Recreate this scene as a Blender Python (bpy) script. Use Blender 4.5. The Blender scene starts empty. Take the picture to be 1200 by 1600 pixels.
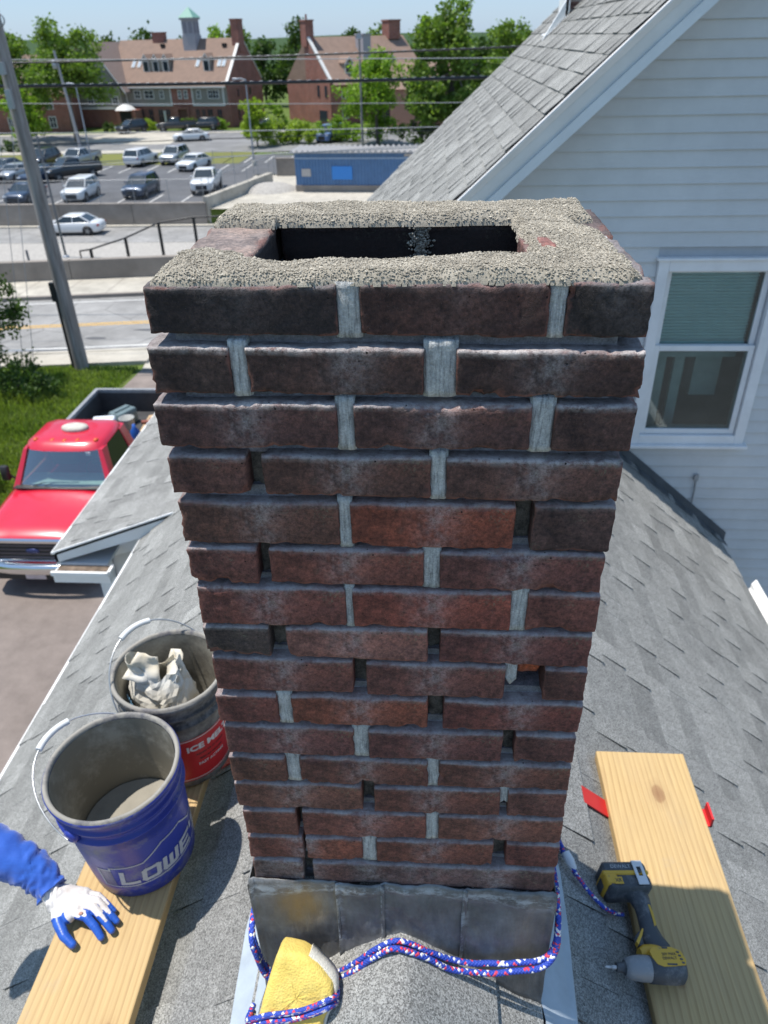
import bpy, bmesh, math, random
from mathutils import Vector, Matrix, noise
import numpy as np
R = math.radians
rnd = random.Random(7)
sc = bpy.context.scene
COL = sc.collection

# ---------------------------------------------------------------- camera, light, exposure
ZT = 7.65                                   # height of the chimney top above the driveway
yaw, pit, rol = 0.0734, 0.5669, -0.0254
fw = Vector((-math.sin(yaw)*math.cos(pit), math.cos(yaw)*math.cos(pit), -math.sin(pit)))
rt = Vector((math.cos(yaw), math.sin(yaw), 0)); up = rt.cross(fw)
r2 = rt*math.cos(rol) + up*math.sin(rol); u2 = -rt*math.sin(rol) + up*math.cos(rol)
cam = bpy.data.cameras.new('camera'); co = bpy.data.objects.new('camera', cam); COL.objects.link(co)
m = Matrix((r2, u2, -fw)).transposed().to_4x4(); m.translation = Vector((0.0449, -0.7835, 0.2174+ZT)); co.matrix_world = m
cam.sensor_fit = 'VERTICAL'; cam.sensor_height = 9.396; cam.sensor_width = 7.047; cam.lens = 6.86
cam.clip_start = 0.02; cam.clip_end = 3000
cam.dof.use_dof = True; cam.dof.focus_distance = 0.95; cam.dof.aperture_fstop = 2.2
sc.camera = co
SUN = Vector((-0.55, 0.034, 1.65)).normalized()
w = bpy.data.worlds.new('World'); sc.world = w; w.use_nodes = True
nt = w.node_tree; sky = nt.nodes.new('ShaderNodeTexSky'); sky.sky_type = 'NISHITA'; sky.sun_disc = False
sky.sun_elevation = math.asin(SUN.z); sky.sun_rotation = math.atan2(SUN.x, SUN.y)
sky.air_density = 1.0; sky.dust_density = 0.4; sky.ozone_density = 2.0
bg = nt.nodes['Background']; bg.inputs[1].default_value = 0.135
tn = nt.nodes.new('ShaderNodeMix'); tn.data_type = 'RGBA'; tn.blend_type = 'MULTIPLY'; tn.inputs['Factor'].default_value = 1; tn.inputs['B'].default_value = (.86, .90, .96, 1)
hz = nt.nodes.new('ShaderNodeMix'); hz.data_type = 'RGBA'; hz.inputs['Factor'].default_value = .62; hz.inputs['B'].default_value = (1.75, 2.9, 4.6, 1)   # thin even summer haze
nt.links.new(sky.outputs[0], tn.inputs['A']); nt.links.new(tn.outputs['Result'], hz.inputs['A']); nt.links.new(hz.outputs['Result'], bg.inputs[0])
sl = bpy.data.lights.new('sun', 'SUN'); sl.energy = 4.3; sl.angle = R(0.53); sl.color = (1.0, 0.945, 0.87)
so = bpy.data.objects.new('sun', sl); COL.objects.link(so); so.rotation_euler = SUN.to_track_quat('Z', 'Y').to_euler()
so.location = (0, 0, 60)
sc.view_settings.view_transform = 'Standard'; sc.view_settings.look = 'None'
sc.view_settings.gamma = 1; sc.view_settings.use_curve_mapping = False
sc.view_settings.exposure = 0.42
sc.cycles.max_bounces = 6; sc.cycles.diffuse_bounces = 4; sc.cycles.glossy_bounces = 3; sc.cycles.transmission_bounces = 6
sc.cycles.transparent_max_bounces = 8

# ---------------------------------------------------------------- material helpers
class NT:
    def __init__(s, name):
        s.m = bpy.data.materials.new(name); s.m.use_nodes = True; s.t = s.m.node_tree
        s.b = s.t.nodes['Principled BSDF']; s.n = s.t.nodes
        s.tc = s.n.new('ShaderNodeTexCoord')
    def node(s, typ, **kw):
        n = s.n.new('ShaderNode'+typ)
        for k, v in kw.items(): setattr(n, k, v)
        return n
    def link(s, a, b): s.t.links.new(a, b)
    def set(s, inp, v):
        if hasattr(v, 'links') or hasattr(v, 'is_output'): s.link(v, inp)
        elif isinstance(v, (tuple, list)): inp.default_value = (*v, 1) if len(v) == 3 and len(inp.default_value) == 4 else v
        else: inp.default_value = v
    def coord(s, scale=(1, 1, 1), rot=(0, 0, 0), kind='Object', loc=(0, 0, 0)):
        mp = s.node('Mapping'); s.link(s.tc.outputs[kind], mp.inputs[0])
        mp.inputs['Scale'].default_value = scale if isinstance(scale, tuple) else (scale,)*3
        mp.inputs['Rotation'].default_value = rot; mp.inputs['Location'].default_value = loc
        return mp.outputs[0]
    def noise(s, scale, detail=4, rough=.6, vec=None, dist=0):
        n = s.node('TexNoise'); n.inputs['Scale'].default_value = scale; n.inputs['Detail'].default_value = detail
        n.inputs['Roughness'].default_value = rough; n.inputs['Distortion'].default_value = dist
        s.link(vec if vec is not None else s.tc.outputs['Object'], n.inputs['Vector']); return n.outputs['Fac']
    def voro(s, scale, vec=None, feature='F1', out='Distance'):
        n = s.node('TexVoronoi', feature=feature); n.inputs['Scale'].default_value = scale
        s.link(vec if vec is not None else s.tc.outputs['Object'], n.inputs['Vector']); return n.outputs[out]
    def ramp(s, fac, stops, interp='LINEAR'):
        n = s.node('ValToRGB'); e = n.color_ramp.elements; n.color_ramp.interpolation = interp
        while len(e) < len(stops): e.new(0.5)
        for i, (p, c) in enumerate(stops):
            e[i].position = p; e[i].color = (*c, 1) if isinstance(c, tuple) else (c, c, c, 1)
        s.link(fac, n.inputs[0]); return n.outputs[0]
    def mix(s, fac, a, b, blend='MIX'):
        n = s.node('Mix', data_type='RGBA', blend_type=blend)
        s.set(n.inputs['Factor'], fac) if not isinstance(fac, (int, float)) else setattr(n.inputs['Factor'], 'default_value', fac)
        s.set(n.inputs['A'], a); s.set(n.inputs['B'], b); 
        return n.outputs['Result']
    def math(s, op, a, b=0.0, clamp=False):
        n = s.node('Math', operation=op, use_clamp=clamp)
        for i, v in enumerate((a, b)):
            if isinstance(v, (int, float)): n.inputs[i].default_value = v
            else: s.link(v, n.inputs[i])
        return n.outputs[0]
    def attr(s, name, out='Fac'):
        n = s.node('Attribute'); n.attribute_name = name; return n.outputs[out]
    def objcol(s):
        return s.node('ObjectInfo').outputs['Color']
    def rand(s):
        return s.node('ObjectInfo').outputs['Random']
    def col(s, v): s.set(s.b.inputs['Base Color'], v)
    def rough(s, v): s.set(s.b.inputs['Roughness'], v)
    def bump(s, h, strength=.5, dist=.01, prev=None):
        n = s.node('Bump'); n.inputs['Strength'].default_value = strength; n.inputs['Distance'].default_value = dist
        s.link(h, n.inputs['Height'])
        if prev is not None: s.link(prev, n.inputs['Normal'])
        s.link(n.outputs[0], s.b.inputs['Normal']); return n.outputs[0]
def sh(c, k): return tuple(min(1, x*k) for x in c)
def simple(name, c, rough=.6, metal=0, var=.18, scale=6, bump=0, bscale=60, bdist=.003, spec=.5, coat=0):
    n = NT(name)
    if var:
        f = n.noise(scale, 5, .65); n.col(n.ramp(f, [(.3, sh(c, 1-var)), (.7, sh(c, 1+var))]))
        n.rough(n.math('ADD', n.math('MULTIPLY', f, .2), max(0.02, rough-.1)))
    else: n.col(c); n.rough(rough)
    n.b.inputs['Metallic'].default_value = metal; n.b.inputs['Specular IOR Level'].default_value = spec
    if coat: n.b.inputs['Coat Weight'].default_value = coat; n.b.inputs['Coat Roughness'].default_value = .05
    if bump: n.bump(n.noise(bscale, 4, .6), bump, bdist)
    return n.m

def smear(name, c, dirt, amt=(.5, .62), scale=7, rough=.35, dirt_rough=.9, metal=0):
    n = NT(name); f = n.noise(scale, 7, .72); g = n.noise(90, 4, .7); m_ = n.ramp(n.math('ADD', n.math('MULTIPLY', f, .85), n.math('MULTIPLY', g, .15)), [(amt[0], 0), (amt[1], 1)])
    cc = n.mix(m_, n.ramp(n.noise(3, 3), [(.3, sh(c, .85)), (.7, sh(c, 1.15))]), dirt); n.col(cc)
    n.rough(n.math('ADD', n.math('MULTIPLY', m_, dirt_rough-rough), rough)); n.bump(n.math('ADD', m_, n.math('MULTIPLY', g, .4)), .3, .0015); return n.m
# ---------------------------------------------------------------- object helpers
def tag(o, label=None, cat=None, group=None, kind=None):
    if label: o['label'] = label
    if cat: o['category'] = cat
    if group: o['group'] = group
    if kind: o['kind'] = kind
    return o
def empty(name, loc=(0, 0, 0), rz=0, label=None, cat=None, group=None):
    o = bpy.data.objects.new(name, None); COL.objects.link(o); o.location = loc; o.rotation_euler = (0, 0, rz)
    o.empty_display_size = .1
    return tag(o, label, cat, group)
def copy_tree(o, parent=None):
    c = o.copy(); COL.objects.link(c); c.parent = parent
    for ch in list(o.children): copy_tree(ch, c)
    return c
def addobj(name, me, parent=None, loc=None):
    o = bpy.data.objects.new(name, me); COL.objects.link(o)
    if parent is not None: o.parent = parent
    if loc is not None: o.location = loc
    return o
I4 = Matrix.Identity(4)
class MB:
    def __init__(s): s.v = []; s.f = []; s.mi = []; s.at = []; s.sm = []
    def add(s, vs, fs, mi=0, mat=None, at=1.0, smooth=False):
        o = len(s.v)
        for p in vs:
            p = Vector(p); s.v.append(tuple(mat @ p if mat is not None else p)); s.at.append(at)
        for f in fs: s.f.append(tuple(o+i for i in f)); s.mi.append(mi); s.sm.append(smooth)
        return s
    def box(s, x0, y0, z0, x1, y1, z1, mi=0, mat=None, at=1.0):
        vs = [(x, y, z) for z in (z0, z1) for y in (y0, y1) for x in (x0, x1)]
        return s.add(vs, [(0, 2, 3, 1), (4, 5, 7, 6), (0, 1, 5, 4), (1, 3, 7, 5), (3, 2, 6, 7), (2, 0, 4, 6)], mi, mat, at)
    def cbox(s, c, d, mi=0, mat=None, at=1.0):
        return s.box(c[0]-d[0]/2, c[1]-d[1]/2, c[2]-d[2]/2, c[0]+d[0]/2, c[1]+d[1]/2, c[2]+d[2]/2, mi, mat, at)
    def rbox(s, c, d, r, mi=0, mat=None, at=1.0, seg=2, smooth=True):     # rounded in plan: prism of rounded rect, chamfered top/bottom
        hx, hy, hz = d[0]/2, d[1]/2, d[2]/2; r = min(r, hx*.98, hy*.98); pts = []
        def ring(k, z):
            out = []
            for cx, cy, a0 in ((hx-r, hy-r, 0), (-hx+r, hy-r, 90), (-hx+r, -hy+r, 180), (hx-r, -hy+r, 270)):
                for i in range(seg+1):
                    a = R(a0+90*i/seg); out.append((c[0]+cx+(r-k)*math.cos(a), c[1]+cy+(r-k)*math.sin(a), c[2]+z))
            return out
        e = min(r*.5, hz*.5)
        rings = [ring(e, -hz), ring(0, -hz+e), ring(0, hz-e), ring(e, hz)]
        return s.loft(rings, mi, mat, at, smooth)
    def loft(s, rings, mi=0, mat=None, at=1.0, smooth=True, cap=True, closed=True):
        n = len(rings[0]); vs = [p for r_ in rings for p in r_]; fs = []
        for i in range(len(rings)-1):
            for j in range(n if closed else n-1):
                k = (j+1) % n; fs.append((i*n+j, i*n+k, (i+1)*n+k, (i+1)*n+j))
        s.add(vs, fs, mi, mat, at, smooth)
        if cap:
            s.add(rings[0], [tuple(range(n))[::-1]], mi, mat, at, False); s.add(rings[-1], [tuple(range(n))], mi, mat, at, False)
        return s
    def tube(s, pts, r, n=8, mi=0, mat=None, at=1.0, cap=True, smooth=True):
        pts = [Vector(p) for p in pts]; rings = []; L = len(pts)
        rr = r if isinstance(r, (list, tuple)) else [r]*L
        t0 = (pts[1]-pts[0]).normalized(); a = t0.orthogonal().normalized()
        for i, p in enumerate(pts):
            t = (pts[min(i+1, L-1)]-pts[max(i-1, 0)]).normalized()
            a = (a - t*a.dot(t)).normalized(); b = t.cross(a)
            rings.append([tuple(p+(a*math.cos(2*math.pi*k/n)+b*math.sin(2*math.pi*k/n))*rr[i]) for k in range(n)])
        return s.loft(rings, mi, mat, at, smooth, cap)
    def lathe(s, prof, n=32, mi=0, mat=None, at=1.0, smooth=True, a0=0, a1=360):
        full = abs(a1-a0) >= 360; m_ = n if full else n+1
        vs = []; fs = []
        for (r, z) in prof:
            for k in range(m_):
                a = R(a0+(a1-a0)*k/n); vs.append((r*math.cos(a), r*math.sin(a), z))
        for i in range(len(prof)-1):
            for k in range(n):
                k2 = (k+1) % m_; fs.append((i*m_+k, i*m_+k2, (i+1)*m_+k2, (i+1)*m_+k))
        return s.add(vs, fs, mi, mat, at, smooth)
    def prism(s, poly, h0, h1, mi=0, mat=None, at=1.0, axis='z', smooth=False):
        def P(a, b, h): return {'z': (a, b, h), 'y': (a, h, b), 'x': (h, a, b)}[axis]
        n = len(poly); vs = [P(a, b, h0) for a, b in poly]+[P(a, b, h1) for a, b in poly]
        fs = [tuple(range(n))[::-1], tuple(range(n, 2*n))]+[(i, (i+1) % n, n+(i+1) % n, n+i) for i in range(n)]
        return s.add(vs, fs, mi, mat, at, smooth)
    def mesh(s, name, mats):
        me = bpy.data.meshes.new(name); me.from_pydata(s.v, [], s.f)
        for mm in (mats if isinstance(mats, (list, tuple)) else [mats]): me.materials.append(mm)
        me.polygons.foreach_set('material_index', s.mi); me.polygons.foreach_set('use_smooth', s.sm)
        a = me.attributes.new('tone', 'FLOAT', 'POINT'); a.data.foreach_set('value', s.at)
        bm = bmesh.new(); bm.from_mesh(me); bmesh.ops.recalc_face_normals(bm, faces=bm.faces); bm.to_mesh(me); bm.free()
        me.update(); return me
    def build(s, name, mats, parent=None, loc=None, bevel=0, seg=2):
        o = addobj(name, s.mesh(name, mats), parent, loc)
        if bevel:
            b = o.modifiers.new('bevel', 'BEVEL'); b.width = bevel; b.segments = seg; b.limit_method = 'ANGLE'; b.angle_limit = R(40)
        return o
def text_mesh(body, size, extrude, mat, name='lettering', parent=None, bend=None, font_scale=(1, 1), shear=0, bold=0):
    cu = bpy.data.curves.new(name, 'FONT'); cu.body = body; cu.size = size; cu.extrude = extrude; cu.align_x = 'CENTER'; cu.align_y = 'CENTER'
    cu.resolution_u = 3; cu.shear = shear; cu.offset = bold
    tmp = bpy.data.objects.new('tmp_text', cu); COL.objects.link(tmp); dg = bpy.context.evaluated_depsgraph_get()
    me = bpy.data.meshes.new_from_object(tmp.evaluated_get(dg)); bpy.data.objects.remove(tmp)
    bm = bmesh.new(); bm.from_mesh(me)
    bmesh.ops.triangulate(bm, faces=bm.faces)
    if bend: bmesh.ops.subdivide_edges(bm, edges=[e for e in bm.edges if e.calc_length() > size*.25], cuts=2)
    for v in bm.verts:
        v.co.x *= font_scale[0]; v.co.y *= font_scale[1]
        if bend: v.co = Vector(bend(v.co))
    bmesh.ops.recalc_face_normals(bm, faces=bm.faces)
    bm.to_mesh(me); bm.free(); me.materials.clear(); me.materials.append(mat); me.name = name
    return addobj(name, me, parent)
def smooth_path(pts, k=8):
    P = [Vector(p) for p in pts]; P = [P[0]]+P+[P[-1]]; out = []
    for i in range(1, len(P)-2):
        for j in range(k):
            t = j/k; a, b, c, d = P[i-1], P[i], P[i+1], P[i+2]
            out.append(.5*((2*b)+(c-a)*t+(2*a-5*b+4*c-d)*t*t+(3*b-a-3*c+d)*t**3))
    out.append(P[-2]); return out
def fbm(p, o=4): return noise.fractal(Vector(p), 1.0, 2.0, o)
# ---------------------------------------------------------------- the brick chimney
def brick_material():
    n = NT('brick_clay')
    oc = n.objcol()
    f1 = n.noise(11, 5, .6); f2 = n.noise(55, 6, .7); f3 = n.noise(170, 5, .8)
    c = n.mix(1, oc, n.ramp(f1, [(.28, (.42, .41, .43)), (.50, (.95, .94, .94)), (.74, (1.5, 1.30, 1.2))]), 'MULTIPLY')
    c = n.mix(1, c, n.ramp(f2, [(.32, (.66, .66, .68)), (.5, (1.0, .98, .97)), (.68, (1.32, 1.27, 1.22))]), 'MULTIPLY')
    c = n.mix(1, c, n.ramp(f3, [(.34, (.50, .52, .54)), (.5, (1, 1, 1)), (.66, (1.65, 1.55, 1.48))]), 'MULTIPLY')
    c = n.mix(n.ramp(n.noise(480, 2, .8), [(.66, 0), (.74, .35)]), c, (.30, .25, .23))
    c = n.mix(n.math('MULTIPLY', n.attr('bed'), n.ramp(f2, [(.34, .25), (.62, .95)])), c, (.42, .375, .37))
    # fresh red clay on the chipped edges
    edge = n.attr('edge')
    em = n.math('MULTIPLY', n.math('SUBTRACT', n.math('ADD', edge, n.noise(90, 4)), .72, True), 3.0, True)
    c = n.mix(n.math('MULTIPLY', em, .6), c, (.26, .11, .085))
    # soot
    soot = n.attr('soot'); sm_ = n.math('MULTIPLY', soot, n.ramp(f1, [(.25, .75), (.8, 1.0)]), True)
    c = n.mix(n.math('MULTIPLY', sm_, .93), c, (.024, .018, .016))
    # efflorescence and lime smears
    st = n.attr('salt')
    k = n.math('MULTIPLY', st, n.ramp(n.noise(34, 6, .72), [(.36, 0.05), (.66, 1)]), True)
    k = n.math('MULTIPLY', k, n.ramp(f3, [(.38, .25), (.62, 1.0)]), True)
    c = n.mix(n.math('MULTIPLY', k, .85), c, (.47, .46, .47))
    sunrim = n.math('MULTIPLY', n.attr('rim'), n.ramp(n.noise(70, 5, .8), [(.42, 0), (.56, 1)]))  # salted top-front brick edges, brightened in the colour as if sunlit
    c = n.mix(n.math('MULTIPLY', sunrim, .92), c, (.66, .60, .57))
    # lichen speckles
    li = n.math('MULTIPLY', n.ramp(n.noise(16, 3), [(.55, 0), (.68, 1)]), n.ramp(n.noise(190, 5, .8), [(.52, 0), (.6, 1)]))
    c = n.mix(n.math('MULTIPLY', n.math('MULTIPLY', li, n.attr('lichen')), .7), c, (.19, .19, .13))
    # dark pits
    v = n.voro(75); v = n.math('ADD', v, n.math('MULTIPLY', n.noise(130, 2), .12)); pit = n.ramp(v, [(.0, 1), (.105, 1), (.15, 0)])
    pit = n.math('MULTIPLY', pit, n.ramp(n.noise(23, 2), [(.55, 0), (.6, 1)]))
    c = n.mix(pit, c, (.012, .01, .01))
    n.col(c); n.rough(n.ramp(f2, [(.3, .72), (.7, .95)]))
    n.b.inputs['Specular IOR Level'].default_value = .35
    h = n.math('ADD', n.math('MULTIPLY', f3, .5), n.math('ADD', n.math('MULTIPLY', n.noise(620, 3, .7), .35), f2))
    h = n.math('SUBTRACT', h, n.math('MULTIPLY', pit, 1.5))
    n.bump(h, 1.0, .0042)
    return n.m
MBRICK = brick_material()
def mortar_material(name, base, dark, fl=False):
    n = NT(name)
    f = n.noise(60, 6, .7); c = n.ramp(f, [(.3, dark), (.68, base)])
    g = n.noise(420, 3, .7)
    c = n.mix(1, c, n.ramp(g, [(.3, .72), (.7, 1.2)]), 'MULTIPLY')
    if fl: c = n.mix(1, c, n.ramp(n.noise(230, 4, .7, n.coord((1, .2, .12))), [(.34, .55), (.5, 1.0), (.68, 1.15)]), 'MULTIPLY')
    n.col(c); n.rough(.95); n.b.inputs['Specular IOR Level'].default_value = .2
    h = n.math('ADD', n.noise(300, 5, .75), g)
    if fl:
        h = n.math('ADD', h, n.math('MULTIPLY', n.noise(230, 2, .5, n.coord((1, .1, .05))), 2.6))
    n.bump(h, .7, .002); return n.m
MMORT = mortar_material('joint_mortar', (.56, .57, .56), (.34, .35, .35), True)
MCORE = mortar_material('bed_mortar', (.36, .34, .36), (.14, .13, .14))
MVOID = mortar_material('dirty_mortar', (.20, .18, .155), (.045, .040, .036))

def brick_mesh(x0, x1, y0, y1, zb, zt, seed, chip=1.0, res=.0058, zsh=(0, 0, 0, 0), salt=(), inner=None, lich=.5, soot=0, saltk=1.0, rimk=0.0):
    """rounded, chipped, slightly uneven clay block; zsh = z offsets (top-left, top-right, bottom-left, bottom-right)"""
    L, D, H = x1-x0, y1-y0, zt-zb; c = Vector(((x0+x1)/2, (y0+y1)/2, (zb+zt)/2)); h = Vector((L/2, D/2, H/2))
    nx, ny, nz = max(3, min(36, round(L/res))), max(3, min(14, round(D/res/1.5))), max(3, min(14, round(H/res)))
    idx = {}; vs = []; fs = []
    def V(i, j, k):
        key = (i, j, k)
        if key not in idx:
            idx[key] = len(vs)
            def e(q, n_):                              # denser towards the edges
                u = q/n_*2-1; return math.copysign(1-(1-abs(u))**1.25, u)
            vs.append(Vector((e(i, nx)*h.x, e(j, ny)*h.y, e(k, nz)*h.z)))
        return idx[key]
    for i in range(nx):
        for j in range(ny):
            fs.append((V(i, j, 0), V(i, j+1, 0), V(i+1, j+1, 0), V(i+1, j, 0))); fs.append((V(i, j, nz), V(i+1, j, nz), V(i+1, j+1, nz), V(i, j+1, nz)))
    for i in range(nx):
        for k in range(nz):
            fs.append((V(i, 0, k), V(i+1, 0, k), V(i+1, 0, k+1), V(i, 0, k+1))); fs.append((V(i, ny, k), V(i, ny, k+1), V(i+1, ny, k+1), V(i+1, ny, k)))
    for j in range(ny):
        for k in range(nz):
            fs.append((V(0, j, k), V(0, j, k+1), V(0, j+1, k+1), V(0, j+1, k))); fs.append((V(nx, j, k), V(nx, j+1, k), V(nx, j+1, k+1), V(nx, j, k+1)))
    out = []; E = []; S = []; SO = []; BD = []; SUNRIM = []
    r0 = .0020; so = Vector((seed*3.17, seed*1.31, seed*.77))
    for v in vs:
        q = v + so
        d = [h[a]-abs(v[a]) for a in range(3)]
        ds = sorted(d); ed = ds[0]+ds[1]                                        # distance from nearest edge (0 on it)
        # wobble radius -> chips
        n1 = noise.noise(q*28); n2 = noise.noise(q*85)
        n3 = noise.noise(q*210); rr = r0 + chip*(max(0, n1*.8+n2*.45-.20)*.036+max(0, n2*.6+n3*.6-.02)*.008)
        inr = Vector([max(0, abs(v[a])-(h[a]-rr)) for a in range(3)])
        p = v.copy()
        if sum(1 for a in inr if a > 0) >= 2:
            l = inr.length; f = rr/l if l > rr else 1
            for a in range(3): p[a] = math.copysign(abs(v[a])-inr[a]+inr[a]*f, v[a])
        amp = .0011
        p += Vector((noise.noise(q*18+Vector((9, 0, 0))), noise.noise(q*16+Vector((0, 7, 0))), noise.noise(q*13+Vector((0, 0, 5)))))*amp*1.6
        p += Vector((noise.noise(q*110), noise.noise(q*120+Vector((3, 3, 3))), noise.noise(q*115+Vector((1, 8, 2)))))*.0009; p.z += .0010*noise.noise(q*34)*abs(v.z/h.z); p.y += .0010*noise.noise(q*45)
        u = (v.x/h.x+1)/2; wz = (v.z/h.z+1)/2
        p.z += (zsh[0]*(1-u)+zsh[1]*u)*wz + (zsh[2]*(1-u)+zsh[3]*u)*(1-wz)
        out.append(tuple(p))
        e = max(0, 1-ed/.006)*(.30+.9*max(0, n1+.15))+max(0, rr-.006)*60*max(0, 1-ed/.014); E.append(min(1, e))
        X = c.x+v.x; st = 0
        for (sx, sw, sk) in salt:
            st += sk*math.exp(-((X-sx+.006*noise.noise(q*30))/sw)**2)*(.55+.45*wz)
        if wz > .8 and v.z/h.z > .75: st += .55*saltk*max(0, .3+noise.noise(q*9))
        if d[2] < .002 and v.z > 0: st = max(st, saltk*(.75+.4*noise.noise(q*20)))    # lime on the bed face left after raking
        S.append(min(1, st)); SUNRIM.append(rimk*max(0, 1-abs(h.z-v.z)/.006)*max(0, 1-abs(h.y+v.y)/.012)*(.4+.9*max(0, noise.noise(q*11)+.3))); BD.append((saltk*(.8+.4*noise.noise(q*14))) if v.z > h.z*.985 and ed > -1 else 0)
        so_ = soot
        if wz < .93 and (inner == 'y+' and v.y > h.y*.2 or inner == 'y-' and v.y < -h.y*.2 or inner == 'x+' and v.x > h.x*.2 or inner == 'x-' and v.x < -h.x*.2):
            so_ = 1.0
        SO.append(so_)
    me = bpy.data.meshes.new('brick'); me.from_pydata(out, [], fs); me.materials.append(MBRICK)
    me.polygons.foreach_set('use_smooth', [True]*len(fs))
    for nm, arr in (('edge', E), ('salt', S), ('soot', SO), ('lichen', [lich]*len(E)), ('bed', BD), ('rim', SUNRIM)):
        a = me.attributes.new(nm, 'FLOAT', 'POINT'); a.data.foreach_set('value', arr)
    return me, c

CO = [([(-.2665,-.0579),(-.0332,.1676),(.1835,.2716)],[-.0030,-.0009],[-.0551,-.0589]),
([(-.2737,-.1804),(-.1622,.0368),(.0714,.2733)],[-.0675,-.0727],[-.1226,-.1264]),
([(-.2768,-.0639),(-.0452,.1581),(.1827,.2740)],[-.1347,-.1357],[-.1913,-.1919]),
([(-.2739,-.1776),(-.1594,.0448),(.0632,.2684)],[-.2026,-.2055],[-.2558,-.2616]),
([(-.2732,-.0690),(-.0544,.1491),(.1711,.2698)],[-.2698,-.2689],[-.3315,-.3355]),
([(-.2720,-.1802),(-.1649,.0373),(.0580,.2664)],[-.3385,-.3405],[-.3945,-.3991]),
([(-.2690,-.0673),(-.0569,.1534),(.1747,.2692)],[-.4018,-.4043],[-.4652,-.4674]),
([(-.2704,-.1777),(-.1548,.0435),(.0614,.2674)],[-.4719,-.4729],[-.5247,-.5312]),
([(-.2670,-.0634),(-.0438,.1551),(.2088,.2693)],[-.5317,-.5373],[-.5960,-.5969]),
([(-.2724,-.1791),(-.1586,.0458),(.0677,.2700)],[-.6048,-.6054],[-.6620,-.6644]),
([(-.2684,-.0686),(-.0446,.1592),(.1787,.2686)],[-.6732,-.6742],[-.7346,-.7336]),
([(-.2703,-.1791),(-.1573,.0462),(.0635,.2690)],[-.7432,-.7414],[-.8019,-.7964]),
([(-.2704,-.0605),(-.0404,.1643),(.1767,.2701)],[-.8098,-.8040],[-.8714,-.8662]),
([(-.2653,-.1731),(-.1642,.0454),(.0659,.2703)],[-.8793,-.8742],[-.9434,-.9369]),
([(-.2661,-.1689),(-.1643,-.0648),(-.0411,.1611),(.1830,.2725)],[-.9527,-.9458],[-1.0126,-1.0084]),
([(-.2660,-.1743),(-.1568,.2729)],[-1.0202,-1.0162],[-1.0815,-1.0783])]
# joint kinds on the front, left to right: m mortar, v raked empty, h half
JK = ['mm','mm','mm','vm','mv','vm','mm','vv','vs','mv','mv','mm','vh','vm','nmv','v']
# clay colours row by row: sooty brown at the top, redder lower down
BRT = 1.14
BASE = [(.060,.040,.038),(.072,.046,.042),(.090,.050,.045),(.115,.060,.052),(.125,.062,.052),(.135,.062,.052),(.150,.064,.052),(.150,.066,.056),
        (.140,.062,.052),(.155,.062,.048),(.130,.060,.052),(.135,.062,.052),(.135,.062,.050),(.150,.066,.050),(.150,.062,.048),(.11,.062,.056)]
SPEC = {(0,0):(.034,.027,.028),(0,1):(.068,.038,.034),(0,2):(.042,.033,.032),(4,1):(.20,.064,.042),(5,1):(.165,.066,.052),(6,1):(.20,.066,.05),
        (7,0):(.070,.055,.052),(7,1):(.215,.105,.088),(9,0):(.15,.06,.052),(9,1):(.19,.068,.046),(4,2):(.085,.052,.048),(8,2):(.11,.052,.045),(14,1):(.18,.07,.05)}
CH = empty('chimney', (0, 0, ZT-1.2), label='weathered red brick chimney with raked out joints and crumbling mortar top in the centre', cat='chimney')
DY = .387; TH = .092; BZ = Vector((0, 0, 1.2))
def chimney_brick(x0, x1, y0, y1, zb, zt, seed, col, **kw):
    me, c = brick_mesh(x0, x1, y0, y1, zb, zt, seed, **kw)
    o = addobj('brick', me, CH, c+BZ); o.color = (*col, 1); return o
def jitter(c, k, r_):
    g = 1+r_.uniform(-k, k); return (c[0]*g, c[1]*g*(1+r_.uniform(-.06, .06)), c[2]*g*(1+r_.uniform(-.06, .06)))
br = random.Random(11)
for i, (row, zt2, zb2) in enumerate(CO):
    up_joints = []
    if i:
        pr_ = CO[i-1][0]; up_joints = [(pr_[k][1]+pr_[k+1][0])/2 for k in range(len(pr_)-1)]
    xl, xr = row[0][0], row[-1][1]
    zt_, zb_ = sum(zt2)/2, sum(zb2)/2
    def zat(pair, x): 
        t = (x-xl)/(xr-xl); return pair[0]*(1-t)+pair[1]*t
    for j, (a, b) in enumerate(row):
        col = tuple(v*BRT for v in SPEC.get((i, j), jitter(BASE[i], .14, br)))
        salt = [(ux, .024, 1.15) for ux in up_joints if a-.01 < ux < b+.01]
        if i == 0: salt = [((a+b)/2+br.uniform(-.03, .03), .03, .22)]
        if i == 15: salt += [((a+b)/2, .08, .55)]
        y0 = (0, -.0042, -.0066, -.0058, -.0048, -.0052, -.0062, -.0055, -.0060, -.0066, -.0060, -.0066, -.0060, -.0066, -.0060, -.0066)[i]+br.uniform(-.0012, .0012)
        dep = TH if b-a > .13 else DY*0+.19 if j in (0, len(row)-1) else TH
        # header at the corner: a stretcher of the side wall showing its end
        if (b-a) < .13 and j in (0, len(row)-1): dep = .205
        chimney_brick(a, b, y0, dep, zb_, zt_, i*7+j+1, col, chip=1.25 if i in (0, 1, 3, 5, 11) else .85,
                      zsh=(zat(zt2, a)-zt_, zat(zt2, b)-zt_, zat(zb2, a)-zb_, zat(zb2, b)-zb_), salt=salt,
                      inner='y+' if dep < .1 else None, lich=(0, .1, .3, .8, .8, .8, .9, .9, .6, .6, .9, .9, .8, .5, .5, 1)[i], saltk=(.9 if j == 2 else .45) if i == 0 else 1.0, rimk=(.15, 1.0, .95, .7, .35, .3, .4, .4, .35, .3, .3, .3, .35, .3, .3, .3)[i])
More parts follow.
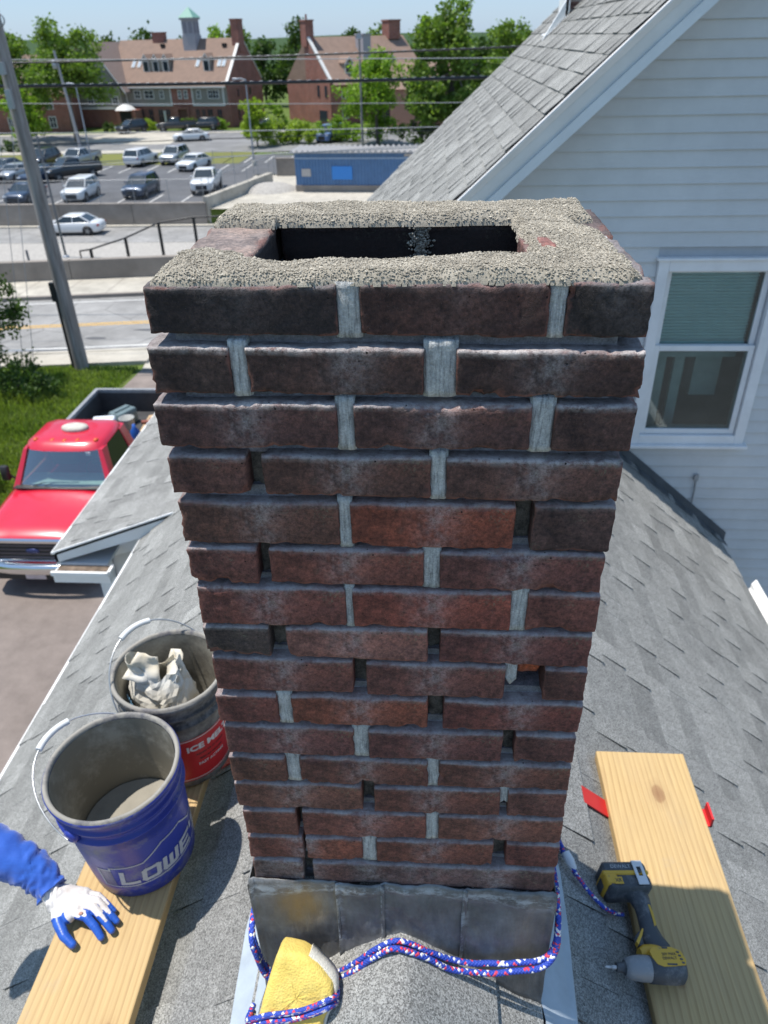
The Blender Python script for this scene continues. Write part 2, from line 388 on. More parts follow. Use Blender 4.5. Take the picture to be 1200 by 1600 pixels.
# side and back walls, rows bonded with the front
for i, (row, zt2, zb2) in enumerate(CO):
    zl, zr_ = (zt2[0], zb2[0]), (zt2[1], zb2[1])
    lh = (row[0][1]-row[0][0]) < .13; rh = (row[-1][1]-row[-1][0]) < .13
    for side, hdr, (zt_, zb_) in ((-1, lh, zl), (1, rh, zr_)):
        xo = row[0][0] if side < 0 else row[-1][1]
        x0, x1 = (xo, xo+TH) if side < 0 else (xo-TH, xo)
        segs = [(.217, DY-.002)] if hdr else [(TH+.010, TH+.205)]
        if not hdr: segs.append((TH+.217, DY-.002))
        for (ya, yb) in segs:
            cc = jitter(BASE[i], .14, br)
            if i == 0 and side < 0: cc = (.25, .20, .175)
            chimney_brick(x0+.001*br.uniform(-2, 2), x1, ya, yb, zb_, zt_, 200+i*9+side*2+int(ya*50), cc, res=.010, chip=1.3,
                          inner='x+' if side < 0 else 'x-', lich=.5, saltk=.25 if i == 0 else .9)
    # back wall
    xs = [(-.170, .020), (.032, .178)] if i % 2 == 0 else [(-.17, -.075), (-.063, .135)]
    for (a, b) in xs:
        chimney_brick(a, b, DY-TH, DY, (zb2[0]+zb2[1])/2, (zt2[0]+zt2[1])/2, 500+i*5+int(a*40), jitter(BASE[i], .14, br), res=.011, inner='y-', lich=.4, saltk=.2 if i == 0 else .9)
# mortar core between the courses (recessed), hollow inside
cb = MB()
zc0, zc1 = -1.095, -.006
ins = .0165
for (a, b, c, d) in ((-.26+ins, .262-ins, ins, TH-.006), (-.26+ins, .262-ins, DY-TH+.006, DY-ins), (-.26+ins, -.26+TH-.006, TH-.006, DY-TH+.006), (.262-TH+.006, .262-ins, TH-.006, DY-TH+.006)):
    # one thin bed between every two courses
    for i in range(len(CO)):
        zt_ = sum(CO[i][2])/2+.004; zn = sum(CO[i+1][1])/2-.004 if i+1 < len(CO) else -1.10
        cb.box(a, c, zn, b, d, zt_)
core = cb.build('mortar_bed', MCORE, CH, (0, 0, 1.2))
# head joints on the front face
def head_joint(xa, xb, zb_, zt_, kind, seed, yr=0):
    if kind == 'n': return
    dep = {'m': .0042, 'h': .005, 's': .005, 'v': .024}[kind]
    zlo = zb_+ (.45*(zt_-zb_) if kind in 'hs' else 0)
    nx, nz = 6, 8; vs = []; fs = []
    for k in range(nz+1):
        for q in range(nx+1):
            x = xa-.002+(xb-xa+.004)*q/nx; z = zlo+(zt_-zlo)*k/nz
            y = dep+yr+(.010*abs(noise.noise(Vector((x*90, 2, z*70+seed)))) if kind == 'v' else 0)+.0012*noise.noise(Vector((x*420, 0, z*18+seed)))+.0016*noise.noise(Vector((x*60, 3, z*60+seed)))
            if q in (0, nx): y += .003
            if kind in 'hs' and k == 0: z += .012*noise.noise(Vector((x*120, 1, seed)))
            vs.append((x, y, z))
    n1 = nx+1
    for k in range(nz):
        for q in range(nx): fs.append((k*n1+q, k*n1+q+1, (k+1)*n1+q+1, (k+1)*n1+q))
    o = len(vs); back = [(v[0], .075, v[2]) for v in vs]; vs += back
    for k in range(nz): fs.append((k*n1, (k+1)*n1, o+(k+1)*n1, o+k*n1)); fs.append((k*n1+nx, o+k*n1+nx, o+(k+1)*n1+nx, (k+1)*n1+nx))
    for q in range(nx): fs.append((q, o+q, o+q+1, q+1)); fs.append((nz*n1+q, nz*n1+q+1, o+nz*n1+q+1, o+nz*n1+q))
    mbx = MB(); mbx.add(vs, fs, 0, None, 1, True)
    ob = mbx.build('mortar_joint', MVOID if kind == 'v' else MMORT, CH, (0, 0, 1.2))
    if kind == 'v': ob['label'] = 'empty raked out joint with dark old mortar deep inside'
for i, (row, zt2, zb2) in enumerate(CO):
    zt_, zb_ = sum(zt2)/2+(.008 if i else .002), sum(zb2)/2-.003
    for j in range(len(row)-1):
        head_joint(row[j][1], row[j+1][0] if JK[i][j] != 's' else row[j][1]+.014, zb_, zt_, JK[i][j], i*3+j, (0, -.0042, -.0066, -.0058, -.0048, -.0052, -.0062, -.0055, -.0060, -.0066, -.0060, -.0066, -.0060, -.0066, -.0060, -.0066)[i])
# orange broken brick piece behind the gap in course nine
me, c = brick_mesh(.172, .206, .018, .085, -.566, -.532, 77, chip=1.2, res=.006, saltk=0)
o = addobj('brick', me, CH, c+BZ); o.color = (.42, .12, .055, 1); o['label'] = 'broken stub of bright orange brick with an open hole under it'
for k, (x0, x1, y0, y1, z0, z1, c3) in enumerate(((.150, .163, .115, .205, -.052, .004, (.20, .11, .09)), (.166, .184, .105, .155, -.04, .012, (.34, .13, .10)))):
    me, c = brick_mesh(x0, x1, y0, y1, z0, z1, 90+k, chip=1.3, res=.005, saltk=.2)
    o = addobj('brick', me, CH, c+BZ); o.color = (*c3, 1); o['label'] = 'broken brick end showing raw red clay at the right of the flue'
# side and back head joints
sj = MB()
for i, (row, zt2, zb2) in enumerate(CO):
    zt_, zb_ = sum(zt2)/2, sum(zb2)/2
    lh = (row[0][1]-row[0][0]) < .13; rh = (row[-1][1]-row[-1][0]) < .13
    for side, hdr in ((-1, lh), (1, rh)):
        for yy in ([.211] if hdr else [TH+.004, TH+.211]):
            x0, x1 = (-.262, -.185) if side < 0 else (.185, .262)
            sj.box(x0, yy-.006, zb_, x1, yy+.006, zt_)
    for xx in ([.026] if i % 2 == 0 else [-.069]): sj.box(xx-.006, DY-TH+.005, zb_, xx+.006, DY-.004, zt_)
so_ = sj.build('mortar_joint', MMORT, CH, (0, 0, 1.2)); so_['label'] = 'narrow upright joints of the side and back walls'; so_['kind'] = 'stuff'

# crumbly mortar on top
def mortar_top_material():
    n = NT('crumbly_mortar'); t = n.attr('tone'); g = n.noise(520, 4, .8); f = n.noise(26, 5, .7)
    c = n.ramp(g, [(.28, (.22, .195, .155)), (.45, (.38, .345, .28)), (.70, (.52, .475, .39))])
    c = n.mix(1, c, n.ramp(f, [(.3, .72), (.65, 1.1)]), 'MULTIPLY'); tn = n.node('CombineColor')
    for k in range(3): n.link(t, tn.inputs[k])
    c = n.mix(1, c, tn.outputs[0], 'MULTIPLY')
    n.col(c); n.rough(.95); n.b.inputs['Specular IOR Level'].default_value = .2; n.bump(g, .8, .0016); return n.m
MTOP = mortar_top_material()
def top_h(x, y):
    """height of the mortar above the brick bed, negative = none"""
    n1 = fbm((x*9, y*9, 1.7), 4); n2 = fbm((x*26, y*26, 5), 2)
    dx = min(x+.262, .268-x); dyf = y-.004; dyb = DY-y
    e = -1
    fr = min(1, max(0, (dyf+.002+.006*n2)/.010))
    inn_f = .082+.008*n1; inn_b = DY-.098+.006*n1
    left, right = -.172, .150+.012*n1
    if y < inn_f: e = min(inn_f-y, dyf+.006*n2+.001)
    if y > inn_b: e = max(e, min(y-inn_b, dyb+.004+.006*n2))
    if x > right: e = max(e, min(x-right, .262-x-.012*abs(n1)-.006*n2+(.0 if y < .2 else -.022*min(1, (y-.2)/.06))))
    if x < left:                                   # bare brick in the middle of the left side
        lo, hi = .098+.05*n1-(x+.262)*.10, DY-.105+.03*n1
        if lo < y < hi: return -1
        e = max(e, min(x+.262-.004+.008*n2, dyf+.006*n2+.001, dyb+.006)); 
        if y < DY/2: e = min(e, lo-y)
        else: e = min(e, y-hi)
    e = min(e, dyf+.006*n2+.001, dyb+.004+.006*n2)
    # chip out of the front right corner where the brick shows
    e = min(e, (.262-x)*.9+y*.9-.016+.008*n2) if x > .205 else e
    e = min(e, .262-x-.004+.006*n2) if x > .15 else e
    e = min(e, x+.262-.002+.006*n2)
    if e <= 0: return -1
    hgt = .0115*min(1, e/.012)**.7*(1+.30*n1)+.0009*n2
    if y > .25 : hgt *= 1.15
    return max(hgt, .001)
def mortar_top():
    st = .0017; nx = int(.545/st); ny = int(.40/st); idx = {}; vs = []; fs = []
    H = {}
    for i in range(nx+1):
        for j in range(ny+1):
            x = -.270+i*st; y = -.004+j*st; H[i, j] = top_h(x, y)
    def V(i, j):
        if (i, j) not in idx:
            x = -.270+i*st; y = -.004+j*st; h = H[i, j]
            idx[i, j] = len(vs); g = .0006*noise.noise(Vector((x*300, y*300, 3)))+.0010*noise.noise(Vector((x*130, y*130, 9)))
            vs.append((x, y, (h+g if h > 0 else -.0025)-.001))
        return idx[i, j]
    for i in range(nx):
        for j in range(ny):
            q = [(i, j), (i+1, j), (i+1, j+1), (i, j+1)]
            if sum(H[k] > 0 for k in q) >= 2: fs.append(tuple(V(*k) for k in q))
    me = bpy.data.meshes.new('mortar_cap'); me.from_pydata(vs, [], fs); me.materials.append(MTOP)
    me.polygons.foreach_set('use_smooth', [True]*len(fs)); a = me.attributes.new('tone', 'FLOAT', 'POINT'); a.data.foreach_set('value', [.92]*len(vs)); o = addobj('mortar_cap', me, CH, (0, 0, 1.2))
    o['label'] = 'rough pale mortar left on the top course'
    # loose grains of sand and grit
    gr = random.Random(5); gv = []; gf = []; ga = []; N = 24000; k = 0
    oct_ = [(1, 0, 0), (-1, 0, 0), (0, 1, 0), (0, -1, 0), (0, 0, 1), (0, 0, -1)]
    of = [(0, 2, 4), (2, 1, 4), (1, 3, 4), (3, 0, 4), (2, 0, 5), (1, 2, 5), (3, 1, 5), (0, 3, 5)]
    while k < N:
        x = gr.uniform(-.268, .27); y = gr.uniform(-.002, DY); h = top_h(x, y)
        if h <= 0: continue
        k += 1; s = gr.uniform(.0008, .0015)*(1 if gr.random() < .96 else 1.8); b = len(gv); ga += [gr.choice((.8, .95, 1.05, 1.15, 1.3, 1.45))]*6
        for p in oct_:
            gv.append((x+p[0]*s*gr.uniform(.6, 1.3), y+p[1]*s*gr.uniform(.6, 1.3), h+s*.15+p[2]*s*gr.uniform(.4, .9)))
        gf += [tuple(b+q for q in f) for f in of]
    # grit clinging to the joint in the flue
    for _ in range(420):
        x = .026+gr.gauss(0, .007); y = DY-TH-gr.uniform(0, .006); z = -gr.uniform(0, .06); s = gr.uniform(.001, .0028); b = len(gv); ga += [gr.uniform(.6, 1.3)]*6
        for p in oct_: gv.append((x+p[0]*s*gr.uniform(.6, 1.3), y+p[1]*s, z+p[2]*s*gr.uniform(.6, 1.3)))
        gf += [tuple(b+q for q in f) for f in of]
    me = bpy.data.meshes.new('grit'); me.from_pydata(gv, [], gf); me.materials.append(MTOP); a = me.attributes.new('tone', 'FLOAT', 'POINT'); a.data.foreach_set('value', ga)
    o = addobj('grit', me, CH, (0, 0, 1.2)); o['kind'] = 'stuff'
mortar_top()
# bare, rubbly floor far down the flue
fl = MB(); fl.box(-.17, TH, -.50, .17, DY-TH, -.47); fl.build('flue_floor', MVOID, CH, (0, 0, 1.2))
# ---------------------------------------------------------------- the house: shingled wing under the chimney, main gable behind
WHITE = simple('white_paint', (.66, .69, .71), .5, var=.08, scale=3, bump=.12, bscale=40)
TRIM = simple('white_trim', (.74, .74, .74), .42, var=.08, scale=5)
METALW = simple('white_metal', (.80, .80, .79), .35, var=.05, scale=5)
def shingle_material():
    n = NT('asphalt_shingle'); tone = n.attr('tone'); oc = n.objcol()
    g = n.voro(420, out='Color'); sg = n.node('SeparateColor'); n.link(g, sg.inputs[0])
    c = n.ramp(sg.outputs[0], [(0, (.12, .12, .115)), (.30, (.22, .22, .21)), (.65, (.34, .34, .325)), (1, (.47, .47, .45))])
    c = n.mix(1, c, n.ramp(n.noise(2.2, 5, .7), [(.3, .80), (.7, 1.15)]), 'MULTIPLY')
    c = n.mix(1, c, n.ramp(n.noise(14, 4, .7, n.coord((1, .35, 1))), [(.3, .84), (.7, 1.12)]), 'MULTIPLY')
    tn = n.node('CombineColor'); 
    for k in range(3): n.link(tone, tn.inputs[k])
    c = n.mix(1, c, tn.outputs[0], 'MULTIPLY'); c = n.mix(1, c, oc, 'MULTIPLY')
    n.col(c); n.rough(.93); n.b.inputs['Specular IOR Level'].default_value = .25
    n.bump(n.math('ADD', sg.outputs[1], n.noise(700, 3, .7)), .5, .0016); return n.m
MSH = shingle_material()
MDECK = simple('underlay', (.03, .03, .032), .9, var=.1)
HO = empty('house', (0, 0, 0), label='white clapboard house with grey shingled roofs that the big brick chimney rises from', cat='house')

EXPO = .138
shingle_items = []           # (matrix, width, drop, tone, size on screen)
def shingle_field(org, ud, vd, ulen, vlen, seed, clip=None, wk=1.0):
    """org = lower corner, ud along the eave, vd up the slope"""
    r_ = random.Random(seed); nd = ud.cross(vd).normalized(); nd = nd if nd.z > 0 else -nd
    rows = int(vlen/EXPO)+1
    for i in range(rows):
        u = -r_.uniform(0, .3); v = i*EXPO; tall = min(EXPO+.03, vlen-v)
        if tall < .03: continue
        proud = r_.random() < .5
        while u < ulen:
            w_ = r_.choice((.10, .14, .18, .24, .30, .36))*wk
            a, b = max(u, 0), min(u+w_, ulen)
            if b-a > .02:
                c = org+ud*((a+b)/2)+vd*(v+EXPO/2)
                if clip is None or clip(c):
                    t = (.83 if not proud else .95)*r_.uniform(.90, 1.10)
                    z0 = .0105 if proud else .0040
                    mt = Matrix((ud, vd, nd)).transposed().to_4x4(); mt.translation = org+ud*a+vd*v
                    dist = (c-co.location); z = dist.dot(fw)
                    px = dist.dot(r2)/z; py = dist.dot(u2)/z
                    vis = z > .1 and abs(px) < .54 and abs(py) < .72
                    shingle_items.append((mt, b-a, tall, z0, t, (b-a)/z*abs(nd.dot(dist.normalized())) if vis else 0))
            u += w_; proud = not proud if r_.random() < .75 else proud
def shingle_mb(mb, mt, w_, tall, z0, tone):
    th = .0035; l = .0015; g = .0009
    vs = [(g, 0, z0), (w_-g, 0, z0), (w_-g, tall, l), (g, tall, l), (g, 0, z0+th), (w_-g, 0, z0+th), (w_-g, tall, l+.001), (g, tall, l+.001)]
    mb.add(vs, [(0, 3, 2, 1), (4, 5, 6, 7), (0, 1, 5, 4), (1, 2, 6, 5), (3, 0, 4, 7)], 0, mt, tone)
# the wing's two slopes
S = .84; ZR = ZT-1.21; LX, RX = -2.2, 2.28
nrm = math.hypot(1, S)
Y0, Y1 = -2.6, 4.17
lenL, lenR = abs(LX)*nrm, RX*nrm
inch = lambda c: not (-.22 < c.x < .22 and .08 < c.y < .33)
shingle_field(Vector((LX, Y0, ZR+S*LX)), Vector((0, 1, 0)), Vector((1, 0, S)).normalized(), Y1-Y0, lenL, 1, inch)
shingle_field(Vector((RX, Y0, ZR-S*RX)), Vector((0, 1, 0)), Vector((-1, 0, S)).normalized(), Y1-Y0, lenR, 2, inch)
# main gable, left slope and right slope (the right one never shows)
MS = .90; mz = lambda x: ZT-.76+MS*x; RDX = 2.6; mn = math.hypot(1, MS); EX = -1.40; MY0, MY1 = 3.94, 8.85
shingle_field(Vector((EX, MY0, mz(EX))), Vector((0, 1, 0)), Vector((1, 0, MS)).normalized(), MY1-MY0, (RDX-EX)*mn, 3, None, .72)
# low porch roof tucked under the main eave
PS = .38; pz = lambda x: ZT-3.20+PS*(x+2.95); PX0, PX1 = -2.95, -1.25; PY0, PY1 = 3.90, 8.2
shingle_field(Vector((PX0, PY0, pz(PX0))), Vector((0, 1, 0)), Vector((1, 0, PS)).normalized(), PY1-PY0, (PX1-PX0)*math.hypot(1, PS), 4)
roof = MB()
def slab(mb, x0, z0, x1, z1, y0, y1, th=.03, drop=.002):
    mb.add([(x0, y0, z0-drop), (x1, y0, z1-drop), (x1, y1, z1-drop), (x0, y1, z0-drop), (x0, y0, z0-th), (x1, y0, z1-th), (x1, y1, z1-th), (x0, y1, z0-th)],
           [(0, 1, 2, 3), (7, 6, 5, 4), (0, 4, 5, 1), (1, 5, 6, 2), (2, 6, 7, 3), (3, 7, 4, 0)])
slab(roof, LX, ZR+S*LX, 0, ZR, Y0, Y1); slab(roof, 0, ZR, RX, ZR-S*RX, Y0, Y1)
slab(roof, EX, mz(EX), RDX, mz(RDX), MY0, MY1); slab(roof, RDX, mz(RDX), 6.6, mz(RDX)-MS*4.0, MY0, MY1)
slab(roof, PX0, pz(PX0), PX1, pz(PX1), PY0, PY1)
RO = roof.build('roof', MDECK, HO)
shingle_items.sort(key=lambda t: -t[5])
meshes = {}
for (mt, w_, tall, z0, tone, s) in shingle_items[:298]:
    key = (round(w_, 2), round(tall, 2), z0)
    if key not in meshes:
        mb = MB(); shingle_mb(mb, None, key[0] if abs(key[0]-w_) < .006 else w_, tall, z0, 1.0); meshes[key] = mb.mesh('shingle', MSH)
    o = addobj('shingle', meshes[key], RO); o.matrix_world = mt; o.color = (tone, tone, tone, 1)
mb = MB()
for (mt, w_, tall, z0, tone, s) in shingle_items[298:]: shingle_mb(mb, mt, w_, tall, z0, tone)
o = mb.build('shingle_field', MSH, RO); o['kind'] = 'stuff'
# ridge cap pieces bent over the ridge in front of and behind the chimney
def cap_mesh(tone):
    mb = MB(); pts = []
    for k in range(13):
        t = (k-6)/6; x = t*.185; z = -S*abs(x)*1.0 + .030*math.exp(-(t/.28)**2)*0 - .0
        z = -S*(math.sqrt(x*x+.020**2)-.020)
        pts.append((x, z))
    vs = [(x, 0, z+.0125) for x, z in pts]+[(x, .20, z+.0085) for x, z in pts]+[(x, 0, z+.0095) for x, z in pts]
    n_ = 13; fs = [(i, i+1, n_+i+1, n_+i) for i in range(12)]+[(2*n_+i, 2*n_+i+1, i+1, i) for i in range(12)]
    mb.add(vs, fs, 0, None, tone, True); return mb.mesh('ridge_cap', MSH)
cm = cap_mesh(1.0)
for k in range(38):
    y = -2.55+.15*k+(.01 if k % 2 else 0)
    if -.165 < y < .38: continue
    if y > 4.0: break
    o = addobj('ridge_cap', cm, RO, (rnd.uniform(-.004, .004), y, ZR)); t = rnd.uniform(.85, 1.2); o.color = (t, t, t, 1)
o = addobj('ridge_cap', cm, RO, (0, -.185, ZR+.0015)); o.color = (1.0, 1.0, 1.0, 1)
# drip edges, gutter and fascia
eb = MB(); eb.box(LX-.018, Y0, ZR+S*LX-.012, LX+.012, Y1-.05, ZR+S*LX+.006); eb.box(LX-.014, Y0, ZR+S*LX-.16, LX-.002, Y1-.05, ZR+S*LX-.013)
eb.build('drip_edge', METALW, RO)
gb = MB(); zz = ZR-S*RX
prof = [(-.004, -.10), (.07, -.10), (.085, -.07), (.085, -.035), (.105, -.01), (.105, .0), (.098, .0), (.076, -.035), (.076, -.068), (.066, -.092), (.004, -.092), (.004, -.002), (-.004, -.002)]
gb.prism([(RX+a, zz+b) for a, b in prof], Y0, 3.62, axis='y'); gb.build('gutter', METALW, HO)
pb = MB(); pb.box(PX0-.016, PY0-.01, pz(PX0)-.012, PX0+.012, PY1, pz(PX0)+.007)
pb.prism([(PX0-.016, pz(PX0)+.006), (PX1, pz(PX1)+.006), (PX1, pz(PX1)-.008), (PX0-.016, pz(PX0)-.008)], PY0-.014, PY0-.002, axis='y')
pb.build('drip_edge', METALW, RO)
# porch rake board, soffit, return and corner board
tb = MB()
tb.prism([(PX0, pz(PX0)-.012), (PX1, pz(PX1)-.012), (PX1, pz(PX1)-.16), (PX0+.0, pz(PX0)-.10)], PY0, PY0+.022, axis='y')
tb.prism([(PX0, pz(PX0)-.10), (PX0+.42, pz(PX0)-.10), (PX0+.42, pz(PX0)-.125), (PX0, pz(PX0)-.125)], PY0, PY0+.30, axis='y')
tb.prism([(PX0+.0, pz(PX0)-.012), (PX0+.022, pz(PX0)-.012), (PX0+.022, pz(PX0)-.10), (PX0, pz(PX0)-.10)], PY0, PY1, axis='y')
tb.prism([(PX0+.26, pz(PX0)-.125), (PX1, pz(PX1)-.30), (PX1, pz(PX1)-.42), (PX0+.26, pz(PX0)-.25)], PY0+.272, PY0+.296, axis='y')
tb.build('porch_trim', WHITE, HO)
tb = MB(); tb.box(PX0+.03, PY0-.10, pz(PX0)-.128, PX0+.45, PY0-.004, pz(PX0)-.118); tb.build('eave_return', simple('leaf_debris', (.16, .12, .09), .95, var=.5, scale=18, bump=1, bscale=40, bdist=.01), HO)
tb = MB(); tb.box(PX0+.0, PY0-.125, pz(PX0)-.14, PX0+.46, PY0-.101, pz(PX0)-.105); tb.box(PX0+.451, PY0-.10, pz(PX0)-.14, PX0+.475, PY0-.002, pz(PX0)-.105); tb.box(PX0, PY0-.10, pz(PX0)-.22, PX0+.46, PY0-.004, pz(PX0)-.141); tb.build('return_edge', METALW, HO)
cbd = MB(); cbd.box(-2.76, 4.165, 0, -2.64, 4.19, pz(-2.7)-.19); cbd.box(-2.785, 4.165, 0, -2.762, 4.30, pz(-2.7)-.19); cbd.build('corner_board', WHITE, HO)
# rake trim of the main gable: crown, flat board, lower board
def rake(x0, x1, prof, name, mat, y):
    mb = MB(); d = Vector((x1-x0, 0, mz(x1)-mz(x0))).normalized(); n_ = Vector((-d.z, 0, d.x))
    ra = [Vector((x0, y+a, mz(x0)))+n_*b for a, b in prof]; rb = [Vector((x1, y+a, mz(x1)))+n_*b for a, b in prof]
    mb.loft([[tuple(p) for p in ra], [tuple(p) for p in rb]], smooth=False); return mb.build(name, mat, HO)
rake(EX-.02, RDX, [(.045, -.004), (-.035, -.006), (-.035, -.014), (-.012, -.040), (-.004, -.052), (.045, -.052)], 'rake_crown', TRIM, MY0)
rake(EX-.02, RDX, [(.045, -.053), (-.002, -.053), (.030, -.128), (.045, -.128)], 'rake_board', WHITE, MY0)
rake(EX-.02, RDX, [(.25, -.129), (.012, -.129), (.008, -.180), (.25, -.195)], 'rake_board', WHITE, MY0)
# walls
WY = 4.215
wb = MB()
wb.box(-2.02, Y0+.3, 0, 2.08, 4.10, ZR+S*-2.02-.05); wb.prism([(-2.02, ZR-S*2.02-.06), (2.08, ZR-S*2.08-.06), (0, ZR-.06)], Y0+.3, 4.10, axis='y')
wb.build('wall', WHITE, HO)
W0, W1, WZ0, WZ1 = 1.545, 2.215, ZT-2.255, ZT-1.075       # window opening
wm = MB()
def gable(y0, y1, x0, x1, eave):
    return [(x0, 0), (x1, 0), (x1, mz(2*RDX-x1)-.22), (RDX, mz(RDX)-.25), (eave, mz(eave)-.22), (eave, pz(PX1)), (x0, pz(x0)-.20)]
# wall pieces around the opening so that the room shows behind the glass
wm.prism([(-2.74, 0), (1.545, 0), (1.545, mz(1.545)-.25), (-1.25, mz(-1.25)-.22), (-1.25, pz(-1.25)-.1), (-2.74, pz(-2.74)-.17)], WY, WY+.14, axis='y')
wm.prism([(2.215, 0), (6.4, 0), (6.4, mz(-1.2)-.22), (RDX, mz(RDX)-.25), (2.215, mz(2.215)-.25)], WY, WY+.14, axis='y')
wm.prism([(1.545, 0), (2.215, 0), (2.215, WZ0), (1.545, WZ0)], WY, WY+.14, axis='y')
wm.prism([(1.545, WZ1), (2.215, WZ1), (2.215, mz(2.215)-.25), (1.545, mz(1.545)-.25)], WY, WY+.14, axis='y')
wm.box(-1.25, WY+.14, 0, -1.10, MY1-.3, mz(-1.2)-.12); wm.box(-2.74, WY+.14, 0, -2.6, 8.0, pz(-2.7)-.12); wm.box(-2.74, 8.0, 0, 6.4, 8.4, mz(EX)-.1)
wm.prism([(-1.2, mz(-1.2)-.1), (RDX, mz(RDX)-.2), (6.4, mz(-1.2)-.1)], 8.2, 8.4, axis='y'); wm.box(6.2, WY+.14, 0, 6.4, 8.0, mz(-1.2)-.1)
MWALL = simple('sheathing', (.45, .46, .48), .8, var=.1)
WA = wm.build('wall', MWALL, HO)
MSID = simple('vinyl_siding', (.56, .565, .565), .45, var=.09, scale=2.5, bump=.15, bscale=25, bdist=.002)
zb = ZT-5.2; e = .0925
def board(xa, xb, z, xa2=None):
    mb = MB(); ya = WY-.019; yt = WY-.004; xa2 = xa if xa2 is None else xa2
    # profile: butt edge at the bottom, tapering up, ends follow the rake
    vs = [(xa, ya, z), (xb, ya, z), (xb, ya+.003, z+.012), (xa+(xa2-xa)*.13, ya+.003, z+.012), (xb, yt, z+e-.001), (xa2, yt, z+e-.001), (xa, WY-.001, z), (xb, WY-.001, z), (xb, WY-.001, z+e-.001), (xa2, WY-.001, z+e-.001)]
    fs = [(0, 1, 2, 3), (3, 2, 4, 5), (6, 7, 1, 0), (5, 4, 8, 9), (0, 3, 5, 9, 6), (1, 7, 8, 4, 2)]
    mb.add(vs, fs, 0); return mb.build('siding_board', MSID, WA)
nb = 0
sr = random.Random(3)
while zb < ZT+.95:
    def xl(z):
        x = -2.64
        if z > pz(-2.62)-.19: x = (z-ZT+3.20)/PS-2.95+.42
        if x > -1.3: x = -1.3 if z < mz(-1.3)-.2 else (z-ZT+.76)/MS+.24
        if z > mz(-1.3)-.2: x = (z-ZT+.76)/MS+.24
        return min(x, 6)
    xa, xa2 = xl(zb), xl(zb+e)
    xa2 = xa2 if xa2-xa < .3 else xa
    if zb+e > WZ0-.07 and zb < WZ1+.07:
        board(min(xa, 1.46), W0-.072, zb, min(xa2, 1.46)); board(W1+.072, 6.4, zb)
    else:
        board(xa, 6.4, zb, xa2)
    zb += e
# small wire clipped to the siding and the dark step flashing where the wing roof meets the wall
sw = MB(); sw.tube([(2.02, WY-.03, ZT-2.60), (2.03, WY-.028, ZT-2.72), (2.03, WY-.028, ZT-2.98)], .006); sw.cbox((2.02, WY-.03, ZT-2.61), (.03, .02, .05)); sw.cbox((2.03, WY-.03, ZT-2.98), (.025, .02, .03))
sw.build('wire', simple('dull_wire', (.30, .30, .30), .5), HO)
FLD = simple('step_flashing', (.085, .095, .105), .55, var=.2)
for k in range(17):
    x = .20+k*.125
    if x > 2.2: break
    mb = MB(); z = ZR-S*x; z1 = ZR-S*(x+.14)
    mb.prism([(x, z+.080), (x+.14, z1+.080), (x+.14, z1-.02), (x, z-.02)], WY-.036+.0022*(k % 2), WY-.030+.0022*(k % 2), axis='y')
    mb.add([(x, WY-.14, z+.013), (x+.14, WY-.14, z1+.013), (x+.14, WY-.03, z1+.015), (x, WY-.03, z+.015)], [(0, 1, 2, 3)])
    mb.build('step_flashing', FLD, HO)
# foundation band of darker wall low on the right
fb = MB(); fb.box(2.3, WY-.05, ZT-4.35, 6.4, WY-.024, ZT-4.27); fb.build('band_board', TRIM, HO)
# window
WF = empty('window', (0, 0, 0)); WF.parent = HO
fm = MB()
def frame(mb, x0, x1, z0, z1, t, y0, y1, mi=0):
    mb.box(x0, y0, z0, x0+t, y1, z1, mi); mb.box(x1-t, y0, z0, x1, y1, z1, mi); mb.box(x0+t, y0, z0, x1-t, y1, z0+t, mi); mb.box(x0+t, y0, z1-t, x1-t, y1, z1, mi)
frame(fm, W0-.07, W1+.07, WZ0-.07, WZ1+.05, .068, WY-.045, WY-.002)
fm.box(W0-.10, WY-.075, WZ0-.095, W1+.10, WY-.003, WZ0-.0705); fm.box(W0-.085, WY-.06, WZ1+.0505, W1+.085, WY-.003, WZ1+.068)
fm.build('frame', TRIM, WF, bevel=.004)
zm = ZT-1.615
for (z0, z1, y) in ((zm-.02, WZ1, WY+.012), (WZ0, zm+.022, WY-.018)):
    sb_ = MB(); frame(sb_, W0+.002, W1-.002, z0+.001, z1-.001, .038, y, y+.026); sb_.build('sash', TRIM, WF, bevel=.003)
def glass_material(name, tint=(.55, .72, .70), refl=.10):
    n = NT(name); tr = n.node('BsdfTransparent'); tr.inputs[0].default_value = (*tint, 1); gl = n.node('BsdfGlossy'); gl.inputs['Roughness'].default_value = .03
    fr = n.node('LayerWeight'); fr.inputs[0].default_value = .35
    f = n.math('ADD', n.math('MULTIPLY', fr.outputs['Fresnel'], .8), refl, True)
    mx = n.node('MixShader'); n.link(f, mx.inputs[0]); n.link(tr.outputs[0], mx.inputs[1]); n.link(gl.outputs[0], mx.inputs[2])
    out = n.n['Material Output']; n.link(mx.outputs[0], out.inputs[0]); return n.m
GLS = glass_material('window_glass', (.78, .89, .88), .02)
for (z0, z1, y) in ((zm+.016, WZ1-.037, WY+.025), (WZ0+.037, zm-.014, WY-.005)):
    g = MB(); g.box(W0+.035, y, z0, W1-.035, y+.004, z1); g.build('pane', GLS, WF)
bl = MB(); z = WZ1-.03
while z > zm+.03:
    bl.box(W0+.03, WY+.055, z, W1-.055, WY+.078, z+.0035, 0, None); z -= .0215
bl.cbox(((W0+W1)/2-.012, WY+.066, zm+.022), (.585, .026, .016)); bl.box(W0+.03, WY+.079, zm+.03, W1-.055, WY+.081, WZ1-.02)
bl.build('blind', simple('blind_slats', (.78, .82, .81), .6, var=.05), WF)
il = MB(); il.box(W0-.6, WY+.9, WZ0-.6, W1+.6, WY+.95, WZ1+.3); il.box(W0-.6, WY+.15, WZ0-.55, W1+.6, WY+.9, WZ0-.5)
